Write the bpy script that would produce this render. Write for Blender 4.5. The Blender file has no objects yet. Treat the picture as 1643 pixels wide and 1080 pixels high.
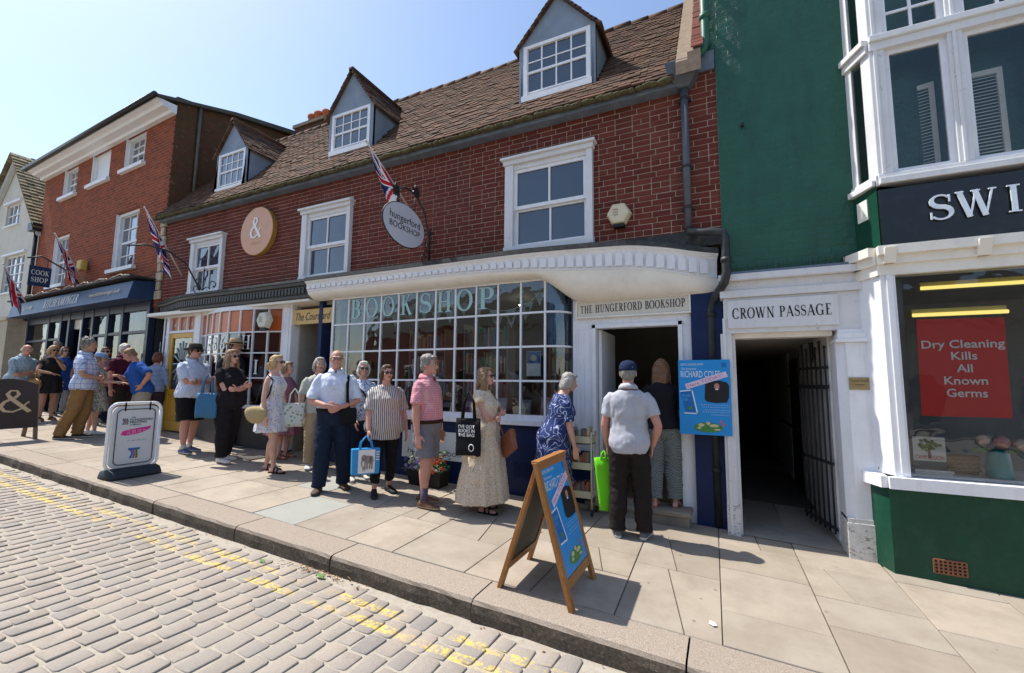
import bpy, bmesh, math, random
import numpy as np
from mathutils import Vector, Matrix, noise as mnoise
random.seed(7); RNG = np.random.default_rng(7)
sc = bpy.context.scene
R = math.radians
# ------------------------------------------------------------------ camera
CZ = 1.573; FY = 5.418                       # eye height, plane of the brick front
FPX, YAW, PITCH, ROLL = 707.84, 0.445524, 0.103818, 0.0096708
def _axes():
    fwd = np.array([-math.sin(YAW)*math.cos(PITCH), math.cos(YAW)*math.cos(PITCH), math.sin(PITCH)])
    r0 = np.array([math.cos(YAW), math.sin(YAW), 0]); u0 = np.cross(r0, fwd)
    return r0*math.cos(ROLL)+u0*math.sin(ROLL), -r0*math.sin(ROLL)+u0*math.cos(ROLL), fwd
_r, _u, _f = _axes()
cam_d = bpy.data.cameras.new('camera'); cam = bpy.data.objects.new('camera', cam_d)
sc.collection.objects.link(cam); sc.camera = cam
cam_d.sensor_width = 36; cam_d.sensor_fit = 'HORIZONTAL'; cam_d.lens = 36*FPX/1643
cam_d.clip_start = .05; cam_d.clip_end = 800
cam.matrix_world = Matrix(((_r[0], _u[0], -_f[0], 0), (_r[1], _u[1], -_f[1], 0), (_r[2], _u[2], -_f[2], CZ), (0, 0, 0, 1)))
# ------------------------------------------------------------------ sky, sun, exposure
SUN_EL, SUN_AZ = R(58.5), R(3.0)             # light travels along +X, a little towards the shops
w = bpy.data.worlds.new('World'); sc.world = w; w.use_nodes = True
nt = w.node_tree; nt.nodes.clear()
sky = nt.nodes.new('ShaderNodeTexSky'); sky.sky_type = 'NISHITA'; sky.sun_disc = False
sky.sun_elevation = SUN_EL; sky.sun_rotation = R(270) - SUN_AZ
sky.altitude = 100; sky.air_density = 1.0; sky.dust_density = 1.0; sky.ozone_density = 1.3
bg = nt.nodes.new('ShaderNodeBackground'); bg.inputs[1].default_value = .15
wo = nt.nodes.new('ShaderNodeOutputWorld'); nt.links.new(sky.outputs[0], bg.inputs[0]); nt.links.new(bg.outputs[0], wo.inputs[0])
sun_d = bpy.data.lights.new('sun', 'SUN'); sun = bpy.data.objects.new('sun', sun_d); sc.collection.objects.link(sun)
sun_d.energy = 4.3; sun_d.angle = R(.53); sun_d.color = (1, .95, .87)
_tr = Vector((math.cos(SUN_EL)*math.cos(SUN_AZ), math.cos(SUN_EL)*math.sin(SUN_AZ), -math.sin(SUN_EL)))
sun.rotation_euler = _tr.to_track_quat('-Z', 'Y').to_euler(); sun.location = (-20, -4, 30)
vs = sc.view_settings; vs.view_transform = 'Standard'; vs.look = 'None'; vs.exposure = .64; vs.gamma = 1; vs.use_curve_mapping = False
sc.render.engine = 'CYCLES'; cy = sc.cycles
cy.use_denoising = True; cy.max_bounces = 7; cy.diffuse_bounces = 4; cy.glossy_bounces = 3; cy.transmission_bounces = 4; cy.transparent_max_bounces = 8
cy.caustics_reflective = False; cy.caustics_refractive = False; cy.sample_clamp_indirect = 6
# ------------------------------------------------------------------ pixel helpers (photo 1643 x 1080)
def ray(x, y): return _r*((x-821.5)/FPX) - _u*((y-540)/FPX) + _f
def atY(x, y, Y): d = ray(x, y); return d*(Y/d[1]) + np.array([0, 0, CZ])
def atX(x, y, X): d = ray(x, y); return d*(X/d[0]) + np.array([0, 0, CZ])
GC, GS = .0167, .045
def gz(X, Y): return GC*(Y-FY) - GS*X                # the street climbs to the left
def gnd(x, y, dz=0):
    d = ray(x, y); t = (-CZ+dz-GC*FY)/(d[2]-GC*d[1]+GS*d[0]); return d*t + np.array([0, 0, CZ])
KY = 2.875
def rz_(X, Y): return gz(X, KY) - .14 + .012*(KY-Y)  # road surface
# ------------------------------------------------------------------ objects
COL = sc.collection
ORG = {}
def link(o, parent=None):
    COL.objects.link(o)
    if parent is not None: o.parent = parent
    return o
def tag(o, label=None, cat=None, group=None, kind=None):
    if label: o['label'] = label
    if cat: o['category'] = cat
    if group: o['group'] = group
    if kind: o['kind'] = kind
    return o
def thing(name, label, cat, loc=(0, 0, 0), rotz=0, group=None, local=False):
    o = bpy.data.objects.new(name, None); link(o); o.empty_display_size = .1
    o.location = loc; o.rotation_euler = (0, 0, rotz); tag(o, label, cat, group)
    ORG[o.name] = Vector((0, 0, 0)) if (local or rotz) else Vector(loc)
    return o
def mesh_obj(name, me, parent=None, org=True):
    o = bpy.data.objects.new(name, me); link(o, parent)
    ORG[o.name] = ORG.get(parent.name, Vector((0, 0, 0))) if parent else Vector((0, 0, 0))
    return o
class MB:
    def __init__(s): s.v = []; s.f = []; s.m = []; s.sm = []
    def add(s, vs_, fs_, m=0, sm=False):
        b = len(s.v); s.v.extend([tuple(map(float, p)) for p in vs_])
        for f in fs_: s.f.append([i+b for i in f]); s.m.append(m); s.sm.append(sm)
        return s
    def box(s, x0, x1, y0, y1, z0, z1, m=0):
        return s.hexa([(x0, y0, z0), (x1, y0, z0), (x1, y1, z0), (x0, y1, z0), (x0, y0, z1), (x1, y0, z1), (x1, y1, z1), (x0, y1, z1)], m)
    def hexa(s, p, m=0):
        return s.add(p, [(0, 3, 2, 1), (4, 5, 6, 7), (0, 1, 5, 4), (1, 2, 6, 5), (2, 3, 7, 6), (3, 0, 4, 7)], m)
    def prism(s, poly, d, m=0):           # poly: list of 3d points, d: extrude vector
        n = len(poly); d = Vector(d); a = [Vector(p) for p in poly]; b = [p+d for p in a]
        return s.add(a+b, [list(range(n))[::-1], list(range(n, 2*n))]+[(i, (i+1) % n, n+(i+1) % n, n+i) for i in range(n)], m)
    def poly(s, pts, m=0): return s.add(pts, [list(range(len(pts)))], m)
    def loft(s, rings, m=0, cap=True, closed=True, sm=True):
        n = len(rings[0]); vs_ = [p for r in rings for p in r]; fs_ = []
        for k in range(len(rings)-1):
            for i in range(n if closed else n-1):
                j = (i+1) % n; fs_.append((k*n+i, k*n+j, (k+1)*n+j, (k+1)*n+i))
        if cap and closed: fs_ += [list(range(n))[::-1], list(range((len(rings)-1)*n, len(rings)*n))]
        return s.add(vs_, fs_, m, sm)
    def tube(s, path, r, n=8, m=0, cap=True, sm=True, ry=None, up=None):
        P = [Vector(p) for p in path]; k = len(P)
        rr = r if isinstance(r, (list, tuple)) else [r]*k
        rings = []; last = Vector(up) if up else None
        for i in range(k):
            t = (P[min(i+1, k-1)]-P[max(i-1, 0)]).normalized()
            if last is None: last = Vector((0, 0, 1)) if abs(t.z) < .9 else Vector((0, 1, 0))
            a = (last - t*last.dot(t)).normalized(); b = t.cross(a); last = a
            q = (ry[i] if isinstance(ry, (list, tuple)) else ry) if ry else rr[i]
            rings.append([P[i] + a*(rr[i]*math.cos(2*math.pi*j/n)) + b*(q*math.sin(2*math.pi*j/n)) for j in range(n)])
        return s.loft(rings, m, cap, True, sm)
    def ell(s, c, r, n=12, k=8, m=0, rot=None, sm=True):
        rings = []
        for i in range(k+1):
            th = math.pi*i/k; th = min(max(th, .04), math.pi-.04)
            ring = []
            for j in range(n):
                ph = 2*math.pi*j/n; v = Vector((r[0]*math.sin(th)*math.cos(ph), r[1]*math.sin(th)*math.sin(ph), -r[2]*math.cos(th)))
                if rot: v = rot @ v
                ring.append(v+Vector(c))
            rings.append(ring)
        return s.loft(rings, m, True, True, sm)
    def disc(s, c, r, axis, n=24, d=.01, m=0, r2=None, rot=0):
        c = Vector(c); ax = Vector(axis).normalized(); a = Vector((0, 0, 1)) if abs(ax.z) < .9 else Vector((1, 0, 0))
        a = (a-ax*a.dot(ax)).normalized(); b = ax.cross(a); r2 = r2 or r
        return s.prism([c+a*(r*math.cos(2*math.pi*i/n+rot))+b*(r2*math.sin(2*math.pi*i/n+rot)) for i in range(n)], ax*d, m)
    def xf(s, M):
        s.v = [tuple(M @ Vector(p)) for p in s.v]; return s
    def mesh(s, name, mats, org=Vector((0, 0, 0))):
        me = bpy.data.meshes.new(name)
        v = np.array(s.v, dtype=float).reshape(-1, 3) - np.array(org)
        me.from_pydata(v.tolist(), [], s.f)
        mats = mats if isinstance(mats, (list, tuple)) else [mats]
        for m in mats: me.materials.append(m)
        if len(mats) > 1: me.polygons.foreach_set('material_index', s.m)
        if any(s.sm): me.polygons.foreach_set('use_smooth', s.sm)
        me.update(); return me
    def build(s, name, mats, parent=None, bev=0, fix=True):
        org = ORG.get(parent.name, Vector((0, 0, 0))) if parent else Vector((0, 0, 0))
        me = s.mesh(name, mats, org)
        if fix:
            bm = bmesh.new(); bm.from_mesh(me); bmesh.ops.recalc_face_normals(bm, faces=bm.faces); bm.to_mesh(me); bm.free()
        o = mesh_obj(name, me, parent)
        if bev:
            b = o.modifiers.new('bevel', 'BEVEL'); b.width = bev; b.segments = 2; b.limit_method = 'ANGLE'; b.angle_limit = R(40)
        return o
# ------------------------------------------------------------------ materials
MATS = {}
def srgb(r, g, b):
    f = lambda c: (c/255/12.92) if c/255 <= .04045 else ((c/255+.055)/1.055)**2.4
    return (f(r), f(g), f(b))
class N:
    def __init__(s, name):
        s.mat = bpy.data.materials.new(name); s.mat.use_nodes = True; s.t = s.mat.node_tree; s.n = s.t.nodes; s.l = s.t.links
        s.n.clear(); s.out = s.n.new('ShaderNodeOutputMaterial'); MATS[name] = s.mat
    def new(s, typ, ins=None, **kw):
        q = s.n.new('ShaderNode'+typ)
        for k, v in kw.items(): setattr(q, k, v)
        for k, v in (ins or {}).items(): s.set(q.inputs[k], v)
        return q
    def set(s, inp, v):
        if isinstance(v, bpy.types.NodeSocket): s.l.new(v, inp)
        elif isinstance(v, (tuple, list)) and len(v) == 3 and inp.type == 'RGBA': inp.default_value = (*v, 1)
        else: inp.default_value = v
    def coord(s, what='Object', scale=None, rot=None):
        c = s.new('TexCoord').outputs[what]
        if scale or rot:
            mp = s.new('Mapping', {'Vector': c, 'Scale': scale or (1, 1, 1), 'Rotation': rot or (0, 0, 0)}); c = mp.outputs[0]
        return c
    def noise(s, scale, vec=None, detail=4, rough=.55, dist=0):
        return s.new('TexNoise', {'Vector': vec or s.coord(), 'Scale': scale, 'Detail': detail, 'Roughness': rough, 'Distortion': dist}).outputs[0]
    def ramp(s, fac, stops, interp='LINEAR'):
        r = s.new('ValToRGB', {'Fac': fac}); r.color_ramp.interpolation = interp; e = r.color_ramp.elements
        while len(e) < len(stops): e.new(.5)
        for q, (p, c) in zip(e, stops): q.position = p; q.color = (*c, 1) if len(c) == 3 else c
        return r.outputs[0]
    def mix(s, fac, a, b, mode='MIX'):
        m = s.new('MixRGB', {'Fac': fac, 'Color1': a, 'Color2': b}, blend_type=mode); return m.outputs[0]
    def math(s, op, a, b=0.0, c=0.0):
        m = s.new('Math', operation=op); s.set(m.inputs[0], a); s.set(m.inputs[1], b); s.set(m.inputs[2], c); return m.outputs[0]
    def sep(s, v):
        q = s.new('SeparateXYZ', {'Vector': v}); return q.outputs
    def hsv(s, col, h=.5, sat=1.0, val=1.0):
        return s.new('HueSaturation', {'Color': col, 'Hue': h, 'Saturation': sat, 'Value': val}).outputs[0]
    def rnd(s):
        a = s.new('ObjectInfo').outputs['Random']; b = s.new('NewGeometry').outputs['Random Per Island']
        return s.math('FRACT', s.math('ADD', a, b))
    def bump(s, h, strength=.3, dist=.01):
        return s.new('Bump', {'Height': h, 'Strength': strength, 'Distance': dist}).outputs[0]
    def bsdf(s, col, rough=.7, spec=.4, metal=0, normal=None, **kw):
        b = s.new('BsdfPrincipled', {'Base Color': col, 'Roughness': rough, 'Specular IOR Level': spec, 'Metallic': metal})
        if normal: s.set(b.inputs['Normal'], normal)
        for k, v in kw.items(): s.set(b.inputs[k.replace('_', ' ')], v)
        s.l.new(b.outputs[0], s.out.inputs[0]); return s.mat
def M(name, col, rough=.7, var=.12, scale=6, bump=.15, bscale=60, spec=.35, metal=0, dirt=None, dscale=3, damt=.5, island=0, **kw):
    if name in MATS: return MATS[name]
    n = N(name); nz = n.noise(scale, detail=6, rough=.65)
    lo = tuple(c*(1-var) for c in col); hi = tuple(min(1, c*(1+var)) for c in col)
    c = n.ramp(nz, [(.3, lo), (.7, hi)])
    if dirt:
        d = n.ramp(n.noise(dscale, detail=8, rough=.7), [(.5, (0, 0, 0)), (.72, (damt,)*3)])
        c = n.mix(d, c, dirt)
    if island: c = n.hsv(c, val=n.math('ADD', 1-island/2, n.math('MULTIPLY', n.rnd(), island)))
    nm = n.bump(n.noise(bscale, detail=5), bump, .006) if bump else None
    rg = n.math('ADD', rough-.08, n.math('MULTIPLY', nz, .16))
    return n.bsdf(c, rg, spec, metal, nm, **kw)
# ------------------------------------------------------------------ lettering
def arc(cx, cy, rx, ry, a0, a1, n=14): return [(cx+rx*math.cos(R(a0+(a1-a0)*i/n)), cy+ry*math.sin(R(a0+(a1-a0)*i/n))) for i in range(n+1)]
def strip(pts, wid):
    k = len(pts); L = []; Rr = []
    for i in range(k):
        a = pts[max(i-1, 0)]; b = pts[min(i+1, k-1)]; dx, dy = b[0]-a[0], b[1]-a[1]; q = math.hypot(dx, dy) or 1
        ww = wid[i] if isinstance(wid, list) else wid
        L.append((pts[i][0]-dy/q*ww/2, pts[i][1]+dx/q*ww/2)); Rr.append((pts[i][0]+dy/q*ww/2, pts[i][1]-dx/q*ww/2))
    return [[L[i], L[i+1], Rr[i+1], Rr[i]] for i in range(k-1)]
TK, TN, SF = .15, .055, .045
def rc(x0, x1, y0, y1): return [[(x0, y0), (x1, y0), (x1, y1), (x0, y1)]]
def stem(x, y0=0, y1=1, b=True, t=True, w=TK):
    o = rc(x-w/2, x+w/2, y0, y1)
    if b: o += rc(x-w/2-.09, x+w/2+.09, y0, y0+SF)
    if t: o += rc(x-w/2-.09, x+w/2+.09, y1-SF, y1)
    return o
def ringw(a0, a1, n, cx, cy, rx, ry):
    p = arc(cx, cy, rx, ry, a0, a1, n)
    return strip(p, [TN+(TK*1.1-TN)*abs(math.cos(R(a0+(a1-a0)*i/n)))**1.3 for i in range(n+1)])
def S_():
    p = arc(.29, .74, .2, .22, 30, 270, 12)[:-1] + arc(.29, .27, .22, .24, 90, -150, 12)
    n = len(p); return strip(p, [TN+.11*math.exp(-((i/(n-1)-.5)/.22)**2) for i in range(n)]) + rc(.46, .50, .68, .95) + rc(.05, .09, .05, .32)
GL = {
 'I': (.45, lambda: stem(.22)), 'H': (.86, lambda: stem(.2)+stem(.66)+rc(.2, .66, .48, .48+TN)),
 'E': (.68, lambda: stem(.2)+rc(.2, .6, 0, TN)+rc(.2, .58, 1-TN, 1)+rc(.2, .46, .49, .49+TN)+rc(.56, .6, 0, .22)+rc(.54, .58, .78, 1)),
 'F': (.64, lambda: stem(.2)+rc(.2, .58, 1-TN, 1)+rc(.2, .46, .49, .49+TN)+rc(.54, .58, .78, 1)),
 'L': (.64, lambda: stem(.2)+rc(.2, .58, 0, TN)+rc(.54, .58, 0, .24)),
 'T': (.72, lambda: stem(.36, t=False)+rc(.04, .68, 1-TN, 1)+rc(.04, .08, .76, 1)+rc(.64, .68, .76, 1)),
 'P': (.66, lambda: stem(.2)+rc(.2, .36, 1-TN, 1)+rc(.2, .36, .45, .45+TN)+ringw(90, -90, 10, .36, .725, .2, .25)),
 'R': (.76, lambda: stem(.2)+rc(.2, .36, 1-TN, 1)+rc(.2, .36, .47, .47+TN)+ringw(90, -90, 10, .36, .735, .19, .24)+strip([(.36, .48), (.66, 0)], TK)+rc(.56, .76, 0, SF)),
 'B': (.70, lambda: stem(.2)+rc(.2, .36, 1-TN, 1)+rc(.2, .36, .49, .49+TN)+rc(.2, .36, 0, TN)+ringw(90, -90, 10, .36, .75, .17, .225)+ringw(90, -90, 10, .37, .27, .22, .245)),
 'D': (.82, lambda: stem(.2)+rc(.2, .36, 1-TN, 1)+rc(.2, .36, 0, TN)+ringw(90, -90, 12, .36, .5, .34, .475)),
 'O': (.88, lambda: ringw(0, 360, 26, .43, .5, .35, .49)), 'C': (.80, lambda: ringw(42, 318, 22, .42, .5, .34, .49)+rc(.66, .70, .66, .95)+rc(.66, .70, .06, .26)),
 'G': (.86, lambda: ringw(42, 300, 22, .42, .5, .34, .49)+rc(.66, .70, .66, .95)+stem(.66, .04, .44, b=False)),
 'S': (.58, S_), 'U': (.82, lambda: stem(.2, .3, 1, b=False)+stem(.64, .3, 1, b=False, w=TN*1.2)+strip(arc(.42, .3, .22, .28, 180, 360, 10), [TK-(TK-TN)*i/10 for i in range(11)])),
 'N': (.88, lambda: stem(.18, w=TN*1.1)+stem(.7, w=TN*1.1)+strip([(.16, 1), (.7, 0)], TK)),
 'M': (1.0, lambda: stem(.16, w=TN*1.1)+stem(.84, w=TK)+strip([(.16, 1), (.5, .05)], TK)+strip([(.5, .05), (.84, 1)], TN*1.1)),
 'W': (1.1, lambda: strip([(.1, 1), (.35, 0)], TK)+strip([(.35, 0), (.56, 1)], TN)+strip([(.52, 1), (.76, 0)], TK)+strip([(.76, 0), (.98, 1)], TN)+rc(0, .22, 1-SF, 1)+rc(.42, .66, 1-SF, 1)+rc(.88, 1.08, 1-SF, 1)),
 'A': (.82, lambda: strip([(.1, 0), (.4, 1)], TN)+strip([(.4, 1), (.7, 0)], TK)+rc(.2, .6, .3, .3+TN)+rc(.0, .2, 0, SF)+rc(.58, .82, 0, SF)),
 'K': (.82, lambda: stem(.2)+strip([(.24, .42), (.62, 1)], TN)+strip([(.36, .6), (.68, 0)], TK)+rc(.56, .8, 0, SF)+rc(.5, .74, 1-SF, 1)),
 '&': (.9, lambda: strip([(.82, .0), (.34, .62), (.26, .8), (.34, .95), (.48, .95), (.54, .8), (.46, .66), (.2, .46), (.1, .26), (.2, .06), (.4, .02), (.6, .14), (.72, .36), (.8, .46)], [.13, .13, .1, .07, .07, .1, .09, .09, .13, .1, .07, .06, .05, .05])),
 '8': (.6, lambda: ringw(0, 360, 16, .28, .74, .17, .22)+ringw(0, 360, 16, .28, .26, .21, .25)), '6': (.6, lambda: ringw(0, 360, 16, .28, .27, .21, .25)+strip([(.07, .27), (.1, .6), (.24, .85), (.44, .98)], [.14, .12, .08, .05])),
}
def serif(text, h, sx=1.0, gap=.06):
    polys = []; x = 0
    for ch in text:
        if ch == ' ': x += .42*sx; continue
        wd, fn = GL[ch]
        for p in fn(): polys.append([((x+a*sx)*h, b*h) for a, b in p])
        x += (wd+gap)*sx
    return polys, (x-gap*sx)*h
def put_polys(mb, polys, o, u, v, nrm, off=.002, m=0, th=0):
    o, u, v, nrm = map(Vector, (o, u, v, nrm))
    for i, p in enumerate(polys):
        b = o + nrm*(off + (i % 5)*.0004)
        pts = [b+u*a+v*c for a, c in p]
        if th: mb.prism(pts, nrm*th, m)
        else: mb.poly(pts, m)
def serif_on(name, text, h, o, u, v, mat, parent, width=None, off=.002, th=0, centre=False):
    polys, wd = serif(text, h)
    if width: k = width/wd; polys = [[(a*k, b) for a, b in p] for p in polys]; wd = width
    if centre: polys = [[(a-wd/2, b) for a, b in p] for p in polys]
    mb = MB(); put_polys(mb, polys, o, u, v, Vector(u).cross(Vector(v)), off, 0, th)
    return mb.build(name, mat, parent, fix=bool(th))
def sans(name, text, h, o, u, v, mat, parent, width=None, off=.002, align='LEFT', bold=0, shear=0, ext=0, space=1.0):
    cu = bpy.data.curves.new(name, 'FONT'); cu.body = text; cu.size = h/.70; cu.align_x = align; cu.offset = bold*h; cu.shear = shear; cu.space_line = space
    cu.resolution_u = 3
    t = bpy.data.objects.new(name, cu); me = bpy.data.meshes.new_from_object(t); bpy.data.objects.remove(t)
    u, v = Vector(u).normalized(), Vector(v).normalized(); nr = u.cross(v)
    co = np.empty(len(me.vertices)*3); me.vertices.foreach_get('co', co); co = co.reshape(-1, 3)
    if width and len(co): wd = co[:, 0].max()-co[:, 0].min(); co[:, 0] *= width/wd
    org = ORG.get(parent.name, Vector((0, 0, 0))) if parent else Vector((0, 0, 0))
    P = np.array(Vector(o)-org) + co[:, :1]*np.array(u) + co[:, 1:2]*np.array(v) + np.array(nr)*off
    me.vertices.foreach_set('co', P.ravel()); me.name = name; me.materials.clear(); me.materials.append(mat); me.update()
    bpy.data.curves.remove(cu)
    return mesh_obj(name, me, parent)
# ------------------------------------------------------------------ common materials
def white_paint(name, col=(.78, .79, .80), wear=.35):
    n = N(name); c = n.ramp(n.noise(5, detail=8, rough=.7), [(.3, tuple(k*.9 for k in col)), (.7, col)])
    g = n.ramp(n.noise(14, detail=10, rough=.75), [(.60, (0, 0, 0)), (.70, (wear,)*3)])
    c = n.mix(g, c, (.30, .28, .25))
    st = n.ramp(n.noise(3, n.coord('Object', (6, 6, .6)), detail=6), [(.52, (0, 0, 0)), (.75, (.22,)*3)])
    c = n.mix(st, c, (.42, .39, .34))
    return n.bsdf(c, .5, .4, 0, n.bump(n.noise(45, detail=6), .2, .004))
WHITE = white_paint('white_paint', (.80, .81, .83), .25); WHITE2 = white_paint('weathered_white_paint', (.70, .70, .70), .9)
CREAM = M('cream_paint', (.80, .76, .67), .55, .06, 3, .08, dirt=(.45, .38, .28), dscale=4, damt=.25)
MORTAR = M('mortar', (.44, .34, .265), .9, .2, 12, .3, 120)
def brick_mat(name, a, b, c2):
    n = N(name); rd = n.rnd(); c = n.ramp(rd, [(0, a), (.5, b), (1, c2)])
    c = n.mix(n.ramp(n.noise(18, detail=8, rough=.7), [(.35, (0, 0, 0)), (.75, (.55,)*3)]), c, tuple(k*.55 for k in b))
    c = n.mix(n.ramp(n.noise(1.1, n.new('NewGeometry').outputs['Position'], detail=5), [(.52, (0, 0, 0)), (.72, (.4,)*3)]), c, (.20, .075, .055))
    c = n.mix(n.ramp(n.noise(1.6, n.new('Mapping', {'Vector': n.new('NewGeometry').outputs['Position'], 'Scale': (1.8, 1, .35)}).outputs[0], detail=6), [(.5, (0, 0, 0)), (.75, (.5,)*3)]), c, (.07, .028, .022))
    return n.bsdf(c, .88, .2, 0, n.bump(n.noise(140, detail=4), .5, .004))
BRICK = brick_mat('dark_red_brick', (.120, .027, .019), (.148, .035, .024), (.180, .048, .032))
def coursed_brick(name, a, b, mort, sx=4.6, sy=13.5, vert='Z', horiz='X'):
    n = N(name); s = n.sep(n.coord()); cv = n.new('CombineXYZ', {0: s[horiz], 1: s[vert]}).outputs[0]
    bt = n.new('TexBrick', {'Vector': cv, 'Color1': a, 'Color2': b, 'Mortar': mort, 'Scale': 1.0, 'Mortar Size': .006, 'Mortar Smooth': .3, 'Bias': 0, 'Brick Width': 1/sx, 'Row Height': 1/sy})
    c = n.mix(n.ramp(n.noise(7, detail=8, rough=.75), [(.3, (0, 0, 0)), (.8, (.75,)*3)]), bt.outputs[0], tuple(k*.5 for k in a))
    c = n.mix(n.ramp(n.noise(9, detail=6), [(.62, (0, 0, 0)), (.75, (.5,)*3)]), c, (.40, .22, .15))
    return n.bsdf(c, .9, .2, 0, n.bump(bt.outputs['Fac'], -.4, .01))
REDBRICK = coursed_brick('orange_red_brick', (.33, .075, .030), (.17, .042, .022), (.34, .20, .13))
FLANKBRICK = coursed_brick('mossy_flank_brick', (.13, .055, .03), (.09, .06, .03), (.07, .065, .03), 3.2, 9, 'Z', 'Y')
TILE = None
def tile_mat():
    n = N('clay_tile'); c = n.ramp(n.rnd(), [(0, (.055, .030, .022)), (.35, (.10, .052, .035)), (.7, (.145, .078, .050)), (1, (.075, .050, .038))])
    c = n.mix(n.ramp(n.noise(30, detail=8, rough=.75), [(.54, (0, 0, 0)), (.68, (.7,)*3)]), c, (.15, .125, .08))
    c = n.mix(n.ramp(n.noise(2, n.new('NewGeometry').outputs['Position'], detail=6), [(.5, (0, 0, 0)), (.7, (.5,)*3)]), c, (.065, .055, .035))
    return n.bsdf(c, .9, .15, 0, n.bump(n.noise(120, detail=5), .6, .005))
TILE = tile_mat()
LEAD = M('lead_sheet', (.13, .16, .20), .55, .25, 5, .2, 30, .4, dirt=(.25, .29, .33), dscale=6, damt=.5)
BLUEGREY = M('blue_grey_render', (.21, .255, .315), .75, .16, 3.5, .35, 25, dirt=(.27, .31, .35), dscale=5, damt=.5)
NAVY = M('navy_paint', (.006, .019, .075), .45, .15, 4, .1, 30, .25, dirt=(.018, .032, .085), dscale=7, damt=.35)
GREEN = M('dark_green_paint', (.005, .052, .029), .4, .18, 3, .5, 18, .3, dirt=(.03, .09, .06), dscale=5, damt=.5)
BLACK = M('black_paint', (.012, .013, .015), .4, .2, 8, .1, 40, .5)
GREYP = M('charcoal_paint', (.055, .053, .050), .55, .12, 4, .1, 40, .4, dirt=(.10, .095, .085), dscale=6, damt=.4)
IRON = M('iron', (.02, .02, .022), .55, .2, 20, .2, 90, .45)
PVC = M('grey_pipe', (.075, .085, .10), .45, .2, 5, .1, 40, .45)
GREENPIPE = M('green_pipe', (.02, .105, .068), .5, .2, 6, .2, 40)
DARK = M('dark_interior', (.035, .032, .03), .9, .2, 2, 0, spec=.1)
WOODD = M('dark_floor_boards', (.10, .065, .04), .6, .2, 4, .1)
GOLD = M('gold_lettering', (.62, .46, .20), .45, .05, 4, 0, spec=.5)
PALE = M('pale_lettering', (.72, .72, .68), .5, .04, 4, 0)
INK = M('black_lettering', (.01, .01, .011), .5, .05, 4, 0)
YELLOWP = M('mustard_paint', (.62, .34, .03), .4, .06, 4, .05, 30, .45, dirt=(.42, .22, .02), dscale=5, damt=.4)
def glass_mat(name, tint, refl, base=None):
    n = N(name); g = n.new('BsdfGlossy', {'Color': (1, 1, 1), 'Roughness': .02})
    nm = n.bump(n.noise(2.6, n.coord('Object', (1, 1, 1)), detail=2), .14, .05); n.set(g.inputs['Normal'], nm)
    f = n.new('Fresnel', {'IOR': 1.5, 'Normal': nm}).outputs[0]; fac = n.math('MINIMUM', n.math('MULTIPLY', f, refl), .9)
    if base: d = n.new('BsdfDiffuse', {'Color': base})
    else: d = n.new('BsdfTransparent', {'Color': tint})
    m = n.new('MixShader', {0: fac, 1: d.outputs[0], 2: g.outputs[0]}); n.l.new(m.outputs[0], n.out.inputs[0]); return n.mat
GLASS = glass_mat('shop_glass', (.78, .87, .90), 2.5)
GLASSUP = glass_mat('upstairs_glass', None, 2.1, (.03, .045, .065))
GLASSCLR = glass_mat('clear_glass', (.92, .94, .94), 1.4)
# ------------------------------------------------------------------ ground: pavement, kerb, road
def ground_sheet(name, x0, x1, y0, y1, fz, mat, nx=2, ny=2):
    mb = MB(); X = np.linspace(x0, x1, nx); Y = np.linspace(y0, y1, ny)
    mb.add([(x, y, fz(x, y)) for x in X for y in Y], [(i*ny+j, (i+1)*ny+j, (i+1)*ny+j+1, i*ny+j+1) for i in range(nx-1) for j in range(ny-1)])
    return tag(mb.build(name, mat), kind='structure')
EARTH = M('earth', (.16, .145, .12), .95, .2, 1, .3)
PAVJ = M('paving_joint', (.13, .11, .09), .95, .3, 30, .4, 150)
def yellow_lines(n, P, c):
    s = n.sep(P); f = None
    for yc in (2.475, 2.645):                                  # worn double yellow lines
        d = n.math('ABSOLUTE', n.math('SUBTRACT', s['Y'], n.math('ADD', yc, n.math('MULTIPLY', n.math('SUBTRACT', n.noise(5, P), .5), .05))))
        q = n.math('LESS_THAN', d, .040); f = q if f is None else n.math('MAXIMUM', f, q)
    wear = n.math('MULTIPLY', n.ramp(n.noise(2.1, P, detail=3), [(.38, (0, 0, 0)), (.54, (1, 1, 1))]), n.ramp(n.noise(30, P, detail=9, rough=.8), [(.46, (0, 0, 0)), (.56, (1, 1, 1))]))
    return n.mix(n.math('MULTIPLY', n.math('MULTIPLY', f, wear), .85), c, (.80, .56, .07))
def sand_mat():
    n = N('sandy_sett_joint'); P = n.new('NewGeometry').outputs['Position']; c = n.ramp(n.noise(18, P, detail=8, rough=.75), [(.3, (.32, .282, .23)), (.7, (.44, .395, .33))])
    return n.bsdf(yellow_lines(n, P, c), .95, .15, 0, n.bump(n.noise(160, P, detail=4), .6, .006))
SAND = sand_mat()
XL, XR = -46, 16
ground_sheet('ground', -150, 120, -150, 150, lambda x, y: gz(max(min(x, 40), -60), 3)-.55, EARTH, 20, 2)
pave = ground_sheet('pavement', XL, XR, 3.2, 9.5, lambda x, y: gz(x, y)-.012, PAVJ, 12, 2)
road = ground_sheet('road', XL, XR, -9, KY+.03, lambda x, y: rz_(x, y), SAND, 12, 2)
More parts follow.
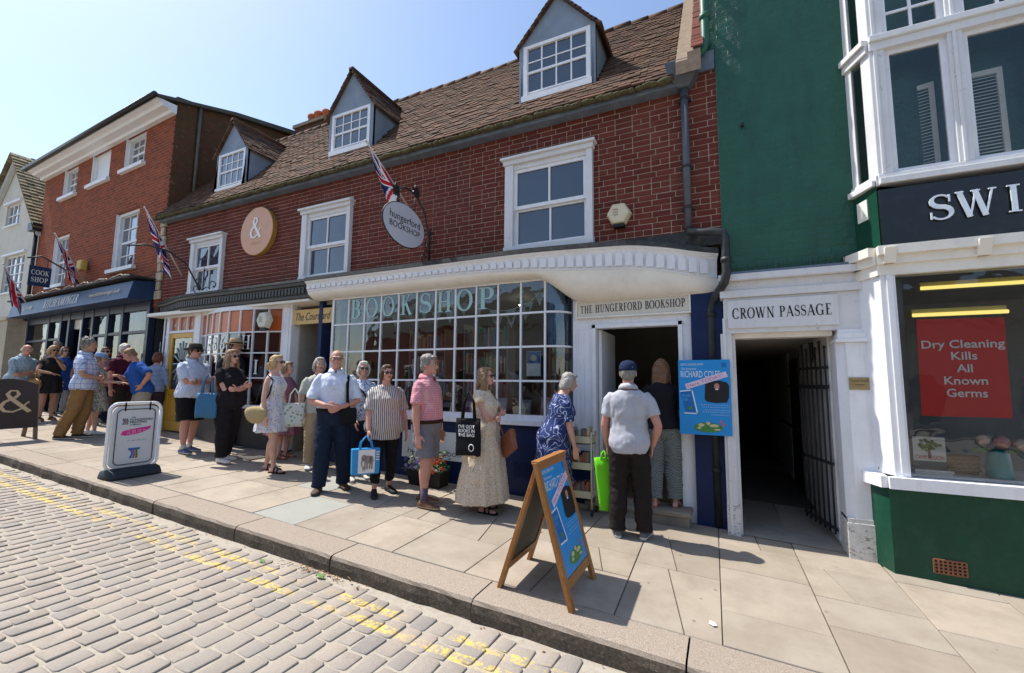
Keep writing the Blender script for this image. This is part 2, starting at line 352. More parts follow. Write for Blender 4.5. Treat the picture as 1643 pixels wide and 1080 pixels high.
def slab_mat():
    n = N('york_stone_slab'); rd = n.rnd()
    c = n.ramp(rd, [(0, (.295, .25, .196)), (.3, (.385, .326, .258)), (.6, (.335, .292, .236)), (1, (.42, .352, .28))])
    P = n.new('NewGeometry').outputs['Position']
    c = n.mix(n.ramp(n.noise(2.3, P, detail=9, rough=.7), [(.40, (0, 0, 0)), (.72, (.7,)*3)]), c, (.21, .168, .128))
    c = n.mix(n.ramp(n.noise(26, P, detail=6, rough=.7), [(.55, (0, 0, 0)), (.75, (.22,)*3)]), c, (.21, .18, .14))
    c = n.mix(n.ramp(n.new('TexVoronoi', {'Vector': P, 'Scale': 3.3}).outputs['Distance'], [(.03, (.8,)*3), (.055, (0, 0, 0))]), c, (.13, .105, .085))
    c = n.mix(n.ramp(n.noise(.7, P, detail=5, rough=.65), [(.42, (0, 0, 0)), (.7, (.35,)*3)]), c, (.30, .25, .20))
    return n.bsdf(c, .82, .3, 0, n.bump(n.noise(90, P, detail=6, rough=.7), .35, .004))
SLAB = slab_mat()
SLABGREY = M('grey_green_slab', (.31, .31, .275), .8, .07, 5, .3, 90)
def slab(poly, zt, mat, parent, name='paving_slab', th=.05, jit=.004):
    a = RNG.uniform(-jit, jit, 3); cx = sum(p[0] for p in poly)/len(poly); cyy = sum(p[1] for p in poly)/len(poly)
    z = lambda p: zt(p[0], p[1]) + a[0]*.5 + a[1]*(p[0]-cx) + a[2]*(p[1]-cyy)
    ins = [(p[0]+(cx-p[0])*.012, p[1]+(cyy-p[1])*.012) for p in poly]
    mb = MB(); k = len(poly)
    mb.loft([[(p[0], p[1], z(p)-th) for p in poly], [(p[0], p[1], z(p)-.005) for p in poly], [(p[0], p[1], z(p)) for p in ins]], 0, True, True, False)
    return mb.build(name, mat, parent, fix=False)
def pavement():
    xs = [-.735, -.06, .60, 1.28, 1.95, 2.6, 3.3]
    x = -.735; L = []
    while x > -30: x -= random.uniform(.52, .86); L.append(x)
    xs = L[::-1]+xs
    while xs[-1] < 9: xs.append(xs[-1]+random.uniform(.55, .8))
    sk = [random.uniform(-.03, .03) for _ in xs]
    for i in range(len(xs)-1):
        far = xs[i] < -17
        y = 3.205; ys = [y]
        while y < 5.2:
            y += random.choice((.46, .62, .78, .95)) if not far else 1.1
            ys.append(y)
        if ys[-1] < 6.9: ys[-1] = 7.0 if xs[i] > -8 else 5.75
        for j in range(len(ys)-1):
            g = .004; y0, y1 = ys[j]+g, ys[j+1]-g
            e0, e1 = sk[i], sk[i+1]; d = random.uniform(-.02, .02)
            X = lambda xx, s, yy: xx + s*(yy-3.2)
            poly = [(X(xs[i], e0, y0)+g, y0), (X(xs[i+1], e1, y0)-g, y0+d*0), (X(xs[i+1], e1, y1)-g, y1), (X(xs[i], e0, y1)+g, y1)]
            m = SLAB
            for gx, gy in ((-4.35, 3.62), (-4.85, 4.2)):
                if xs[i] < gx < xs[i+1] and y0 < gy < y1: m = SLABGREY
            if random.random() < .13 and not far:
                k = random.uniform(.3, .7)       # a slab cut on the skew
                a = (poly[0][0]*(1-k)+poly[1][0]*k, y0); b = (poly[3][0]*(1-k*.6)+poly[2][0]*k*.6, y1)
                slab([poly[0], (a[0]-g, a[1]), (b[0]-g, b[1]), poly[3]], gz, m, pave); slab([(a[0]+g, a[1]), poly[1], poly[2], (b[0]+g, b[1])], gz, m, pave)
            else: slab(poly, gz, m, pave)
pavement()
def kerb_mat():
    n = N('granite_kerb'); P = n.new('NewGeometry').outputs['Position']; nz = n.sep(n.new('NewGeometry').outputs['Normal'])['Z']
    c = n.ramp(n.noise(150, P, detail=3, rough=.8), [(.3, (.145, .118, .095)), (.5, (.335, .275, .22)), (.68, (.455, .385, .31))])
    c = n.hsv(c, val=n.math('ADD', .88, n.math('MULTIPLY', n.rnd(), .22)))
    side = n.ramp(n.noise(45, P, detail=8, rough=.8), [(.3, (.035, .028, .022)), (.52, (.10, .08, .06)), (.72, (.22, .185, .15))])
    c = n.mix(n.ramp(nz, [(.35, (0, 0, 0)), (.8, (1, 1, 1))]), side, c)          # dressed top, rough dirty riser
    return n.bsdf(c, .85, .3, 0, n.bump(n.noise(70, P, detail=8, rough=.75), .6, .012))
KERBM = kerb_mat()
kerb = tag(MB().box(XL, XR, KY+.06, 3.19, -4, -3.9).build('kerb', PAVJ), kind='structure')
def kerbs():
    js = [-.25, -1.67]
    x = -1.67
    while x > -30: x -= random.uniform(1.1, 1.6); js.append(x)
    js = js[::-1]; x = -.25
    while x < 8: x += random.uniform(1.1, 1.5); js.append(x)
    for a, b in zip(js[:-1], js[1:]):
        k = max(4, int((b-a)/.12)); rings = []
        for i in range(k+1):
            t = i/k; X = a+.006+(b-a-.012)*t; zt = gz(X, 3.0)+.004; w = .004*math.sin(X*9)+random.uniform(-.006, .006)
            yf = KY+w; zb = zt-.30
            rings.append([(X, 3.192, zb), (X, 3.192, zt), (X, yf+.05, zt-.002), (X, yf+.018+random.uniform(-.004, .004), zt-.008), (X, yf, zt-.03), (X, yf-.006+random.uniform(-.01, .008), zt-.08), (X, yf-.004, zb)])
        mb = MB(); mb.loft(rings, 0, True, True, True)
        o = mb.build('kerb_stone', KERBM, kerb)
        for p in o.data.polygons: p.use_smooth = False
kerbs()
def sett_mat(yellow):
    n = N('granite_sett'); P = n.new('NewGeometry').outputs['Position']
    c = n.ramp(n.rnd(), [(0, (.275, .240, .205)), (.25, (.36, .305, .255)), (.5, (.30, .27, .237)), (.75, (.385, .325, .27)), (1, (.26, .24, .22))])
    c = n.mix(n.ramp(n.noise(90, P, detail=6, rough=.8), [(.35, (.35,)*3), (.6, (0, 0, 0))]), c, (.12, .10, .085))
    c = n.mix(n.ramp(n.noise(20, P, detail=8, rough=.8), [(.50, (0, 0, 0)), (.72, (.6,)*3)]), c, (.36, .315, .265))
    c = n.mix(n.ramp(n.noise(.9, P, detail=4), [(.48, (0, 0, 0)), (.68, (.4,)*3)]), c, (.33, .295, .25))
    c = n.mix(n.ramp(n.noise(2.7, P, detail=7, rough=.7), [(.55, (0, 0, 0)), (.75, (.5,)*3)]), c, (.13, .115, .10))
    c = yellow_lines(n, P, c)
    return n.bsdf(c, .8, .3, 0, n.bump(n.noise(60, P, detail=8, rough=.75), .6, .008))
SETT = sett_mat(True)
def sett_shape(mb, cx, cyy, lx, ly, zt):
    zt += .0
    q = []; n = 8
    base = [(-1, -.84), (-.80, -1), (.80, -1), (1, -.84), (1, .84), (.80, 1), (-.80, 1), (-1, .84)]
    jit = [(random.uniform(-.009, .007), random.uniform(-.009, .007)) for _ in base]
    a = [(cx+b[0]*lx/2+j[0], cyy+b[1]*ly/2+j[1]) for b, j in zip(base, jit)]
    dz = random.uniform(0, .005); tx, ty = random.uniform(-.022, .022), random.uniform(-.02, .02)
    ins = [(cx+(p[0]-cx)*.88, cyy+(p[1]-cyy)*.92) for p in a]
    z = lambda p: zt+dz+tx*(p[0]-cx)+ty*(p[1]-cyy)
    mb.loft([[(p[0], p[1], z(p)-.02) for p in a], [(p[0], p[1], z(p)+.0) for p in a], [(p[0], p[1], z(p)+.004) for p in ins]], 0, True, True, True)
def setts():
    rows = []; x = -26.0
    while x < 6: rows.append(x); x += random.uniform(.130, .162)
    near = []; rest = MB()
    for i, x in enumerate(rows[:-1]):
        y = KY-.02-random.uniform(0, .12); wd = rows[i+1]-x
        while y > -4.2:
            L = random.uniform(.15, .22); yc = y-L/2; xc = x+wd/2
            d = Vector((xc, yc, rz_(xc, yc)-CZ)); px = None
            c = (d.dot(Vector(_r)), d.dot(Vector(_u)), d.dot(Vector(_f)))
            seen = False
            if c[2] > .2:
                sx, sy = 821.5+FPX*c[0]/c[2], 540-FPX*c[1]/c[2]; seen = -40 < sx < 1683 and sy < 1130
            near.append((d.length if seen else 99+d.length, xc, yc, wd-.016, L-.016)); y -= L
    near.sort()
    for k, (d, xc, yc, lx, ly) in enumerate(near):
        if k < 300:
            mb = MB(); sett_shape(mb, xc, yc, lx, ly, rz_(xc, yc)); mb.build('sett', SETT, road, fix=False)
        else: sett_shape(rest, xc, yc, lx, ly, rz_(xc, yc))
    tag(rest.build('setts', SETT, road, fix=False), kind='stuff')
setts()
# ------------------------------------------------------------------ brick building with the two shops
bld = thing('brick_shop_building', 'long dark red brick building with tiled roof, three dormers and two shopfronts', 'building', (-5.7, FY, gz(-5.7, FY)))
BX0, BX1 = -11.42, .05
WIN = [(-2.69, -1.43, 3.40, 4.72), (-6.81, -5.63, 3.37, 4.66), (-10.22, -9.12, 3.37, 4.57)]
ZB, ZT = 3.20, 5.30
COURSE, BL = .0724, .217
wall_mb = MB()
cuts = sorted(WIN); x = BX0
for (a, b, z0, z1) in cuts:
    wall_mb.box(x, a, FY+.004, FY+.28, ZB, ZT); wall_mb.box(a, b, FY+.004, FY+.28, z1, ZT); wall_mb.box(a, b, FY+.004, FY+.28, ZB, z0); x = b
wall_mb.box(x, BX1, FY+.004, FY+.28, ZB, ZT)
wall = wall_mb.build('brick_wall', MORTAR, bld)
def brick_shape(mb, x0, x1, z0, z1, y=FY, d=None):
    d = random.uniform(.0015, .005) if d is None else d; e = .003; yb = y+.03
    mb.add([(x0, yb, z0), (x1, yb, z0), (x1, yb, z1), (x0, yb, z1), (x0, y, z0), (x1, y, z0), (x1, y, z1), (x0, y, z1),
            (x0+e, y-d, z0+e), (x1-e, y-d, z0+e), (x1-e, y-d, z1-e), (x0+e, y-d, z1-e)],
           [(8, 9, 10, 11), (4, 5, 9, 8), (5, 6, 10, 9), (6, 7, 11, 10), (7, 4, 8, 11), (0, 1, 5, 4), (1, 2, 6, 5), (2, 3, 7, 6), (3, 0, 4, 7)])
def bricks():
    items = []; k = 0; z = ZB+.10
    while z < ZT-.02:
        hdr = k % 4 == 1; p = BL/2 if hdr else BL
        x = BX1-(0 if k % 2 else BL/2)-(.05 if k % 4 == 3 else 0)
        spans = [(x, BX1)] if x < BX1-.03 else []
        while x > BX0:
            q = p if not (hdr and random.random() < .22) else BL
            spans.append((max(x-q, BX0), x)); x -= q
        for a, b in spans:
            if b-a < .04: continue
            segs = [(a+.005, b-.005)]
            for (wa, wb, z0, z1) in WIN:
                if z+COURSE > z0 and z < z1+.02:
                    ns = []
                    for s in segs:
                        if s[1] <= wa or s[0] >= wb: ns.append(s); continue
                        if s[0] < wa: ns.append((s[0], wa))
                        if s[1] > wb: ns.append((wb, s[1]))
                    segs = ns
            for s in segs:
                if s[1]-s[0] > .025: items.append((math.hypot((s[0]+s[1])/2, FY), s[0], s[1], z+.0045+random.uniform(-.0018, .0018), z+COURSE-.0045))
        z += COURSE; k += 1
    items.sort(); rest = MB(); cache = {}
    o = ORG[wall.name]
    for i, (d, a, b, z0, z1) in enumerate(items):
        if i < 300:
            key = (round(b-a, 3), i % 3)
            if key not in cache:
                mb = MB(); brick_shape(mb, 0, b-a, 0, COURSE-.009, 0); cache[key] = mb.mesh('brick', BRICK)
            ob = mesh_obj('brick', cache[key], wall); ob.location = Vector((a, FY, z0))-o
        else: brick_shape(rest, a, b, z0, z1)
    tag(rest.build('bricks', BRICK, wall, fix=False), kind='stuff')
bricks()
# side and rear walls close the block
MB().box(BX0, BX1, FY+.28, 11, 3.0, 3.2).build('upper_floor', DARK, bld)
rm = MB(); rm.box(BX0, BX0+.2, FY+.3, 10.9, .2, 5.25); rm.box(BX1-.2, BX1, FY+.3, 10.9, -.2, 5.25); rm.box(BX0, BX1, 10.9, 11.1, -.2, 5.25); rm.build('rear_wall', REDBRICK, bld)
MB().box(-1.5, BX1-.01, FY-.02, FY+.02, 3.16, 3.345).build('lead_apron', M('lead_edge', (.035, .036, .036), .7, .4, 10, .5, 40, dirt=(.16, .16, .14), dscale=9, damt=.5), bld)
MB().box(BX0, -.3, 5.26, FY+.1, 5.10, 5.155).build('eaves_soffit', LEAD, bld)
MB().box(BX0, -.3, FY-.025, FY-.008, 5.155, 5.28).build('eaves_flashing', LEAD, bld)
MB().box(BX0, -.3, FY-.02, FY+.1, 5.285, 5.385).box(-.3, BX1-.01, FY-.03, FY+.1, 5.29, 5.52).build('lead_flashing', LEAD, bld)
# gutter edge and roof
SLOPE = (8.0-5.2)/(7.5-5.2)
Yr = lambda z: 5.2+(z-5.2)/SLOPE
def roof():
    mb = MB(); RX1 = -.36
    mb.prism([(BX0, 5.24, 5.16), (BX0, 7.5, 7.93), (BX0, 9.8, 5.16)], (RX1-BX0, 0, 0))
    rf = mb.build('roof', TILE, bld)
    DOR = [(-2.59, -1.43, 5.74, 6.57, 7.22, -2.0), (-6.51, -5.44, 5.77, 6.52, 7.26, -5.98), (-9.95, -8.9, 5.69, 6.50, 7.17, -9.43)]
    L = math.hypot(8.0-5.2, 2.3); ux = Vector((0, 2.3/L, 2.8/L)); nn = Vector((0, -2.8/L, 2.3/L))
    def tile(mb, x, s, w=.158, ln=.125):
        b = Vector((x+random.uniform(-.004, .004), 5.2, 5.2))+ux*s+nn*random.uniform(.002, .008)
        lift = random.uniform(.0, .010) if random.random() < .35 else 0; th = .016+random.uniform(0, .006)
        p = [Vector((0, 0, 0)), Vector((w, 0, 0)), Vector((w, 0, 0))+ux*ln-nn*.012, ux*ln-nn*.012]
        mb.hexa([b+q-nn*.004 for q in p]+[b+q+nn*(th+lift) for q in p])
    items = []; r = 0; s = 0
    while s < L-.05:
        x = BX0-(.08 if r % 2 else 0)
        while x < RX1-.05:
            q = Vector((0, 5.2, 5.2))+ux*s; xc = x+.08; hide = False
            for (a, b, zb, zt, za, xa) in DOR:
                if q.y > 5.52 and a-.02 < xc < b+.02 and q.z < za-abs(xc-xa)*(za-zt)/((b-a)/2)-.0: hide = True
            if not hide: items.append((math.sqrt(xc*xc+q.y**2+(q.z-CZ)**2), x, s))
            x += .162
        s += .1; r += 1
    items.sort(); rest = MB()
    for i, (d, x, s) in enumerate(items):
        if i < 300: mb = MB(); tile(mb, x, s); mb.build('roof_tile', TILE, rf, fix=False)
        else: tile(rest, x, s)
    tag(rest.build('roof_tiles', TILE, rf, fix=False), kind='stuff')
    x = BX0
    while x < RX1-.1:
        j = random.uniform(-.012, .012); MB().tube([(x, 7.5, 7.955+j), (x+.3, 7.5, 7.965+j)], .09, 8).build('ridge_tile', TILE, rf); x += .308
    mo = MB(); random.seed(3)                                    # ragged mossy eaves course
    x = BX0
    while x < -.42:
        mo.ell((x, 5.21, 5.165+random.uniform(-.012, .01)), (random.uniform(.05, .11), .05, random.uniform(.022, .04)), 8, 5); x += random.uniform(.05, .12)
    mo.build('mossy_eaves', M('moss', (.085, .075, .035), .95, .4, 20, .6, 60), rf)
    vg = MB(); a, b = Vector((0, 5.12, 5.24)), Vector((0, 7.5, 8.1))     # raised verge against the green gable
    for x0, x1, h in ((-.37, -.24, .06), (-.24, -.10, .15)):
        vg.hexa([(x0, a.y, a.z-.1), (x1, a.y, a.z-.1), (x1, b.y, b.z-.1), (x0, b.y, b.z-.1), (x0, a.y, a.z+h), (x1, a.y, a.z+h), (x1, b.y, b.z+h), (x0, b.y, b.z+h)])
    v = vg.build('verge', M('verge_mortar', (.24, .18, .125), .95, .25, 9, .5, 60), bld)
    for i in range(26):
        t = i/26; p = a.lerp(b, t)+Vector((0, 0, .175+random.uniform(0, .02)))
        MB().hexa([(-.20+random.uniform(-.02, .02), p.y, p.z), (-.07, p.y, p.z), (-.07, p.y+.085, p.z+.1), (-.2, p.y+.085, p.z+.1), (-.2, p.y, p.z+.02), (-.07, p.y, p.z+.02), (-.07, p.y+.085, p.z+.12), (-.2, p.y+.085, p.z+.12)]).build('verge_tile', BRICK, v)
    for di, (x0, x1, zb, zt, za, xa) in enumerate(DOR):
        yf = 5.6; yk = Yr(zt)+.15
        d = MB()
        d.prism([(x0, yf, zt), (x1, yf, zt), (xa, yf, za)], (0, .05, 0))                       # gable
        for xs, e in ((x0, 1), (x1, -1)): d.prism([(xs, yf, zb-.1), (xs, yf, zt), (xs, yk, zt), (xs, Yr(zb-.1), zb-.1)], (e*.04, 0, 0))
        d.box(x0, x1, yf-.006, yf+.04, zt-.01, zt+.05); d.box(x0, x0+.07, yf-.012, yf+.04, zb-.08, zt); d.box(x1-.07, x1, yf-.012, yf+.04, zb-.08, zt)
        dm = d.build('dormer', BLUEGREY, bld); wx0, wx1, wz0, wz1 = x0+.07, x1-.07, zb-.02, zt-.01
        fr = MB(); fr.box(wx0, wx0+.06, yf-.02, yf+.03, wz0, wz1); fr.box(wx1-.06, wx1, yf-.02, yf+.03, wz0, wz1); fr.box(wx0+.06, wx1-.06, yf-.018, yf+.03, wz1-.05, wz1); fr.box(wx0-.02, wx1+.02, yf-.05, yf+.03, wz0-.05, wz0+.04)
        fr.build('window_frame', WHITE, dm)
        gx0, gx1, gz0, gz1 = wx0+.06, wx1-.06, wz0+.09, wz1-.05; zm = (gz0+gz1)/2-.03
        MB().box(gx0, gx1, yf+.022, yf+.06, wz0+.04, gz0).build('bird_netting', M('net_black', (.02, .02, .02), .8, .5, 60, .4, 200), dm)
        bars = MB(); bars.box(gx0, gx1, yf-.008, yf+.02, zm-.018, zm+.018); bars.box(gx0, gx1, yf+.0, yf+.02, gz0, gz0+.025)
        for i in range(5):
            xx = gx0+(gx1-gx0)*i/4; bars.box(xx-.011, xx+.011, yf+.001, yf+.021, gz0+.025, gz1)
        if di == 2 or di == 1: bars.box(gx0, gx1, yf+.002, yf+.022, (zm+gz1)/2-.008, (zm+gz1)/2+.008)
        else: bars.box(gx0, gx1, yf+.002, yf+.022, (zm+gz1)/2-.03, (zm+gz1)/2-.012)
        bars.build('glazing_bars', WHITE, dm)
        for i in range(4):
            for zz0, zz1 in ((gz0, zm), (zm, gz1)):
                a = gx0+(gx1-gx0)*i/4; MB().add([(a+.01, yf+.012, zz0+.01), (a+(gx1-gx0)/4-.01, yf+.012, zz0+.01), (a+(gx1-gx0)/4-.01, yf+.012, zz1-.01), (a+.01, yf+.012, zz1-.01)], [(0, 1, 2, 3)]).build('pane', GLASSUP, dm, fix=False)
        # little tiled roof
        hw = (x1-x0)/2; dz = (za-zt)/hw; rr = MB(); oh = .07; yfr = yf-.07
        for sg in (-1, 1):
            e = Vector((xa+sg*(hw+oh), 0, zt-dz*oh)); t = Vector((xa, 0, za+.0)); n2 = Vector((sg*dz, 0, 1)).normalized()
            L2 = (t-e).length; dirn = (t-e)/L2; k = int(L2/.085)
            for i in range(k+1):
                p = e+dirn*(i*L2/(k+.5)); yb = Yr(p.z)+.1; y = yfr+(-.05 if i % 2 else 0)
                while y < yb:
                    ln = .12; y1 = min(y+.155, yb+.05)
                    q = [p+Vector((0, max(y, yfr), 0)), p+Vector((0, y1, 0)), p+dirn*ln+Vector((0, y1, 0)), p+dirn*ln+Vector((0, max(y, yfr), 0))]
                    h = .022+random.uniform(0, .012)
                    if y1-max(y, yfr) > .02: rr.hexa([q[0], q[1], q[2]-n2*.01, q[3]-n2*.01]+[q[0]+n2*h, q[1]+n2*h, q[2]+n2*(h-.012), q[3]+n2*(h-.012)])
                    y += .16
        rr.tube([(xa, yfr, za+.02), (xa, Yr(za)+.05, za+.02)], .055, 8)
        tag(rr.build('dormer_tiles', TILE, dm), kind='stuff')
roof()
# sash windows
def sash(x0, x1, z0, z1):
    y = FY; s = MB(); wl = .13
    s.box(x0, x0+wl, y-.075, y+.1, z0, z1-.1); s.box(x1-.085, x1, y-.075, y+.1, z0, z1-.1)
    s.box(x0+wl, x1-.085, y-.05, y+.1, z1-.17, z1-.1); s.box(x0-.02, x1+.02, y-.10, y+.02, z1-.1, z1-.035); s.box(x0-.05, x1+.05, y-.14, y+.02, z1-.035, z1)
    s.box(x0-.01, x1+.01, y-.085, y+.1, z0-.05, z0+.035)
    so = s.build('sash_window', WHITE2, bld, bev=.005)
    a, b, c, d = x0+wl, x1-.085, z0+.035, z1-.17; zm = c+(d-c)*.48
    for (p, q, yo) in ((zm, d, -.01), (c, zm+.02, .03)):
        f = MB(); xm = (a+b)/2
        f.box(a, a+.045, y+yo-.02, y+yo+.02, p, q); f.box(b-.045, b, y+yo-.02, y+yo+.02, p, q); f.box(a+.045, b-.045, y+yo-.018, y+yo+.018, q-.045, q); f.box(a+.045, b-.045, y+yo-.018, y+yo+.018, p, p+.05); f.box(xm-.013, xm+.013, y+yo-.015, y+yo+.015, p+.05, q-.045)
        f.build('sash', WHITE, so)
        for u0, u1 in ((a+.045, xm-.013), (xm+.013, b-.045)): MB().poly([(u0, y+yo+.005+random.uniform(-.004, .004), p+.05), (u1, y+yo+.005+random.uniform(-.004, .004), p+.05), (u1, y+yo+.005+random.uniform(-.004, .004), q-.045), (u0, y+yo+.005+random.uniform(-.004, .004), q-.045)]).build('pane', GLASSUP, so, fix=False)
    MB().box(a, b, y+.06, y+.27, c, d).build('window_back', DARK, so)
for wv in WIN: sash(*wv)
# rainwater hopper, pipes on the right
dp = thing('rainwater_pipe', 'grey downpipe with square hopper on the right end of the brick wall', 'downpipe', (-.29, FY-.09, 3.3))
HX = -.30
m = MB(); m.hexa([(HX-.17, FY-.22, 5.20), (HX+.15, FY-.22, 5.20), (HX+.15, FY-.01, 5.20), (HX-.17, FY-.01, 5.20), (HX-.2, FY-.26, 5.36), (HX+.18, FY-.26, 5.36), (HX+.18, FY-.01, 5.36), (HX-.2, FY-.01, 5.36)])
m.hexa([(HX-.06, FY-.14, 5.08), (HX+.06, FY-.14, 5.08), (HX+.06, FY-.02, 5.08), (HX-.06, FY-.02, 5.08), (HX-.17, FY-.22, 5.2), (HX+.15, FY-.22, 5.2), (HX+.15, FY-.01, 5.2), (HX-.17, FY-.01, 5.2)])
m.build('hopper', PVC, dp, bev=.008)
MB().tube([(HX, FY-.075, 5.12), (HX, FY-.075, 3.36)], .042, 12).build('pipe', PVC, dp)
b = MB()
for z in (4.95, 4.1, 3.6): b.tube([(HX, FY-.075, z), (HX, FY-.075, z+.03)], .05, 12); b.box(HX-.07, HX+.07, FY-.04, FY-.004, z, z+.03)
b.build('brackets', IRON, dp)
m = MB(); m.tube([(HX, FY-.075, 3.36), (HX+.01, FY-.12, 3.31), (-.05, FY-.18, 3.26), (.06, FY-.18, 3.24), (.075, FY-.18, 3.18), (.075, FY-.18, 2.78), (.05, FY-.16, 2.68), (-.07, FY+.1, 2.54), (-.10, FY+.12, 2.44), (-.10, FY+.12, .03)], .045, 12)
m.build('lower_pipe', M('dark_pipe', (.028, .032, .034), .5, .4, 8, .2, 50), dp)
b = MB()
for z in (2.9, 2.35, 1.5, .6):
    c = Vector((.075, FY-.18, z)) if z > 2.6 else Vector((-.10, FY+.12, z)); b.tube([c, c+Vector((0, 0, .05))], .055, 12)
tag(b.build('pipe_collars', IRON, dp), kind='stuff')
# ------------------------------------------------------------------ swept cornice helper
def sweep(path, profile, mat, name, parent, closed_back=True):
    # path: (x, y, dz); profile: (out, z) ; outward = left normal of the path seen from above (towards the street)
    rings = []; n = len(path)
    for i in range(n):
        p = Vector(path[i][:2]); a = Vector(path[max(i-1, 0)][:2]); b = Vector(path[min(i+1, n-1)][:2]); t = (b-a).normalized(); o = Vector((t.y, -t.x))
        dz = path[i][2] if len(path[i]) > 2 else 0; pr = profile(i/(n-1)) if callable(profile) else profile
        rings.append([(p.x+o.x*q[0], p.y+o.y*q[0], q[1]+dz) for q in pr])
    mb = MB(); mb.loft(rings, 0, True, True, False)
    return mb.build(name, mat, parent)
def smooth(a, b, t): t = max(0, min(1, (t-a)/(b-a))); return t*t*(3-2*t)
# bookshop cornice: straight, then bows back to the wall at the right
cpath = []
for i in range(60):
    x = -6.33 + 6.33*i/59; k = smooth(-2.6, .15, x); k2 = max(0, (x+.55)/.55)
    cpath.append((x, 5.10+.24*k+.10*k2**2, -.02*k-.13*smooth(-1.1, 0, x)-.03*k2))
sweep(cpath, [(-.36, 3.25), (-.36, 3.335), (0.012, 3.305), (.02, 3.245), (-.02, 3.243)], M('lead_edge', (.035, .036, .036), .7, .4, 10, .5, 40, dirt=(.16, .16, .14), dscale=9, damt=.5), 'cornice_lead', bld)
def wprof(t):
    g = .11*smooth(.45, .85, t); return [(-.33, 3.242), (.004, 3.242), (.0, 3.225), (-.03, 3.20), (-.045, 3.17), (-.06, 3.12-g), (-.055, 3.085-g), (-.075, 3.065-g), (-.33, 3.065-g)]
co = sweep(cpath, wprof, WHITE, 'cornice', bld)
sc_m = MB()                                                        # scalloped drops on the cornice face
i = 0; x = -6.28
SC = []
while x < -.06:
    SC.append(x); x += .118
for k, x in enumerate(SC):
    u = (x+6.33)/6.33*59; i0 = min(int(u), 58); f = u-i0; p = Vector(cpath[i0]).lerp(Vector(cpath[i0+1]), f)
    t = (Vector(cpath[min(i0+1, 59)])-Vector(cpath[i0])); t.z = 0; t.normalize(); o = Vector((t.y, -t.x, 0)); g = .11*smooth(.45, .85, u/59)
    b = p+o*(-.045); z0, z1 = 3.115-g+p.z*0, 3.185
    pts = []
    for a in range(7):
        an = math.pi*a/6; pts.append((b+t*(.043*math.cos(an))).to_2d().to_3d()+Vector((0, 0, p.z+z1-.05+.045*math.sin(an))))
    pts = [(b+t*.043).to_2d().to_3d()+Vector((0, 0, p.z+z0))]+pts+[(b-t*.043).to_2d().to_3d()+Vector((0, 0, p.z+z0))]
    MB().prism(pts, o*.014).build('scalloped_drop', WHITE, co)
# cream coved frieze under the cornice
FRY = lambda x: 5.40+.16*smooth(-2.25, -1.5, x)
fr = [[], []]; rings = []
for (x, y, dz) in cpath:
    g = .11*smooth(.45, .85, (x+6.33)/6.33); zt = 3.07-g+dz; yb = FRY(x); zl = 2.945-.33*smooth(-2.2, -1.6, x); r = []
    for j in range(9):
        a = j/8*math.pi/2; r.append((x, y+.07+(yb-y-.07)*(1-math.cos(a)), zt+(zl-zt)*math.sin(a)))
    rings.append(r)
mb = MB(); mb.loft(rings, 0, False, False, True); mb.build('coved_frieze', CREAM, bld, fix=False)
# ------------------------------------------------------------------ bookshop bay window
BYF = 5.38; BAY0, BAYF = -5.93, -2.09
cols = [BAY0+i*(BAYF-BAY0)/11 for i in range(12)]; ROWZ = [1.14, 1.595, 2.05, 2.505, 2.945]
bay = MB()
cr = .30; cxx, cyy = BAYF, BYF+cr                                    # rounded right corner
cpts = [(cxx+cr*math.sin(a), cyy-cr*math.cos(a)) for a in [math.pi/2*i/8 for i in range(9)]]
outl = [(BAY0-.32, BYF+.42), (BAY0, BYF)]+[(BAYF, BYF)]+cpts[1:]+[(BAYF+cr, BYF+.42)]
def curve_strip(mb, pts, z0, z1, d=.05, inset=0.0):
    n = len(pts)
    for i in range(n-1):
        a, b = Vector(pts[i]), Vector(pts[i+1]); t = (b-a).normalized(); o = Vector((-t.y, t.x))
        a2, b2 = a+o*inset, b+o*inset
        mb.hexa([(a2.x, a2.y, z0), (b2.x, b2.y, z0), (b2.x+o.x*d, b2.y+o.y*d, z0), (a2.x+o.x*d, a2.y+o.y*d, z0), (a2.x, a2.y, z1), (b2.x, b2.y, z1), (b2.x+o.x*d, b2.y+o.y*d, z1), (a2.x+o.x*d, a2.y+o.y*d, z1)])
curve_strip(bay, outl, 2.93, 3.02, .07, -.02); curve_strip(bay, outl, 1.085, 1.15, .10, -.03); curve_strip(bay, outl, 1.02, 1.085, .12, -.09)
bay_o = bay.build('bay_window', WHITE, bld)
gb = MB()
for z in ROWZ[1:-1]: curve_strip(gb, outl, z-.013, z+.013, .032, -.004)
for x in cols: gb.box(x-.0125, x+.0125, BYF-.008, BYF+.034, 1.14, 2.95)
for p in (cpts[8], (BAYF+cr, BYF+.42)): gb.box(p[0]-.03, p[0]+.012, p[1]-.02, p[1]+.02, 1.14, 2.95)
gb.box(BAY0-.335, BAY0-.28, BYF+.36, BYF+.42, 1.14, 2.95); gb.box(BAY0-.02, BAY0+.02, BYF-.012, BYF+.03, 1.14, 2.951)
gb.build('glazing_bars', WHITE, bay_o)
for i in range(11):
    for j in range(4):
        q = random.uniform(-.004, .004), random.uniform(-.004, .004)
        MB().poly([(cols[i]+.012, BYF+.012+q[0], ROWZ[j]+.012), (cols[i+1]-.012, BYF+.012-q[0], ROWZ[j]+.012), (cols[i+1]-.012, BYF+.012-q[0]+q[1], ROWZ[j+1]-.012), (cols[i]+.012, BYF+.012+q[0]+q[1], ROWZ[j+1]-.012)]).build('pane', GLASS, bay_o, fix=False)
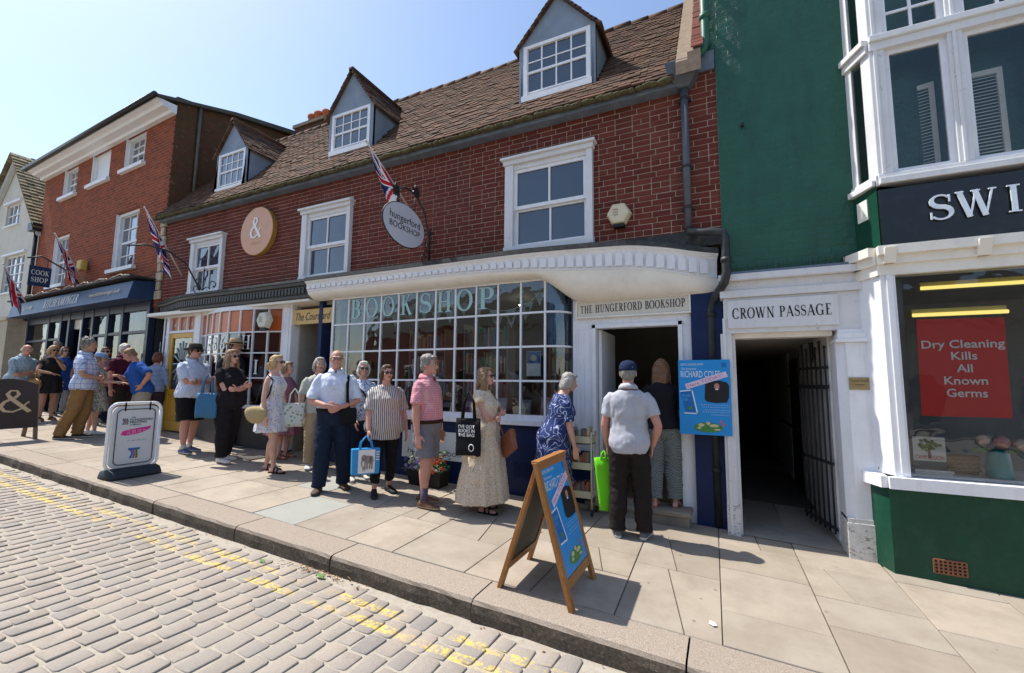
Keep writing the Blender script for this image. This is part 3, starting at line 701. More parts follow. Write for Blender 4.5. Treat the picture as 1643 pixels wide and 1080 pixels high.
for j in range(4):
    r0 = [(p[0]-.004, p[1]+.012, ROWZ[j]+.012) for p in cpts]; r1 = [(p[0]-.004, p[1]+.012, ROWZ[j+1]-.012) for p in cpts]
    mb = MB(); mb.loft([r0, r1], 0, False, False, True); mb.build('curved_pane', GLASS, bay_o, fix=False)
    for a, b in ((outl[0], outl[1]), (cpts[8], outl[-1])): MB().poly([(a[0], a[1], ROWZ[j]+.01), (b[0], b[1], ROWZ[j]+.01), (b[0], b[1], ROWZ[j+1]-.01), (a[0], a[1], ROWZ[j+1]-.01)]).build('side_pane', GLASS, bay_o, fix=False)
st = MB(); curve_strip(st, outl, -.1, 1.03, .1, -.004); st.build('navy_stall_riser', NAVY, bld)
for (px, py) in ((838, 765), (712, 752)):
    p = atY(px, py, BYF); v = MB()
    for i in range(7): v.box(p[0]-.13, p[0]+.13, BYF-.014, BYF-.004, p[2]+i*.026, p[2]+i*.026+.014)
    v.build('riser_vent', NAVY, bld)
# lettering and print on the bay
MINT = M('mint_lettering', (.34, .54, .52), .6, .04, 4, 0)
xs = [(241, 300), (323, 392), (412, 482), (512, 578), (615, 683), (708, 792), (815, 905), (932, 1022)]
for ch, (a, b) in zip('BOOKSHOP', xs):
    pa, pb = atY(490+a/3.375, 380+437/3.375-(a-240)*.072/3.375*1.0, BYF), atY(490+b/3.375, 500, BYF)
    serif_on('window_letter', ch, .31, (pa[0], BYF+.006, 2.60), (1, 0, 0), (0, 0, 1), MINT, bay_o, width=pb[0]-pa[0], off=.0)
# sign panel on the navy riser
sp = thing('riser_sign', 'pale panel with teal lettering on the navy wall under the bookshop window', 'sign', (-3.6, BYF-.03, .5))
MB().box(-4.35, -3.12, BYF-.03, BYF-.006, .47, .86).build('panel', M('pale_sign', (.62, .66, .68), .6, .05), sp)
sans('lettering', 'hungerfordbooks', .085, (-4.25, BYF-.03, .53), (1, 0, 0), (0, 0, 1), M('slate_lettering', (.10, .13, .15), .6, .05), sp, width=1.06)
sans('lettering', '&', .085, (-3.42, BYF-.03, .70), (1, 0, 0), (0, 0, 1), M('teal_lettering', (.03, .22, .20), .6, .05), sp)
# ------------------------------------------------------------------ bookshop doorway
DY = 5.60
P = lambda x, y, Y=DY: atY(x, y, Y)
dl, dr = P(957, 526)[0], P(1088, 525)[0]; dtop = P(1000, 526)[2]; FLO = .20
df = MB()
jl0 = BAYF+cr+.02; jr1 = P(1112, 600)[0]
df.box(jl0, dl, DY-.03, DY+.1, FLO-.2, dtop); df.box(dr, jr1, DY-.03, DY+.1, FLO-.2, dtop); df.box(jl0, jr1, DY-.03, DY+.1, dtop, dtop+.14)
df.box(dl-.05, dl, DY-.055, DY-.03, .2, dtop+.05); df.box(dr, dr+.05, DY-.055, DY-.03, FLO-.1, dtop+.05); df.box(dl-.05, dr+.05, DY-.055, DY-.031, dtop, dtop+.05)
for x in (jl0+.05, jl0+.12): df.box(x, x+.03, DY-.042, DY-.03, .8, dtop)
df.box(jl0, jr1, DY-.02, DY+.12, dtop+.14, 2.75)
dfo = df.build('door_frame', WHITE, bld, bev=.004)
MB().box(jl0-.01, dl-.052, DY-.06, DY-.02, -.05, .72).build('navy_plinth', NAVY, bld)
lf = MB(); lf.box(dl+.01, dl+.05, DY+.06, DY+.85, .22, dtop-.01); lf.build('door_leaf', WHITE, bld)
sl = P(927, 487, DY-.05); sr = P(1106, 506, DY-.05)
sg = thing('shop_name_sign', 'cream board reading THE HUNGERFORD BOOKSHOP over the shop door', 'sign', (sl[0], DY-.07, sr[2]))
MB().box(sl[0], sr[0], DY-.07, DY-.032, dtop+.155, dtop+.345).build('board', M('cream_board', (.64, .60, .50), .5, .05), sg, bev=.006)
fr_ = MB(); z0, z1 = dtop+.155, dtop+.345
for q in ((sl[0]-.02, sr[0]+.02, z0-.02, z0), (sl[0]-.02, sr[0]+.02, z1, z1+.02), (sl[0]-.02, sl[0], z0, z1), (sr[0], sr[0]+.02, z0, z1)): fr_.box(q[0], q[1], DY-.085, DY-.033, q[2], q[3])
fr_.build('border', CREAM, sg)
serif_on('lettering', 'THE HUNGERFORD BOOKSHOP', .10, (sl[0]+.04, DY-.071, z0+.045), (1, 0, 0.012), (0, 0, 1), INK, sg, width=sr[0]-sl[0]-.08)
MB().box(jr1, .02, DY-.08, DY+.1, -.1, 2.78).build('navy_wall', NAVY, bld)
stp = MB(); stp.box(dl-.05, -.385, 5.30, DY+.1, -.1, .13).box(dl-.08, -.36, 5.27, DY+.1, .13, .185)
stp.build('door_step', M('worn_stone', (.22, .19, .15), .85, .3, 6, .4, 40), bld, bev=.015)
# interior of the bookshop
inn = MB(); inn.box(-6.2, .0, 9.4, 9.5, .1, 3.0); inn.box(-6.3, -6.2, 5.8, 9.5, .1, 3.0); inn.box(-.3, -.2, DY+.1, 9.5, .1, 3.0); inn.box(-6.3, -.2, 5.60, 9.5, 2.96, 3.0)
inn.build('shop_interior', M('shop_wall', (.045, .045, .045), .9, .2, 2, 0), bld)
MB().box(-6.3, -.35, 5.64, 9.5, .1, FLO).build('shop_floor', WOODD, bld)
MB().box(-5.95, -1.8, BYF+.06, BYF+.55, 1.03, 1.10).build('window_board', M('pale_board', (.45, .42, .36), .6, .1), bld)

LAMP = N('lit_spot'); _e = LAMP.new('Emission', {'Color': (1, .85, .62), 'Strength': 14.0}); LAMP.l.new(_e.outputs[0], LAMP.out.inputs[0])
for i, (x, y) in enumerate(((-1.25, 7.3), (-.95, 8.3), (-3.0, 6.6), (-4.6, 6.9))):
    t = thing('ceiling_spot', ('nearest', 'furthest', 'middle', 'leftmost')[i]+' small lit ceiling spot inside the bookshop', 'lamp', (x, y, 2.85), group='ceiling spots in the bookshop')
    MB().tube([(x, y, 2.95), (x, y, 2.86)], .04, 10).build('can', IRON, t); MB().ell((x, y, 2.855), (.028, .028, .014), 10, 6).build('bulb', LAMP.mat, t)
    ld = bpy.data.lights.new('spot_light', 'POINT'); ld.energy = 2; ld.color = (1, .86, .66); ld.shadow_soft_size = .04; lo = bpy.data.objects.new('spot_light', ld); link(lo, t); lo.location = (0, 0, -.06)
# ------------------------------------------------------------------ the grey and white shopfront on the left of the brick building
epath = []
for i in range(40):
    x = -11.42+5.1*i/39; k = 1-smooth(-11.45, -9.6, x); epath.append((x, 5.14+.27*k**1.5, -.015*k))
sweep(epath, [(-.3, 3.22), (-.3, 3.33), (.012, 3.30), (.02, 3.255), (-.02, 3.25)], MATS['lead_edge'], 'cornice_lead', bld)
ec = sweep(epath, [(-.3, 3.248), (.0, 3.248), (-.01, 3.20), (-.05, 3.185), (-.06, 3.05), (-.045, 3.03), (-.05, 2.99), (-.08, 2.97), (-.3, 2.97)], GREYP, 'cornice', bld)
dn = MB(); x = -11.3
while x < -6.4:
    u = (x+11.42)/5.1*39; i0 = min(int(u), 38); p = Vector(epath[i0]).lerp(Vector(epath[i0+1]), u-i0); t = (Vector(epath[i0+1])-Vector(epath[i0])).normalized(); o = Vector((t.y, -t.x, 0))
    b = Vector((p.x, p.y, p.z))+o*(-.055)
    dn.prism([b-t*.026+Vector((0, 0, 3.06)), b+t*.026+Vector((0, 0, 3.06)), b+t*.026+Vector((0, 0, 3.165)), b-t*.026+Vector((0, 0, 3.165))], o*.03); x += .085
tag(dn.build('dentils', GREYP, ec), kind='stuff')
MB().box(-11.4, -6.35, 5.22, 5.6, 2.93, 3.0).build('soffit', CREAM, bld)
def bowY(x, a=-9.72, b=-7.2, d=.24): t = (x-a)/(b-a); return 5.44-d*4*t*(1-t)*(.75+.25*4*t*(1-t))
bw = [(-9.72+2.52*i/24, bowY(-9.72+2.52*i/24)) for i in range(25)]
BZ = [1.12, 1.61, 2.07, 2.46, 2.88]
b = MB(); curve_strip(b, bw, 2.88, 2.96, .08, -.02); curve_strip(b, bw, 1.06, 1.12, .1, -.05)
b.box(-9.80, -9.70, 5.38, 5.52, .4, 2.96); b.box(-7.24, -6.98, 5.40, 5.56, .35, 2.96); b.box(-7.18, -7.04, 5.385, 5.40, .7, 2.9)
bow = b.build('bow_window', WHITE, bld)
bc = [-9.70+i*(2.48/8) for i in range(9)]
g = MB()
for z in BZ[1:-1]: curve_strip(g, bw, z-.012, z+.012, .03, -.004)
for x in bc: g.box(x-.012, x+.012, bowY(x)-.012, bowY(x)+.03, 1.1, 2.89)
g.build('glazing_bars', WHITE, bow)
ORANGE = M('orange_panel', (.55, .15, .03), .6, .15, 3, 0); ORGL = M('orange_film_pane', (.46, .11, .022), .3, .35, 1.6, 0, spec=.5)
for i in range(8):
    for j in range(4):
        a, c = bc[i]+.01, bc[i+1]-.01; ya, yc = bowY(a)+.012, bowY(c)+.012
        MB().poly([(a, ya, BZ[j]+.01), (c, yc, BZ[j]+.01), (c, yc, BZ[j+1]-.01), (a, ya, BZ[j+1]-.01)]).build('pane', GLASS if j < 3 or i == 6 else ORGL, bow, fix=False)
    if i not in (6,): MB().poly([(bc[i], bowY(bc[i])+.09, 2.47), (bc[i+1], bowY(bc[i+1])+.09, 2.47), (bc[i+1], bowY(bc[i+1])+.09, 2.9), (bc[i], bowY(bc[i])+.09, 2.9)]).build('orange_blind', ORANGE, bow, fix=False)
MB().box(-7.42, -7.30, 5.50, 5.56, 1.15, 2.9).build('orange_post', ORANGE, bow)
WL = M('white_lettering', (.80, .80, .78), .6, .03, 4, 0)
for ch, i, j in (('R', 1, 2), ('8', 2, 2), ('6', 3, 2), ('H', 5, 2), ('R', 1, 1), ('I', 6, 1), ('C', 7, 1)):
    x = bc[i]+.04; x2 = bc[i+1]-.04; u = Vector((x2-x, bowY(x2)-bowY(x), 0)).normalized()
    serif_on('window_letter', ch, .26, (x+.02, bowY(x)-.0, BZ[j]+.07), u, (0, 0, 1), WL, bow, off=.004)
eb = MB(); curve_strip(eb, bw, .25, 1.06, .1, -.005); eb.build('charcoal_stall_riser', GREYP, bld)
# yellow door with transom lights, and the curved lights to its left
dX0, dX1 = -10.84, -9.92
d = MB(); d.box(dX0-.09, dX0, 5.39, 5.5, .4, 2.96); d.box(dX1, dX1+.12, 5.39, 5.5, .4, 2.96); d.box(dX0, dX1, 5.40, 5.5, 2.56, 2.61); d.box(dX0, dX1, 5.40, 5.5, 2.90, 2.96)
for i in (1, 2): xx = dX0+(dX1-dX0)*i/3; d.box(xx-.015, xx+.015, 5.41, 5.48, 2.61, 2.90)
dfr = d.build('door_frame', WHITE, bld)
for i in range(3):
    a = dX0+(dX1-dX0)*i/3; MB().poly([(a+.01, 5.45, 2.62), (a+.3, 5.45, 2.62), (a+.3, 5.45, 2.9), (a+.01, 5.45, 2.9)]).build('transom_pane', ORGL, dfr, fix=False)
    MB().box(a, a+.3, 5.5, 5.51, 2.6, 2.92).build('orange_blind', ORANGE, dfr)
    sans('window_letter', 'eoe'[i], .11, (a+.1, 5.445, 2.70), (1, 0, 0), (0, 0, 1), WL, dfr)
yd = MB(); zb = gz(-10.4, 5.45)+.03
yd.box(dX0, dX0+.11, 5.42, 5.47, zb, 2.56); yd.box(dX1-.11, dX1, 5.42, 5.47, zb, 2.56); yd.box(dX0+.11, dX1-.11, 5.42, 5.47, 2.45, 2.56); yd.box(dX0+.11, dX1-.11, 5.42, 5.47, 1.25, 1.36); yd.box(dX0+.11, dX1-.11, 5.42, 5.47, zb, zb+.2); yd.box(dX0+.11, dX1-.11, 5.44, 5.46, zb+.2, 1.25); yd.box(dX0+.2, dX1-.2, 5.43, 5.45, zb+.3, 1.15)
ydo = yd.build('yellow_door', YELLOWP, bld, bev=.008)
MB().poly([(dX0+.1, 5.45, 1.35), (dX1-.1, 5.45, 1.35), (dX1-.1, 5.45, 2.46), (dX0+.1, 5.45, 2.46)]).build('door_glass', GLASS, ydo, fix=False)
orn = MB(); cx, cz = (dX0+dX1)/2, 1.9
for k in range(16):
    a = 2*math.pi*k/16; orn.tube([(cx+.07*math.cos(a), 5.448, cz+.1*math.sin(a)), (cx+.3*math.cos(a), 5.448, cz+.48*math.sin(a))], [.012, .02], 5)
orn.build('glass_ornament', M('pale_etching', (.45, .52, .5), .6, .1), ydo)
lw = [(-11.40, 5.62), (-11.30, 5.53), (-11.16, 5.47), (-11.0, 5.44), (-10.92, 5.43)]
b = MB(); curve_strip(b, lw, 2.9, 2.96, .06, -.01); curve_strip(b, lw, 1.0, 1.08, .08, -.03)
for z in (1.6, 2.05, 2.5): curve_strip(b, lw, z-.01, z+.01, .03, 0)
for p in lw: b.box(p[0]-.013, p[0]+.013, p[1]-.012, p[1]+.03, 1.05, 2.93)
lwo = b.build('side_lights', WHITE, bld)
for p, q in zip(lw[:-1], lw[1:]): MB().poly([(p[0], p[1]+.01, 1.08), (q[0], q[1]+.01, 1.08), (q[0], q[1]+.01, 2.9), (p[0], p[1]+.01, 2.9)]).build('pane', GLASS, lwo, fix=False)
for ch, p in zip('AUL', lw[1:]): serif_on('window_letter', ch, .24, (p[0]-.1, p[1]-.02, 2.15), (1, -.3, 0), (0, 0, 1), WL, lwo, width=.08)
sr_ = MB(); curve_strip(sr_, lw, .3, 1.0, .08, -.01); sr_.build('charcoal_stall_riser', GREYP, bld)
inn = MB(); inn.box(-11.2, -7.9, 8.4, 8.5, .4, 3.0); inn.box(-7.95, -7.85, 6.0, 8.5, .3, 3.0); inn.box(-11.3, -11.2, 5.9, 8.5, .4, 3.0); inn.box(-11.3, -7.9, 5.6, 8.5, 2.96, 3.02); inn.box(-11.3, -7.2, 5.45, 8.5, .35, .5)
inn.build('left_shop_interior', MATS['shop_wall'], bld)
# courtyard entry between the shops
ce = MB(); ce.box(-7.95, -6.78, 6.02, 6.1, .2, 3.0); ce.box(-6.98, -6.94, 5.56, 6.0, .2, 3.0); ce.build('courtyard_wall', M('grey_cream_wall', (.36, .33, .28), .8, .1), bld)
MB().box(-6.8, -6.2, 8.2, 8.3, .2, 3.0).build('alley_end_wall', DARK, bld)
MB().box(-7.9, -5.95, 5.5, 8.3, 2.9, 2.96).build('alley_ceiling', M('alley_cream', (.40, .35, .28), .8, .1), bld)
MB().box(-6.32, -6.24, 5.42, 8.3, .1, 2.95).build('alley_wall', NAVY, bld)
sg = thing('courtyard_sign', 'yellow board reading The Courtyard in black script over the alley', 'sign', (-6.5, 5.44, 2.57))
MB().box(-7.06, -6.0, 5.43, 5.46, 2.57, 2.83).build('board', M('buff_board', (.62, .42, .16), .5, .05), sg)
sans('lettering', 'The Courtyard', .14, (-6.94, 5.428, 2.635), (1, 0, 0), (0, 0, 1), INK, sg, width=.86, shear=.35)
def boardsign(name, label, x0, x1, z0, z1, col, bands, text=None):
    s = thing(name, label, 'sign', ((x0+x1)/2, 5.99, z0)); MB().box(x0, x1, 5.985, 6.015, z0, z1).build('panel', M('board_'+label[:12], col, .5, .04), s)
    for (a, c, cc) in bands: MB().box(x0+.03, x1-.03, 5.978, 5.984, z0+(z1-z0)*a, z0+(z1-z0)*c).build('band', M('band_%d_%d_%d' % tuple(int(q*99) for q in cc), cc, .5, .03), s)
    if text: sans('lettering', text, (z1-z0)*.42, (x0+.06, 5.974, z0+(z1-z0)*.32), (1, 0, 0), (0, 0, 1), INK, s, width=x1-x0-.12)
boardsign('notice_board', 'white board with dark red and blue bands in the alley', -7.76, -7.30, 2.06, 2.55, (.62, .64, .66), [(.5, .78, (.12, .02, .04)), (.2, .46, (.02, .14, .45))])
boardsign('notice_board', 'small white board with red lettering in the alley', -7.26, -7.0, 2.06, 2.45, (.60, .60, .60), [(.42, .55, (.45, .03, .03))])
boardsign('notice_board', 'long white board reading Bailey Robinson in the alley', -7.8, -6.9, 1.74, 2.0, (.62, .66, .70), [(.1, .14, (.05, .1, .2))], 'Bailey Robinson')
ab = thing('menu_board', 'dark panel with a gold ampersand standing in the alley', 'sign', (-7.3, 5.95, .35))
MB().box(-7.85, -6.85, 5.95, 5.98, .95, 1.68).build('panel', M('dark_slate', (.02, .019, .02), .5, .1), ab)
serif_on('lettering', '&', .26, (-7.45, 5.948, 1.33), (1, 0, 0), (0, 0, 1), GOLD, ab); sans('lettering', 'eliane', .07, (-7.55, 5.948, 1.15), (1, 0, 0), (0, 0, 1), WL, ab, width=.4)
# ------------------------------------------------------------------ three-storey orange brick house with the kitchen shop
TZ = gz(-11.45, FY)
kb = thing('brick_townhouse', 'tall three-storey orange-red brick house with white cornice and navy shop fascia', 'building', (-11.45, FY, TZ), -.04)
L = lambda z: z-TZ
KW = [(-6.25, -5.3, 6.92, 7.80), (-4.35, -3.23, 6.92, 7.80), (-2.38, -1.33, 6.92, 7.80), (-2.5, -1.3, 4.30, 5.78), (-6.42, -5.38, 4.25, 5.76)]
wb = MB()
def wall_holes(mb, x0, x1, y0, y1, z0, z1, holes):
    xs = sorted({x0, x1, *[h[0] for h in holes], *[h[1] for h in holes]}); zs = sorted({z0, z1, *[h[2] for h in holes], *[h[3] for h in holes]})
    for a, b in zip(xs[:-1], xs[1:]):
        run = None
        for c, d in zip(zs[:-1], zs[1:]):
            inside = any(h[0] <= (a+b)/2 <= h[1] and h[2] <= (c+d)/2 <= h[3] for h in holes)
            if inside:
                if run is not None: mb.box(a, b, y0, y1, run, c); run = None
            elif run is None: run = c
        if run is not None: mb.box(a, b, y0, y1, run, z1)
wall_holes(wb, -7.75, 0, 0, .3, L(3.2), L(7.86), [(a, b, L(c), L(d)) for a, b, c, d in KW])
kwall = wb.build('brick_wall', REDBRICK, kb)
fl = MB(); fl.prism([(-.02, .02, L(3)), (-.02, 3.3, L(3)), (-.02, 3.3, L(8.98)), (-.02, 1.3, L(8.5)), (-.02, .02, L(8.26))], (-.28, 0, 0)); fl.prism([(0.01, .02, L(3)), (0.01, .45, L(3)), (.01, .45, L(8.3)), (.01, .02, L(8.2))], (-.02, 0, 0)); fl.build('flank_wall', FLANKBRICK, kb)
MB().tube([(.05, .5, L(5.3)), (.05, .5, L(8.25))], .035, 8).build('flank_pipe', M('grey_brown_pipe', (.12, .11, .09), .7, .2), kb)
SLATE = M('mossy_slate', (.075, .072, .058), .85, .35, 14, .5, 40)
rf = MB(); rf.prism([(.12, -.52, L(7.99)), (.12, 1.3, L(8.56)), (.12, 3.4, L(9.04)), (.12, 5.6, L(7.6)), (.12, 5.6, L(7.4)), (.12, 3.4, L(8.90)), (.12, 1.3, L(8.46)), (.12, -.52, L(7.93))], (-8.05, 0, 0)); rf.build('roof', SLATE, kb)
cn = MB(); cn.prism([(0.06, 0.0, L(7.78)), (.06, -.10, L(7.78)), (.06, -.13, L(7.83)), (.06, -.28, L(7.85)), (.06, -.32, L(7.90)), (.06, -.42, L(7.93)), (.06, -.42, L(7.975)), (.06, 0, L(7.99))], (-7.85, 0, 0)); cn.build('cornice', CREAM if False else WHITE, kb)
gt = MB(); gt.tube([(.14, -.48, L(7.98)), (-7.9, -.48, L(7.98))], .06, 8); gt.build('gutter', BLACK, kb)
for (a, b, c, d) in KW:
    c, d = L(c), L(d); blind = abs(a+4.35) < .01
    m = MB(); m.box(a, a+.07, .06, .3, c, d); m.box(b-.07, b, .06, .3, c, d); m.box(a+.07, b-.07, .06, .3, d-.07, d); m.box(a-.1, b+.1, -.09, .2, c-.09, c)
    m.box(a-.005, a+.012, .0, .06, c, d)
    wo = m.build('sash_window', WHITE, kb)
    if blind: MB().box(a+.07, b-.07, .1, .2, c, d-.07).build('blind_panel', WHITE, wo); continue
    nx, nz = 3, 4; bars = MB(); gx0, gx1, gz0, gz1 = a+.07, b-.07, c+.02, d-.07
    for i in range(nx+1): xx = gx0+(gx1-gx0)*i/nx; bars.box(xx-.014, xx+.014, .13, .16, gz0, gz1)
    for i in range(nz+1): zz = gz0+(gz1-gz0)*i/nz; bars.box(gx0, gx1, .125, .155, zz-(.028 if i == 2 else .012), zz+(.028 if i == 2 else .012))
    bars.build('glazing_bars', WHITE, wo)
    for i in range(nx):
        for j in range(nz):
            p, q = gx0+(gx1-gx0)*i/nx+.01, gx0+(gx1-gx0)*(i+1)/nx-.01; r, s = gz0+(gz1-gz0)*j/nz+.01, gz0+(gz1-gz0)*(j+1)/nz-.01
            MB().poly([(p, .15, r), (q, .15, r), (q, .15, s), (p, .15, s)]).build('pane', GLASSUP, wo, fix=False)
    MB().box(a, b, .2, .29, c, d).build('window_back', DARK, wo)
# kitchen shop front
FB = M('navy_fascia', (.018, .045, .11), .4, .1, 3, .05)
f = MB(); f.prism([(-.15, -.50, L(3.33)), (-.15, -.42, L(3.72)), (-.15, .05, L(3.80)), (-.15, .05, L(3.36)), (-.15, -.44, L(3.31))], (-7.4, 0, 0)); fo = f.build('shop_fascia', FB, kb)
MB().box(-7.65, -.05, -.52, .05, L(3.80), L(3.835)).build('fascia_lead', MATS['lead_edge'], kb)
rng = random.Random(5); v = MB(); x = -7.5                                     # fairy lights cable looped along the fascia top
pts = []
while x < -.1: pts.append((x, -.5, L(3.86)+.03*math.sin(x*7)+rng.uniform(-.015, .015))); x += .09
v.tube(pts, .012, 5); v.build('light_cable', M('pale_cable', (.42, .38, .30), .7, .2), kb)
u, vv = Vector((1, 0, 0)), Vector((0, .2, 1)).normalized()
serif_on('lettering', 'KITCHENMONGER', .23, (-4.95, -.48, L(3.42)), u, vv, PALE, fo, width=2.15, off=.012)
sans('lettering', 'www.kitchenmonger.co.uk', .10, (-2.15, -.48, L(3.49)), u, vv, GOLD, fo, width=1.55, off=.012)
sans('lettering', 'Tel 01488', .10, (-6.45, -.48, L(3.46)), u, vv, GOLD, fo, width=.7, off=.012)
s = MB(); NV = M('shop_navy', (.012, .02, .05), .4, .2)
for x in (-7.55, -5.95, -5.1, -4.55, -3.7, -3.1, -2.25, -1.5, -.25): s.box(x-.06, x+.06, -.06, .06, L(.5), L(3.34))
for a, b in ((-7.5, -5.1), (-3.1, -.3)): s.box(a, b, -.07, .02, .2, .62); s.box(a, b, -.05, .01, L(2.62), L(2.68))
s.box(-7.6, -.2, -.05, .05, L(3.15), L(3.34))
s.build('shopfront', NV, kb)
for a, b in ((-7.5, -5.95), (-5.95, -5.1), (-3.1, -2.25), (-2.25, -1.5), (-1.5, -.3)): MB().poly([(a, .01, .62), (b, .01, .62), (b, .01, L(3.15)), (a, .01, L(3.15))]).build('shop_pane', GLASSCLR, kb, fix=False)
MB().box(-4.5, -3.75, .4, .46, .05, L(2.9)).build('shop_door', NV, kb); MB().box(-4.5, -3.75, .05, .2, L(2.9), L(3.15)).build('door_blind', CREAM, kb)
MB().box(-3.72, -3.66, -.08, .0, .05, L(3.1)).build('white_post', WHITE, kb)
m = MB(); m.box(-7.6, -.2, 2.4, 2.5, 0, L(3.2)); m.box(-7.7, -7.6, .1, 2.5, 0, L(3.2)); m.box(-.3, -.2, .1, 2.5, 0, L(3.2)); m.box(-7.6, -.2, .06, 2.5, L(3.2), L(3.25)); m.build('kitchen_shop_interior', MATS['shop_wall'], kb)
g = random.Random(2); 
for i in range(34):      # stock glimpsed behind the glass
    x = g.choice([g.uniform(-7.4, -5.2), g.uniform(-3.0, -.4)]); z = g.uniform(.7, 2.4); c = [(.30, .05, .08), (.35, .30, .25), (.05, .10, .05), (.25, .16, .08), (.2, .22, .25)][i % 5]
    MB().ell((x, g.uniform(.3, .9), z), (g.uniform(.06, .16), .08, g.uniform(.06, .2)), 8, 6).build('hanging_stock', M('stock_%d' % (i % 5), c, .5, .3), kb)
qs = MB(); z = 3.35; k = 0                                          # pale quoin stones at the joint of the two buildings
while z < 5.2:
    wd = .10 if k % 2 else .2; MB().box(-.02-wd*.4, wd*.6+.02, -.05, .0, L(z)+.01, L(z+.2)).build('quoin_stone', M('cream_stone', (.42, .36, .25), .9, .15), kb, bev=.01); z += .21; k += 1
# ------------------------------------------------------------------ white gabled house beyond
wh = thing('white_gabled_house', 'pale rendered house with a steep tiled gable at the far left', 'building', (-21.5, 5.75, gz(-21.5, 5.75)))
REND = M('cream_render', (.60, .57, .49), .9, .08, 2, .3, 30, dirt=(.40, .36, .29), dscale=1.5, damt=.4)
m = MB(); ax, az, ex, ez = -21.56, 9.0, -19.26, 6.39; lx = -24.0
wall_holes(m, lx, ex, 5.75, 6.0, .5, ez, [(-21.75, -20.15, 4.35, 5.6)])
m.prism([(lx, 5.75, ez), (-22.1, 5.75, ez), (-22.1, 5.75, az-(ax+22.1)*1.135), ], (0, .25, 0)); m.prism([(-21.0, 5.75, ez), (ex, 5.75, ez), (-21.0, 5.75, az-(-21.0-ax)*1.135)], (0, .25, 0))
m.prism([(-22.1, 5.75, 7.46), (-21.0, 5.75, 7.46), (-21.0, 5.75, az-(-21.0-ax)*1.135), (ax, 5.75, az), (-22.1, 5.75, az-(ax+22.1)*1.135)], (0, .25, 0)); m.box(-22.1, -21.0, 5.75, 6.0, ez, 6.7)
m.box(ex-.1, ex, 6.0, 11, .5, ez); m.build('rendered_wall', REND, wh)
r = MB()
for sx, e in ((-1, lx-.25), (1, ex+.25)):
    t = Vector((ax, 5.5, az+.15)); b = Vector((e, 5.5, ez-.2)); k = 22
    for i in range(k):
        p, q = b.lerp(t, i/k), b.lerp(t, (i+1.15)/k); n2 = Vector((sx*.75, 0, .66)); j = .02
        for s0 in np.arange(0, 5.5, .18):
            if sx < 0 and s0 > .5: break
            dd = Vector((0, s0, 0)); ee = Vector((0, s0+.172, 0)); h = n2*(.05+random.uniform(0, .015))
            r.hexa([p+dd, p+ee, q+ee, q+dd, p+dd+h, p+ee+h, q+ee+n2*.025, q+dd+n2*.025])
        if sx < 0: r.hexa([p+Vector((0, .5, 0)), p+Vector((0, 5.5, 0)), q+Vector((0, 5.5, 0)), q+Vector((0, .5, 0)), p+Vector((0, .5, .05)), p+Vector((0, 5.5, .05)), q+Vector((0, 5.5, .04)), q+Vector((0, .5, .04))])
tag(r.build('roof_tiles', M('lichen_tile', (.20, .16, .09), .9, .4, 12, .5, 40, island=.7), wh), kind='stuff')
bgm = MB(); bgm.prism([(ax, 5.62, az+.1), (ex+.2, 5.62, ez-.2), (ex+.2, 5.62, ez-.42), (ax, 5.62, az-.14)], (0, .12, 0)); bgm.prism([(ax, 5.62, az+.1), (lx-.2, 5.62, ez-.2), (lx-.2, 5.62, ez-.42), (ax, 5.62, az-.14)], (0, .12, 0)); bgm.build('bargeboard', M('grey_white_board', (.50, .50, .48), .7, .1), wh)
for (a, b, c, d2, nx, nz) in ((-22.1, -21.0, 6.7, 7.46, 3, 2), (-21.75, -20.15, 4.35, 5.6, 4, 4)):
    m = MB(); m.box(a, b, 5.80, 5.86, c, c+.06); m.box(a, b, 5.80, 5.86, d2-.05, d2); m.box(a-.05, b+.05, 5.70, 5.8, c-.05, c)
    for i in range(nx+1): xx = a+(b-a)*i/nx; m.box(xx-.025, xx+.025, 5.805, 5.855, c, d2)
    for i in range(1, nz): zz = c+(d2-c)*i/nz; m.box(a, b, 5.81, 5.85, zz-.015, zz+.015)
    m.box(a-.1, b+.1, 5.68, 5.75, d2, d2+.07)
    wo = m.build('window', WHITE, wh)
    for i in range(nx):
        for j in range(nz): MB().poly([(a+(b-a)*i/nx+.02, 5.84, c+(d2-c)*j/nz), (a+(b-a)*(i+1)/nx-.02, 5.84, c+(d2-c)*j/nz), (a+(b-a)*(i+1)/nx-.02, 5.84, c+(d2-c)*(j+1)/nz), (a+(b-a)*i/nx+.02, 5.84, c+(d2-c)*(j+1)/nz)]).build('pane', GLASSUP, wo, fix=False)
    MB().box(a, b, 5.9, 5.95, c, d2).build('window_back', DARK, wo)
MB().tube([(-19.2, 5.66, 6.2), (-19.2, 5.66, 3.3)], .05, 8).build('downpipe', BLACK, wh); MB().box(-19.35, -19.0, 5.5, 5.75, 6.1, 6.35).build('hopper', BLACK, wh)
ch = thing('chimney_stack', 'brick chimney with orange clay pots behind the tiled roof', 'chimney', (-10.9, 8.9, 7.2))
MB().box(-11.5, -10.3, 8.6, 9.2, 7.0, 9.18).build('stack', FLANKBRICK, ch); MB().box(-11.55, -10.25, 8.55, 9.25, 9.18, 9.28).build('capping', MATS['verge_mortar'], ch)
TERRA = M('terracotta', (.42, .13, .05), .8, .15)
for x, rr in ((-11.15, .12), (-10.85, .14), (-10.55, .11)): MB().tube([(x, 8.9, 9.26), (x, 8.9, 9.6), (x, 8.9, 9.62), (x, 8.9, 9.70)], [rr, rr*.9, rr*1.1, rr*1.1], 12).build('chimney_pot', TERRA, ch)
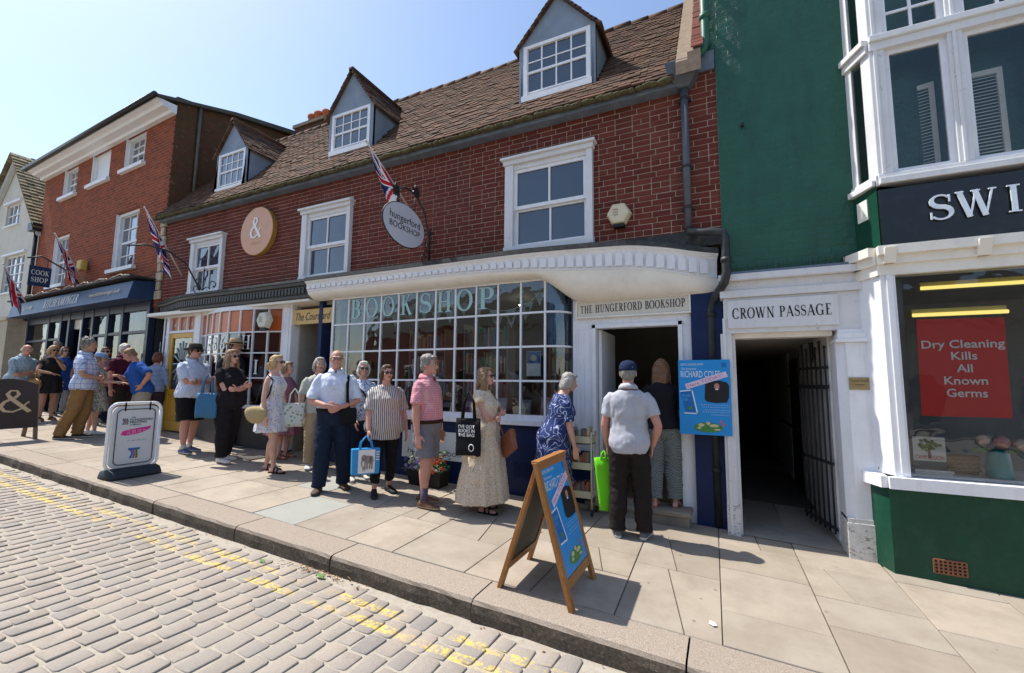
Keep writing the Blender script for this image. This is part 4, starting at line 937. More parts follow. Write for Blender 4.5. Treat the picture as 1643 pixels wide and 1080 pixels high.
# ------------------------------------------------------------------ green building: passage and dry cleaner
gb_ = thing('green_painted_building', 'dark green painted building with white passage entrance and bay shop window', 'building', (1.5, FY, gz(1.5, FY)))
def green_wall_mat():
    n = N('green_painted_brick'); s = n.sep(n.coord()); cv = n.new('CombineXYZ', {0: s['X'], 1: s['Z']}).outputs[0]
    bt = n.new('TexBrick', {'Vector': cv, 'Scale': 1.0, 'Mortar Size': .007, 'Mortar Smooth': .6, 'Brick Width': .22, 'Row Height': .073})
    c = n.ramp(n.noise(3, detail=8, rough=.7), [(.3, (.008, .068, .037)), (.7, (.013, .100, .053))])
    c = n.mix(n.ramp(n.noise(11, detail=8, rough=.8), [(.60, (0, 0, 0)), (.72, (.5,)*3)]), c, (.04, .15, .088))
    h = n.math('ADD', n.math('MULTIPLY', bt.outputs['Fac'], -.18), n.math('MULTIPLY', n.noise(9, detail=8), 1.6))
    c = n.mix(n.ramp(n.noise(1.5, n.coord('Object', (2, 2, .35)), detail=7, rough=.7), [(.5, (0, 0, 0)), (.72, (.55,)*3)]), c, (.004, .035, .022))
    return n.bsdf(c, .42, .5, 0, n.bump(h, .8, .02))
GW = green_wall_mat()
w_ = MB(); w_.box(BX1, 1.36, FY-.012, FY+.3, 2.7, 9.0); w_.box(1.36, 6.5, FY+.02, FY+.3, 2.7, 9.0); w_.box(BX1-.12, BX1+.01, FY+.0, FY+4, 5.4, 9.0); w_.build('green_wall', GW, gb_)
MB().tube([(-.045, FY-.08, 9), (-.045, FY-.08, 5.62), (-.08, FY-.09, 5.5), (-.2, FY-.1, 5.42)], .05, 12).build('green_downpipe', GREENPIPE, gb_)
m = MB()
for z in (6.4, 5.9): m.tube([(-.045, FY-.08, z), (-.045, FY-.08, z+.06)], .062, 12)
m.build('pipe_collar', GREENPIPE, gb_)
MB().tube([(.30, FY-.02, 4.5), (.30, FY-.07, 4.5)], .02, 8).build('wall_tie', IRON, gb_)
# passage entablature
en = MB(); pz = 2.13
en.box(.03, 1.30, FY-.05, FY+.3, pz, 2.52); en.box(.0, 1.32, FY-.09, FY+.3, 2.52, 2.60); en.box(.03, 1.31, FY-.065, FY+.3, 2.60, 2.70); en.box(-.01, 1.33, FY-.14, FY+.3, 2.70, 2.77)
en.box(.07, 1.07, FY-.075, FY-.045, 2.18, 2.49)
eno = en.build('passage_entablature', WHITE2, gb_, bev=.006)
MB().box(.02, 1.33, FY-.11, FY+.2, 2.77, 2.80).build('ledge_lead', LEAD, gb_)
sp_ = MB(); x = .08
while x < 1.28: sp_.tube([(x, FY-.06, 2.79), (x+random.uniform(-.02, .02), FY-.08, 2.89)], .0022, 4); x += .028
tag(sp_.build('bird_spikes', IRON, gb_), kind='stuff')
serif_on('lettering', 'CROWN PASSAGE', .115, (.115, FY-.076, 2.285), (1, 0, 0), (0, 0, 1), INK, eno, width=.90)
po = MB(); po.box(-.01, .10, FY-.05, FY+.14, -.02, pz); po.box(.015, .045, FY-.065, FY-.05, 0, 2.3); po.box(.10, .135, FY+.02, FY+.14, -.02, pz); po.build('left_post', WHITE2, gb_, bev=.005)
MB().box(.135, 1.02, FY+.02, FY+.2, pz-.05, pz).build('lintel', CREAM, gb_)
pr = MB(); pr.hexa([(1.03, FY-.02, -.1), (1.10, FY-.08, -.1), (1.10, FY+.2, -.1), (1.03, FY+.2, -.1), (1.03, FY-.02, 2.0), (1.10, FY-.08, 2.0), (1.10, FY+.2, 2.0), (1.03, FY+.2, 2.0)])
pr.box(1.10, 1.29, FY-.08, FY+.2, -.1, 2.0); pr.box(1.02, 1.31, FY-.11, FY+.2, 2.0, 2.035); pr.box(1.04, 1.30, FY-.095, FY+.2, 2.035, 2.09); pr.box(1.05, 1.29, FY-.075, FY+.2, 2.09, pz)
pr.build('right_pilaster', WHITE, gb_, bev=.005)
PEEL = N('peeling_paint'); c_ = PEEL.mix(PEEL.ramp(PEEL.noise(16, PEEL.coord('Object', (1, 1, 2)), detail=10, rough=.8), [(.53, (0, 0, 0)), (.60, (1, 1, 1))]), (.66, .64, .60), (.20, .16, .12)); PEEL.bsdf(c_, .8, .3, 0, PEEL.bump(PEEL.noise(30, detail=8), .5, .01))
MB().box(1.02, 1.30, FY-.10, FY+.2, -.1, .28).box(1.03, 1.295, FY-.09, FY+.2, .28, .32).build('pilaster_base', PEEL.mat, gb_, bev=.006)
MB().box(-.012, .112, FY-.053, FY+.145, -.05, .30).build('post_foot', PEEL.mat, gb_)
MB().tube([(1.295, FY-.1, 2.0), (1.30, FY-.105, 1.5), (1.292, FY-.1, 1.2), (1.31, FY-.11, .95), (1.285, FY-.12, .80)], .006, 6).build('loose_cable', INK, gb_)
# inside the passage
PW = M('passage_boards', (.70, .69, .66), .75, .12, 3, .1)
pi = MB(); pi.box(1.03, 1.1, FY+.2, 15, -.2, 3.2); pi.build('passage_right_wall', PW, gb_)
for i in range(22):
    y = FY+.25+i*.36
    if 7.5 < y < 8.6: continue
    MB().box(1.012, 1.03, y, y+.345, .0, 2.35).build('wall_board', PW, gb_)
m = MB(); m.box(.02, .12, FY+.14, 15, -.2, 2.4); m.box(.0, 1.1, 15, 15.1, -.2, 4.5); m.build('passage_left_wall', M('passage_brick', (.22, .18, .15), .85, .2), gb_)
MB().box(.0, 1.1, FY+.2, 15, 2.13, 2.2).build('passage_ceiling', M('passage_plaster', (.45, .43, .40), .85, .12), gb_)
MB().box(1.0, 1.03, 7.65, 8.7, .0, 1.98).build('side_door', M('brown_door', (.03, .022, .018), .5, .2), gb_)
m = MB(); m.tube([(1.0, FY+.3, 1.55), (1.0, 9, 1.55)], .018, 6); m.tube([(1.0, 7.6, .9), (1.0, 10, .9)], .022, 6); m.tube([(1.0, 6.45, 2.1), (1.0, 6.45, 1.9), (1.0, 6.55, 1.85)], .01, 5); m.build('passage_pipes', IRON, gb_)
PC = M('passage_concrete', (.30, .265, .22), .9, .25, 2, .4, 60)
m = MB(); m.add([(.0, FY+.02, gz(0, FY)+.006), (1.1, FY+.02, gz(1.1, FY)+.006), (1.1, 15, gz(1.1, FY)+.05), (.0, 15, gz(0, FY)+.05)], [(0, 1, 2, 3)]); m.build('passage_floor', PC, gb_, fix=False)
gt_ = thing('iron_gate', 'tall black iron gate folded open against the passage wall', 'gate', (.95, FY+.3, 0))
for i in range(7):
    x, y = .985-.026*i, FY+.26+i*.105; z1 = 1.98+(.06 if i % 2 else 0); MB().tube([(x, y, .06), (x, y, z1)], .010, 8).ell((x, y, z1), (.018, .018, .02), 8, 6).build('bar', IRON, gt_)
for z in (.10, .75, 1.55, 1.75): MB().hexa([(.99, FY+.22, z), (1.005, FY+.22, z), (.82, FY+.92, z), (.805, FY+.92, z), (.99, FY+.22, z+.03), (1.005, FY+.22, z+.03), (.82, FY+.92, z+.03), (.805, FY+.92, z+.03)]).build('rail', IRON, gt_)

# dry cleaner shopfront
CY = 5.12; X0 = 1.30
sd = [(1.20, FY-.02), (X0, CY), (6.5, CY)]
b = MB(); curve_strip(b, sd, -.3, .67, .12); b.build('green_stall_riser', GREEN, gb_)
b = MB(); curve_strip(b, sd, .67, .77, .25, -.055); b.build('window_sill', WHITE, gb_)
MB().box(1.36, 6.5, CY+.14, CY+.75, .74, .79).build('display_board', WHITE, gb_)
b = MB(); b.box(1.355, 1.47, CY+.01, CY+.12, .77, 2.62); b.box(1.40, 1.45, CY-.005, CY+.01, .80, 2.6); b.prism([(1.24, FY-.03, .77), (1.36, CY+.02, .77), (1.40, CY+.1, .77), (1.28, FY, .77)], (0, 0, 1.9))
b.build('corner_post', WHITE, gb_, bev=.006)
b = MB(); bp = [(1.21, FY-.02), (1.34, CY-.0), (6.5, CY-.0)]
curve_strip(b, bp, 2.60, 2.70, .16, 0); curve_strip(b, bp, 2.70, 2.78, .16, -.03); curve_strip(b, bp, 2.78, 2.865, .16, -.075); b.build('fascia_moulding', CREAM, gb_)
for x in (1.38, 2.02, 2.85): MB().hexa([(x, CY-.05, 2.70), (x+.09, CY-.05, 2.70), (x+.09, CY, 2.70), (x, CY, 2.70), (x, CY-.11, 2.84), (x+.09, CY-.11, 2.84), (x+.09, CY, 2.84), (x, CY, 2.84)]).build('corbel', CREAM, gb_, bev=.008)
MB().box(1.38, 6.5, CY-.06, CY+.1, 2.87, 3.40).build('black_fascia', M('black_fascia', (.008, .010, .013), .3, .2, 4, .1, 40, .5, dirt=(.05, .055, .06), dscale=12, damt=.25), gb_)
b = MB(); b.hexa([(1.26, FY, 2.80), (1.375, CY-.02, 2.80), (1.375, CY+.1, 2.80), (1.3, FY, 2.80), (1.26, FY, 3.50), (1.375, CY-.02, 3.50), (1.375, CY+.1, 3.5), (1.3, FY, 3.5)]); b.build('green_return', GREEN, gb_)
m = MB(); m.hexa([(1.285, 5.345, 3.18), (1.335, 5.22, 3.18), (1.345, 5.225, 3.18), (1.295, 5.35, 3.18), (1.285, 5.345, 3.38), (1.335, 5.22, 3.38), (1.345, 5.225, 3.38), (1.295, 5.35, 3.38)]); m.xf(Matrix.Translation((-.012, -.008, 0))); m.build('wall_vent', CREAM, gb_)
for ch, a, b2 in (('S', 1488, 1531), ('W', 1534, 1602), ('I', 1614, 1643)):
    pa, pb = atY(a, 350, CY-.06), atY(b2, 350, CY-.06)
    serif_on('letter', ch, .235, (pa[0], CY-.075, 3.04), (1, 0, 0), (0, 0, 1), M('sky_white_letter', (.74, .80, .86), .4, .02), gb_, width=pb[0]-pa[0], th=.012)
MB().poly([(1.47, CY+.06, .78), (6.5, CY+.06, .78), (6.5, CY+.06, 2.62), (1.47, CY+.06, 2.62)]).build('shop_pane', GLASSCLR, gb_, fix=False)
m = MB(); m.box(1.32, 6.5, 8.4, 8.5, 0, 2.9); m.box(1.30, 1.36, FY+.3, 8.5, 0, 2.9); m.box(1.3, 6.5, CY+.1, 8.5, 2.78, 2.84); m.box(1.3, 6.5, CY+.3, 8.5, .1, .2); m.build('cleaner_interior', M('cleaner_wall', (.20, .20, .20), .9, .2, 2, 0), gb_)
MB().box(1.50, 1.58, CY+.25, CY+.32, .8, 2.6).build('inner_post', M('grey_post', (.12, .13, .14), .5, .1), gb_)
TUBE = N('lit_fluorescent'); e = TUBE.new('Emission', {'Color': (1, .80, .22), 'Strength': .75}); TUBE.l.new(e.outputs[0], TUBE.out.inputs[0])
for k, (p, q, y) in enumerate((((1476, 462), (1643, 450), 5.62), ((1463, 505), (1615, 494), 5.55))):
    a, b2 = atY(*p, y), atY(*q, y); t = thing('strip_light', ('upper', 'lower')[k]+' yellow lit strip light inside the dry cleaner window', 'light', (a[0], y, a[2]))
    MB().box(a[0], b2[0]+.3*(k == 0), y, y+.12, a[2]-.02, a[2]+.05).build('housing', M('strip_housing', (.45, .40, .15), .6, .1), t); MB().tube([(a[0], y-.02, a[2]-.01), (b2[0]+.3*(k == 0), y-.02, a[2]-.01)], .018, 8).build('tube', TUBE.mat, t)
# red notice in the window
rs = thing('red_notice', 'red poster reading Dry Cleaning Kills All Known Germs in the shop window', 'sign', (1.95, 5.2, 1.3))
RY = 5.215; c4 = [atY(x, y, RY) for x, y in ((1470, 513), (1611, 509), (1625, 671), (1479, 667))]
mb = MB(); mb.prism([c4[3], c4[2], c4[1], c4[0]], (0, .004, 0)); mb.build('sheet', M('red_card', (.68, .022, .022), .5, .04, 4, 0), rs)
for t, px, py, wpx in (('Dry Cleaning', 1543, 558, 134), ('Kills', 1547, 577, 42), ('All', 1549, 597, 26), ('Known', 1550, 617, 70), ('Germs', 1552, 637, 66)):
    c = atY(px, py, RY-.004); l = atY(px-wpx/2, py, RY-.004); r = atY(px+wpx/2, py, RY-.004)
    sans('lettering', t, .070, (c[0], RY-.003, c[2]), (1, 0, 0), (0, 0, 1), WL, rs, width=r[0]-l[0], align='CENTER', bold=.02)
# things on the display board
bk = thing('display_book', 'white book with a tree on its cover leaning in the dry cleaner window', 'book', (1.66, 5.33, .79))
a, b2 = atY(1463, 700, 5.33), atY(1515, 698, 5.33); zt = a[2]; mb = MB()
mb.box(a[0], b2[0], 5.33, 5.36, .83, zt).build('cover', M('book_white', (.62, .60, .56), .6, .04), bk); MB().box(a[0], b2[0], 5.325, 5.33, .83, .90).build('lower_band', M('book_dark', (.05, .07, .08), .6, .1), bk)
mb = MB(); cx = (a[0]+b2[0])/2; mb.tube([(cx, 5.324, .93), (cx, 5.324, 1.02)], [.012, .006], 6)
mb.build('tree_trunk_print', M('print_brown', (.12, .08, .05), .7, .1), bk); mb = MB()
for i in range(40): an = random.uniform(0, 6.28); rr = random.uniform(0, .075); mb.disc((cx+rr*math.cos(an)*1.1, 5.327-.0001*i/4, 1.045+rr*.7*math.sin(an)), .013, (0, -1, 0), 6, .001)
mb.build('tree_leaf_print', M('print_olive', (.22, .24, .08), .7, .2), bk)
sans('title', 'CAMP LEGION', .038, (a[0]+.012, 5.326, .915), (1, 0, 0), (0, 0, 1), M('title_red', (.55, .06, .03), .6, .02), bk, width=b2[0]-a[0]-.03)
st = thing('book_pile', 'small pile of white books under the tree book', 'books', (1.66, 5.3, .79))
for i in range(2): MB().box(a[0]-.01, b2[0]+.02+.01*i, 5.28, 5.46, .79+.02*i, .808+.02*i).build('book', MATS['book_white'], st)
ba = thing('wicker_basket', 'brown wicker basket beside the books in the window', 'basket', (1.9, 5.45, .79))
mb = MB(); rings = [[(1.92+w2*math.copysign(abs(math.cos(t))**.5, math.cos(t)), 5.48+w2*.6*math.copysign(abs(math.sin(t))**.5, math.sin(t)), z) for t in np.linspace(0, 2*math.pi, 17)[:-1]] for w2, z in ((.11, .79), (.12, .85), (.135, .95), (.125, .945), (.11, .85))]
mb.loft(rings, 0, True, True, False).build('woven_sides', M('wicker', (.16, .10, .04), .8, .4, 60, .6, 120), ba)
for z in (.83, .87, .91): MB().tube([(1.92+.13*math.copysign(abs(math.cos(t))**.5, math.cos(t)), 5.48+.078*math.copysign(abs(math.sin(t))**.5, math.sin(t)), z) for t in np.linspace(0, 2*math.pi, 17)], .006, 5).build('woven_band', M('wicker2', (.30, .21, .09), .8, .2), ba)
va = thing('teal_vase', 'teal vase of artificial pink flowers in the dry cleaner window', 'vase', (2.13, 5.35, .79))
MB().loft([[(2.13+r*math.cos(t), 5.35+r*math.sin(t), z) for t in np.linspace(0, 2*math.pi, 21)[:-1]] for r, z in ((.085, .79), (.088, .82), (.07, 1.0), (.066, 1.03), (.06, 1.03), (.055, .9))]).build('pot', M('teal_glaze', (.0, .22, .24), .3, .05, spec=.5), va)
g = random.Random(4)
for k, (dx, dz, r) in enumerate(((-.10, .11, .066), (.02, .10, .08), (.14, .08, .08), (.25, .07, .066))):
    c = Vector((2.13+dx, 5.33, 1.0+dz)); mb = MB()
    for i in range(14):
        an = i*2.4; el = .2+i*.09; dr = Vector((math.cos(an)*math.cos(el), -abs(math.sin(el)), math.sin(an)*math.cos(el))); mb.ell(c+dr*r*.55, (r*.42, r*.12, r*.42), 7, 5, rot=dr.to_track_quat('Y', 'Z').to_matrix())
    mb.build('flower', M('pink_petal', (.62, .30, .28), .7, .15, 20) if k % 2 else M('pale_petal', (.68, .50, .42), .7, .15, 20), va)
for dx in (-.14, -.1, .08):
    MB().ell((2.13+dx, 5.3, 1.03), (.05, .008, .02), 8, 5, rot=Matrix.Rotation(g.uniform(-.6, .6), 3, 'Y')).build('leaf', M('leaf_green', (.05, .13, .05), .6, .2), va)
# airbrick, plaque, ledge oriel window
aw, ah = atY(1498, 898, CY-.01), atY(1553, 930, CY-.01)
av = thing('air_brick', 'rusty terracotta air brick set low in the green wall', 'vent', (aw[0], CY-.01, ah[2]))
zb_, zt_ = .0, .11; mb = MB(); nx, nz = 8, 4; ww = ah[0]-aw[0]
m = MB(); m.box(aw[0], ah[0], CY-.002, CY+.002, zb_, zt_); m.build('dark_back', INK, av)
mb = MB()
for i in range(nx): mb.box(aw[0]+ww*i/(nx-1)-.006, aw[0]+ww*i/(nx-1)+.006, CY-.014, CY-.004, zb_, zt_)
for j in range(nz+1): mb.box(aw[0], ah[0], CY-.013, CY-.0035, zb_+(zt_-zb_)*j/nz-.006, zb_+(zt_-zb_)*j/nz+.006)
mb.build('grid', M('rust', (.23, .10, .05), .9, .3, 20, .5), av)
pl = thing('brass_plaque', 'small engraved brass plaque on the white passage pilaster', 'plaque', (1.18, FY-.09, 1.55))
MB().box(1.11, 1.275, FY-.092, FY-.08, 1.535, 1.655).build('plate', M('aged_brass', (.36, .27, .13), .45, .15, 10, .1, metal=.6), pl, bev=.003)
sans('engraving', 'David Small', .026, (1.125, FY-.0925, 1.61), (1, 0, 0), (0, 0, 1), M('engraved', (.09, .07, .04), .7, .1), pl, width=.13); sans('engraving', 'Antiques', .018, (1.155, FY-.0925, 1.578), (1, 0, 0), (0, 0, 1), MATS['engraved'], pl, width=.07)
# oriel window above
oz = 3.52; OX = 1.40
b = MB(); op = [(1.27, FY), (OX, CY), (6.5, CY)]
curve_strip(b, op, oz-.06, oz, .3, -.06); curve_strip(b, op, oz, oz+.05, .14, -.02); curve_strip(b, op, 4.82, 4.90, .1, -.03); curve_strip(b, op, 4.90, 4.96, .12, -.06); curve_strip(b, op, 6.9, 7.4, .12, -.02)
for x in (OX, 1.98, 2.62, 3.2, 3.8): w3 = .09 if x == OX else .075; b.box(x, x+w3+.03, CY-.01, CY+.1, oz, 7); b.box(x+.03, x+.06, CY-.025, CY-.01, oz+.05, 7)
b.hexa([(1.265, FY, oz), (1.30, FY-.09, oz), (1.33, FY-.07, oz), (1.29, FY, oz), (1.265, FY, 7), (1.30, FY-.09, 7), (1.33, FY-.07, 7), (1.29, FY, 7)])
b.hexa([(1.355, CY+.1, oz), (OX, CY, oz), (OX+.03, CY+.02, oz), (1.385, CY+.11, oz), (1.355, CY+.1, 7), (OX, CY, 7), (OX+.03, CY+.02, 7), (1.385, CY+.11, 7)])
oro = b.build('oriel_window', WHITE2, gb_, bev=.006)
for i, (a, c) in enumerate(((1.52, 1.98), (2.085, 2.62), (2.725, 3.2), (3.3, 3.8))):
    f = MB(); y = CY+.03
    for (z0, z1) in ((oz+.05, 4.82), (4.96, 5.75)):
        f.box(a, a+.045, y, y+.04, z0, z1); f.box(c-.045, c, y, y+.04, z0, z1); f.box(a+.045, c-.045, y+.001, y+.041, z0, z0+.045); f.box(a+.045, c-.045, y+.001, y+.041, z1-.045, z1)
    f.box((a+c)/2-.012, (a+c)/2+.012, y+.005, y+.035, 5.0, 5.7); f.box(a+.045, c-.045, y+.006, y+.034, 5.2, 5.224)
    f.build('casement', WHITE, oro)
    for (z0, z1) in ((oz+.05, 4.82), (4.96, 5.75)): MB().poly([(a+.04, y+.02, z0+.04), (c-.04, y+.02, z0+.04), (c-.04, y+.02, z1-.04), (a+.04, y+.02, z1-.04)]).build('pane', GLASSCLR, oro, fix=False)
MB().poly([(1.31, FY-.07, oz+.05), (1.37, CY+.1, oz+.05), (1.37, CY+.1, 4.82), (1.31, FY-.07, 4.82)]).build('side_pane', GLASSCLR, oro, fix=False)
ob = MB(); ob.box(1.3, 6.5, 7.2, 7.3, 3.3, 7.5); ob.box(1.28, 1.32, FY+.32, 7.2, 3.3, 7.5); ob.box(1.4, 6.5, CY+.12, 7.3, 3.40, 3.46); ob.box(1.42, 6.5, CY+.12, 7.3, 6.9, 6.95); ob.build('oriel_room', M('blue_room', (.03, .10, .20), .8, .1), gb_)
def louvre(x, y, wd, ang, z0=3.58, z1=4.55):
    u = Vector((math.cos(ang), math.sin(ang), 0)); n = Vector((-u.y, u.x, 0)); o = Vector((x, y, 0)); f = MB()
    def bar(s0, s1, a, c):
        f.hexa([o+u*s0+Vector((0, 0, a)), o+u*s1+Vector((0, 0, a)), o+u*s1+n*.03+Vector((0, 0, a)), o+u*s0+n*.03+Vector((0, 0, a)), o+u*s0+Vector((0, 0, c)), o+u*s1+Vector((0, 0, c)), o+u*s1+n*.03+Vector((0, 0, c)), o+u*s0+n*.03+Vector((0, 0, c))])
    bar(0, .04, z0, z1); bar(wd-.04, wd, z0, z1); bar(.04, wd-.04, z0, z0+.05); bar(.04, wd-.04, z1-.05, z1)
    lo = f.build('shutter', CREAM, oro); z = z0+.06; s = MB()
    k = 0
    while z < z1-.07:
        p = o+u*.04; q = o+u*(wd-.04); a = Vector((0, 0, z)); s.hexa([p+a, q+a, q+a+n*.03+Vector((0, 0, .018)), p+a+n*.03+Vector((0, 0, .018)), p+a+Vector((0, 0, .006)), q+a+Vector((0, 0, .006)), q+a+n*.03+Vector((0, 0, .024)), p+a+n*.03+Vector((0, 0, .024))]); z += .033
    tag(s.build('shutter_slats', CREAM, lo), kind='stuff')
louvre(1.56, 5.55, .3, .5); louvre(1.80, 5.45, .17, -.25); louvre(2.15, 5.42, .30, -.05); louvre(2.66, 5.42, .3, .3)
# opposite side of the street (seen only as reflections in the glass)
for i, (x0, x1, h, c) in enumerate(((-21, -12.5, 5.6, (.33, .13, .09)), (-12.4, -5, 6.2, (.45, .42, .36)), (-4.9, 2.5, 5.4, (.28, .11, .08)), (2.6, 11, 6.0, (.40, .36, .30)))):
    t = thing('opposite_house', ('red brick house facing the pale house', 'pale rendered house across the street from the shops', 'red brick house across the street from the bookshop door', 'tall buff house across the street from the dry cleaner')[i], 'building', ((x0+x1)/2, -11, gz((x0+x1)/2, 3)-.3), group='houses across the street')
    base = gz((x0+x1)/2, 3)-.3; m = MB(); holes = []
    for k in range(3):
        for f_ in range(1): cxw = x0+(x1-x0)*(k+.5)/3; holes.append((cxw-.5, cxw+.5, base+.9+f_*3, base+2.6+f_*3))
    wall_holes(m, x0, x1, -11.3, -11, base-.5, base+h-1.5, holes); m.box(x0, x1, -17, -11.3, base-.5, base+.1); m.build('wall', M('opp_%d' % i, c, .9, .15), t)
    MB().prism([(x0, -10.7, base+h-1.5), (x0, -14, base+h+1), (x0, -17.3, base+h-1.5)], (x1-x0, 0, 0)).build('roof', SLATE, t)
    for q in holes:
        MB().box(q[0], q[1], -11.2, -11.15, q[2], q[3]).build('pane', GLASSUP, t); MB().box(q[0]-.08, q[1]+.08, -11.05, -10.95, q[2]-.08, q[2]).build('sill', WHITE, t)
ground_sheet('far_pavement', XL, XR, -11.3, -8.95, lambda x, y: rz_(x, -9)+.1, SLAB, 12, 2)
# ------------------------------------------------------------------ people
JOBS = []
def job(mb, voxel, smooth_it, done): JOBS.append((mb, voxel, smooth_it, done))
def flush_jobs():
    tmp = bpy.data.scenes.new('tmp'); obs = []
    for mb, vx, it, done in JOBS:
        me = bpy.data.meshes.new('j'); me.from_pydata(mb.v, [], mb.f); o = bpy.data.objects.new('j', me); tmp.collection.objects.link(o)
        r = o.modifiers.new('r', 'REMESH'); r.mode = 'VOXEL'; r.voxel_size = vx; r.use_smooth_shade = True
        s = o.modifiers.new('s', 'SMOOTH'); s.factor = .5; s.iterations = it; obs.append(o)
    vl = tmp.view_layers[0]; vl.update(); dg = vl.depsgraph
    for (mb, vx, it, done), o in zip(JOBS, obs):
        me = bpy.data.meshes.new_from_object(o.evaluated_get(dg)); me.materials.clear(); done(me)
    for o in obs: bpy.data.objects.remove(o)
    bpy.data.scenes.remove(tmp); JOBS.clear()
def get_vn(me):
    n = len(me.vertices); a = np.empty(n*3); me.vertices.foreach_get('co', a); b = np.empty(n*3); me.vertices.foreach_get('normal', b); return a.reshape(-1, 3), b.reshape(-1, 3)
def wrinkle(me, amp, freq, zs=1.0, seed=0, ridge=False):
    co, no = get_vn(me); sd = Vector((seed*3.1, seed*1.7, 0)); d = np.empty(len(co))
    for i, p in enumerate(co):
        q = Vector((p[0]*freq, p[1]*freq, p[2]*freq*zs))+sd; d[i] = (.35-1.6*abs(mnoise.noise(q)))+.3*mnoise.noise(q*2.1) if ridge else mnoise.noise(q)+.5*mnoise.noise(q*2.3)
    me.vertices.foreach_set('co', (co+no*(d*amp)[:, None]).ravel()); me.update()
def fabric(name, col, rough=.85, var=.1, weave=900):
    if name in MATS: return MATS[name]
    n = N(name); c = n.ramp(n.noise(9, detail=5), [(.3, tuple(k*(1-var) for k in col)), (.7, tuple(min(1, k*(1+var)) for k in col))])
    return n.bsdf(c, rough, .12, 0, n.bump(n.noise(weave/6, detail=3), .18, .003))
def pattern(name, base, fn, rough=.85):
    if name in MATS: return MATS[name]
    n = N(name); c = fn(n, base); return n.bsdf(c, rough, .12, 0, n.bump(n.noise(150, detail=3), .18, .003))
def stripes_v(col, freq, w=.5, axis='X'):
    def f(n, base):
        s = n.sep(n.coord()); a = n.math('ADD', s[axis], n.math('MULTIPLY', n.noise(12), .012)); q = n.math('FRACT', n.math('MULTIPLY', a, freq)); return n.mix(n.math('LESS_THAN', q, w), base, col)
    return f
def plaid(col, freq, w=.16, col2=None):
    def f(n, base):
        s = n.sep(n.coord()); r = n.math('ADD', s['X'], s['Y']); c = base
        for a in (r, s['Z']): c = n.mix(n.math('MULTIPLY', n.math('LESS_THAN', n.math('FRACT', n.math('MULTIPLY', a, freq)), w), .7), c, col)
        if col2:
            for a in (r, s['Z']): c = n.mix(n.math('MULTIPLY', n.math('LESS_THAN', n.math('FRACT', n.math('ADD', n.math('MULTIPLY', a, freq), .5)), w*.5), .6), c, col2)
        return c
    return f
def spots(cols, scale, thr=.32):
    def f(n, base):
        c = base
        for i, (cc, sc_) in enumerate(zip(cols, (1, 1.35, 1.7, .8))):
            v = n.new('TexVoronoi', {'Vector': n.new('Mapping', {'Vector': n.coord(), 'Location': (i*3.1, i*1.3, i*.7)}).outputs[0], 'Scale': scale*sc_}).outputs['Distance']
            d = n.math('ADD', v, n.math('MULTIPLY', n.math('SUBTRACT', n.noise(scale*3), .5), .35)); c = n.mix(n.math('LESS_THAN', d, thr), c, cc)
        return c
    return f
def squiggle(col, scale, w=.035, dist=2.0):
    def f(n, base):
        v = n.noise(scale, detail=1, rough=.3, dist=dist); q = n.math('ABSOLUTE', n.math('SUBTRACT', n.math('FRACT', n.math('MULTIPLY', v, 5)), .5)); return n.mix(n.math('LESS_THAN', q, w), base, col)
    return f
def skin_mat(name, col):
    if name in MATS: return MATS[name]
    n = N(name); c = n.ramp(n.noise(14, detail=5), [(.3, tuple(k*.88 for k in col)), (.7, col)]); c = n.mix(n.ramp(n.noise(6, detail=3), [(.5, (0, 0, 0)), (.75, (.25,)*3)]), c, (col[0]*.95, col[1]*.62, col[2]*.55))
    return n.bsdf(c, .55, .35, 0, n.bump(n.noise(220, detail=2), .1, .002), Subsurface_Weight=.12, Subsurface_Radius=(.012, .005, .003), Subsurface_Scale=.6)
SK = {'fair': skin_mat('skin_fair', (.62, .37, .28)), 'pink': skin_mat('skin_pink', (.60, .33, .255)), 'tan': skin_mat('skin_tan', (.47, .26, .17)), 'red': skin_mat('skin_ruddy', (.54, .275, .205))}
def hair_mat(name, a, b):
    if name in MATS: return MATS[name]
    n = N(name); v = n.coord('Object', (1, 1, .18)); c = n.ramp(n.noise(160, v, detail=4, rough=.7), [(.3, a), (.7, b)])
    return n.bsdf(c, .45, .4, 0, n.bump(n.noise(190, v, detail=3), .8, .006))
HAIR = {'grey': hair_mat('hair_grey', (.20, .185, .165), (.46, .43, .39)), 'white': hair_mat('hair_white', (.45, .42, .36), (.78, .74, .66)), 'brown': hair_mat('hair_brown', (.035, .018, .010), (.12, .062, .032)), 'dark': hair_mat('hair_dark', (.012, .008, .006), (.05, .03, .02)),
        'blonde': hair_mat('hair_blonde', (.27, .16, .06), (.60, .42, .20)), 'light': hair_mat('hair_light_brown', (.12, .07, .035), (.34, .21, .11)), 'auburn': hair_mat('hair_auburn', (.07, .032, .016), (.25, .12, .06)), 'red': hair_mat('hair_red', (.09, .025, .012), (.24, .07, .03)), 'saltpepper': hair_mat('hair_salt_pepper', (.07, .06, .055), (.34, .32, .30))}
EYEW = M('eye_white', (.7, .67, .63), .3, .02, 4, 0); EYED = M('eye_dark', (.03, .02, .015), .2, .05, 4, 0); LIP = M('lips', (.30, .075, .065), .5, .05, 4, 0); TEETH = M('teeth', (.72, .68, .6), .4, .02, 4, 0)
LENS = M('dark_lens', (.006, .006, .007), .12, .05, 4, 0, spec=.7); NAILS = None
def ik(a, t, l1, l2, pole):
    a, t, pole = Vector(a), Vector(t), Vector(pole); d = t-a; L_ = min(d.length, (l1+l2)*.995); u = d.normalized(); t = a+u*L_
    x = (l1*l1-l2*l2+L_*L_)/(2*L_); h = math.sqrt(max(l1*l1-x*x, 1e-6)); p = pole-u*pole.dot(u); p.normalize(); return a+u*x+p*h, t
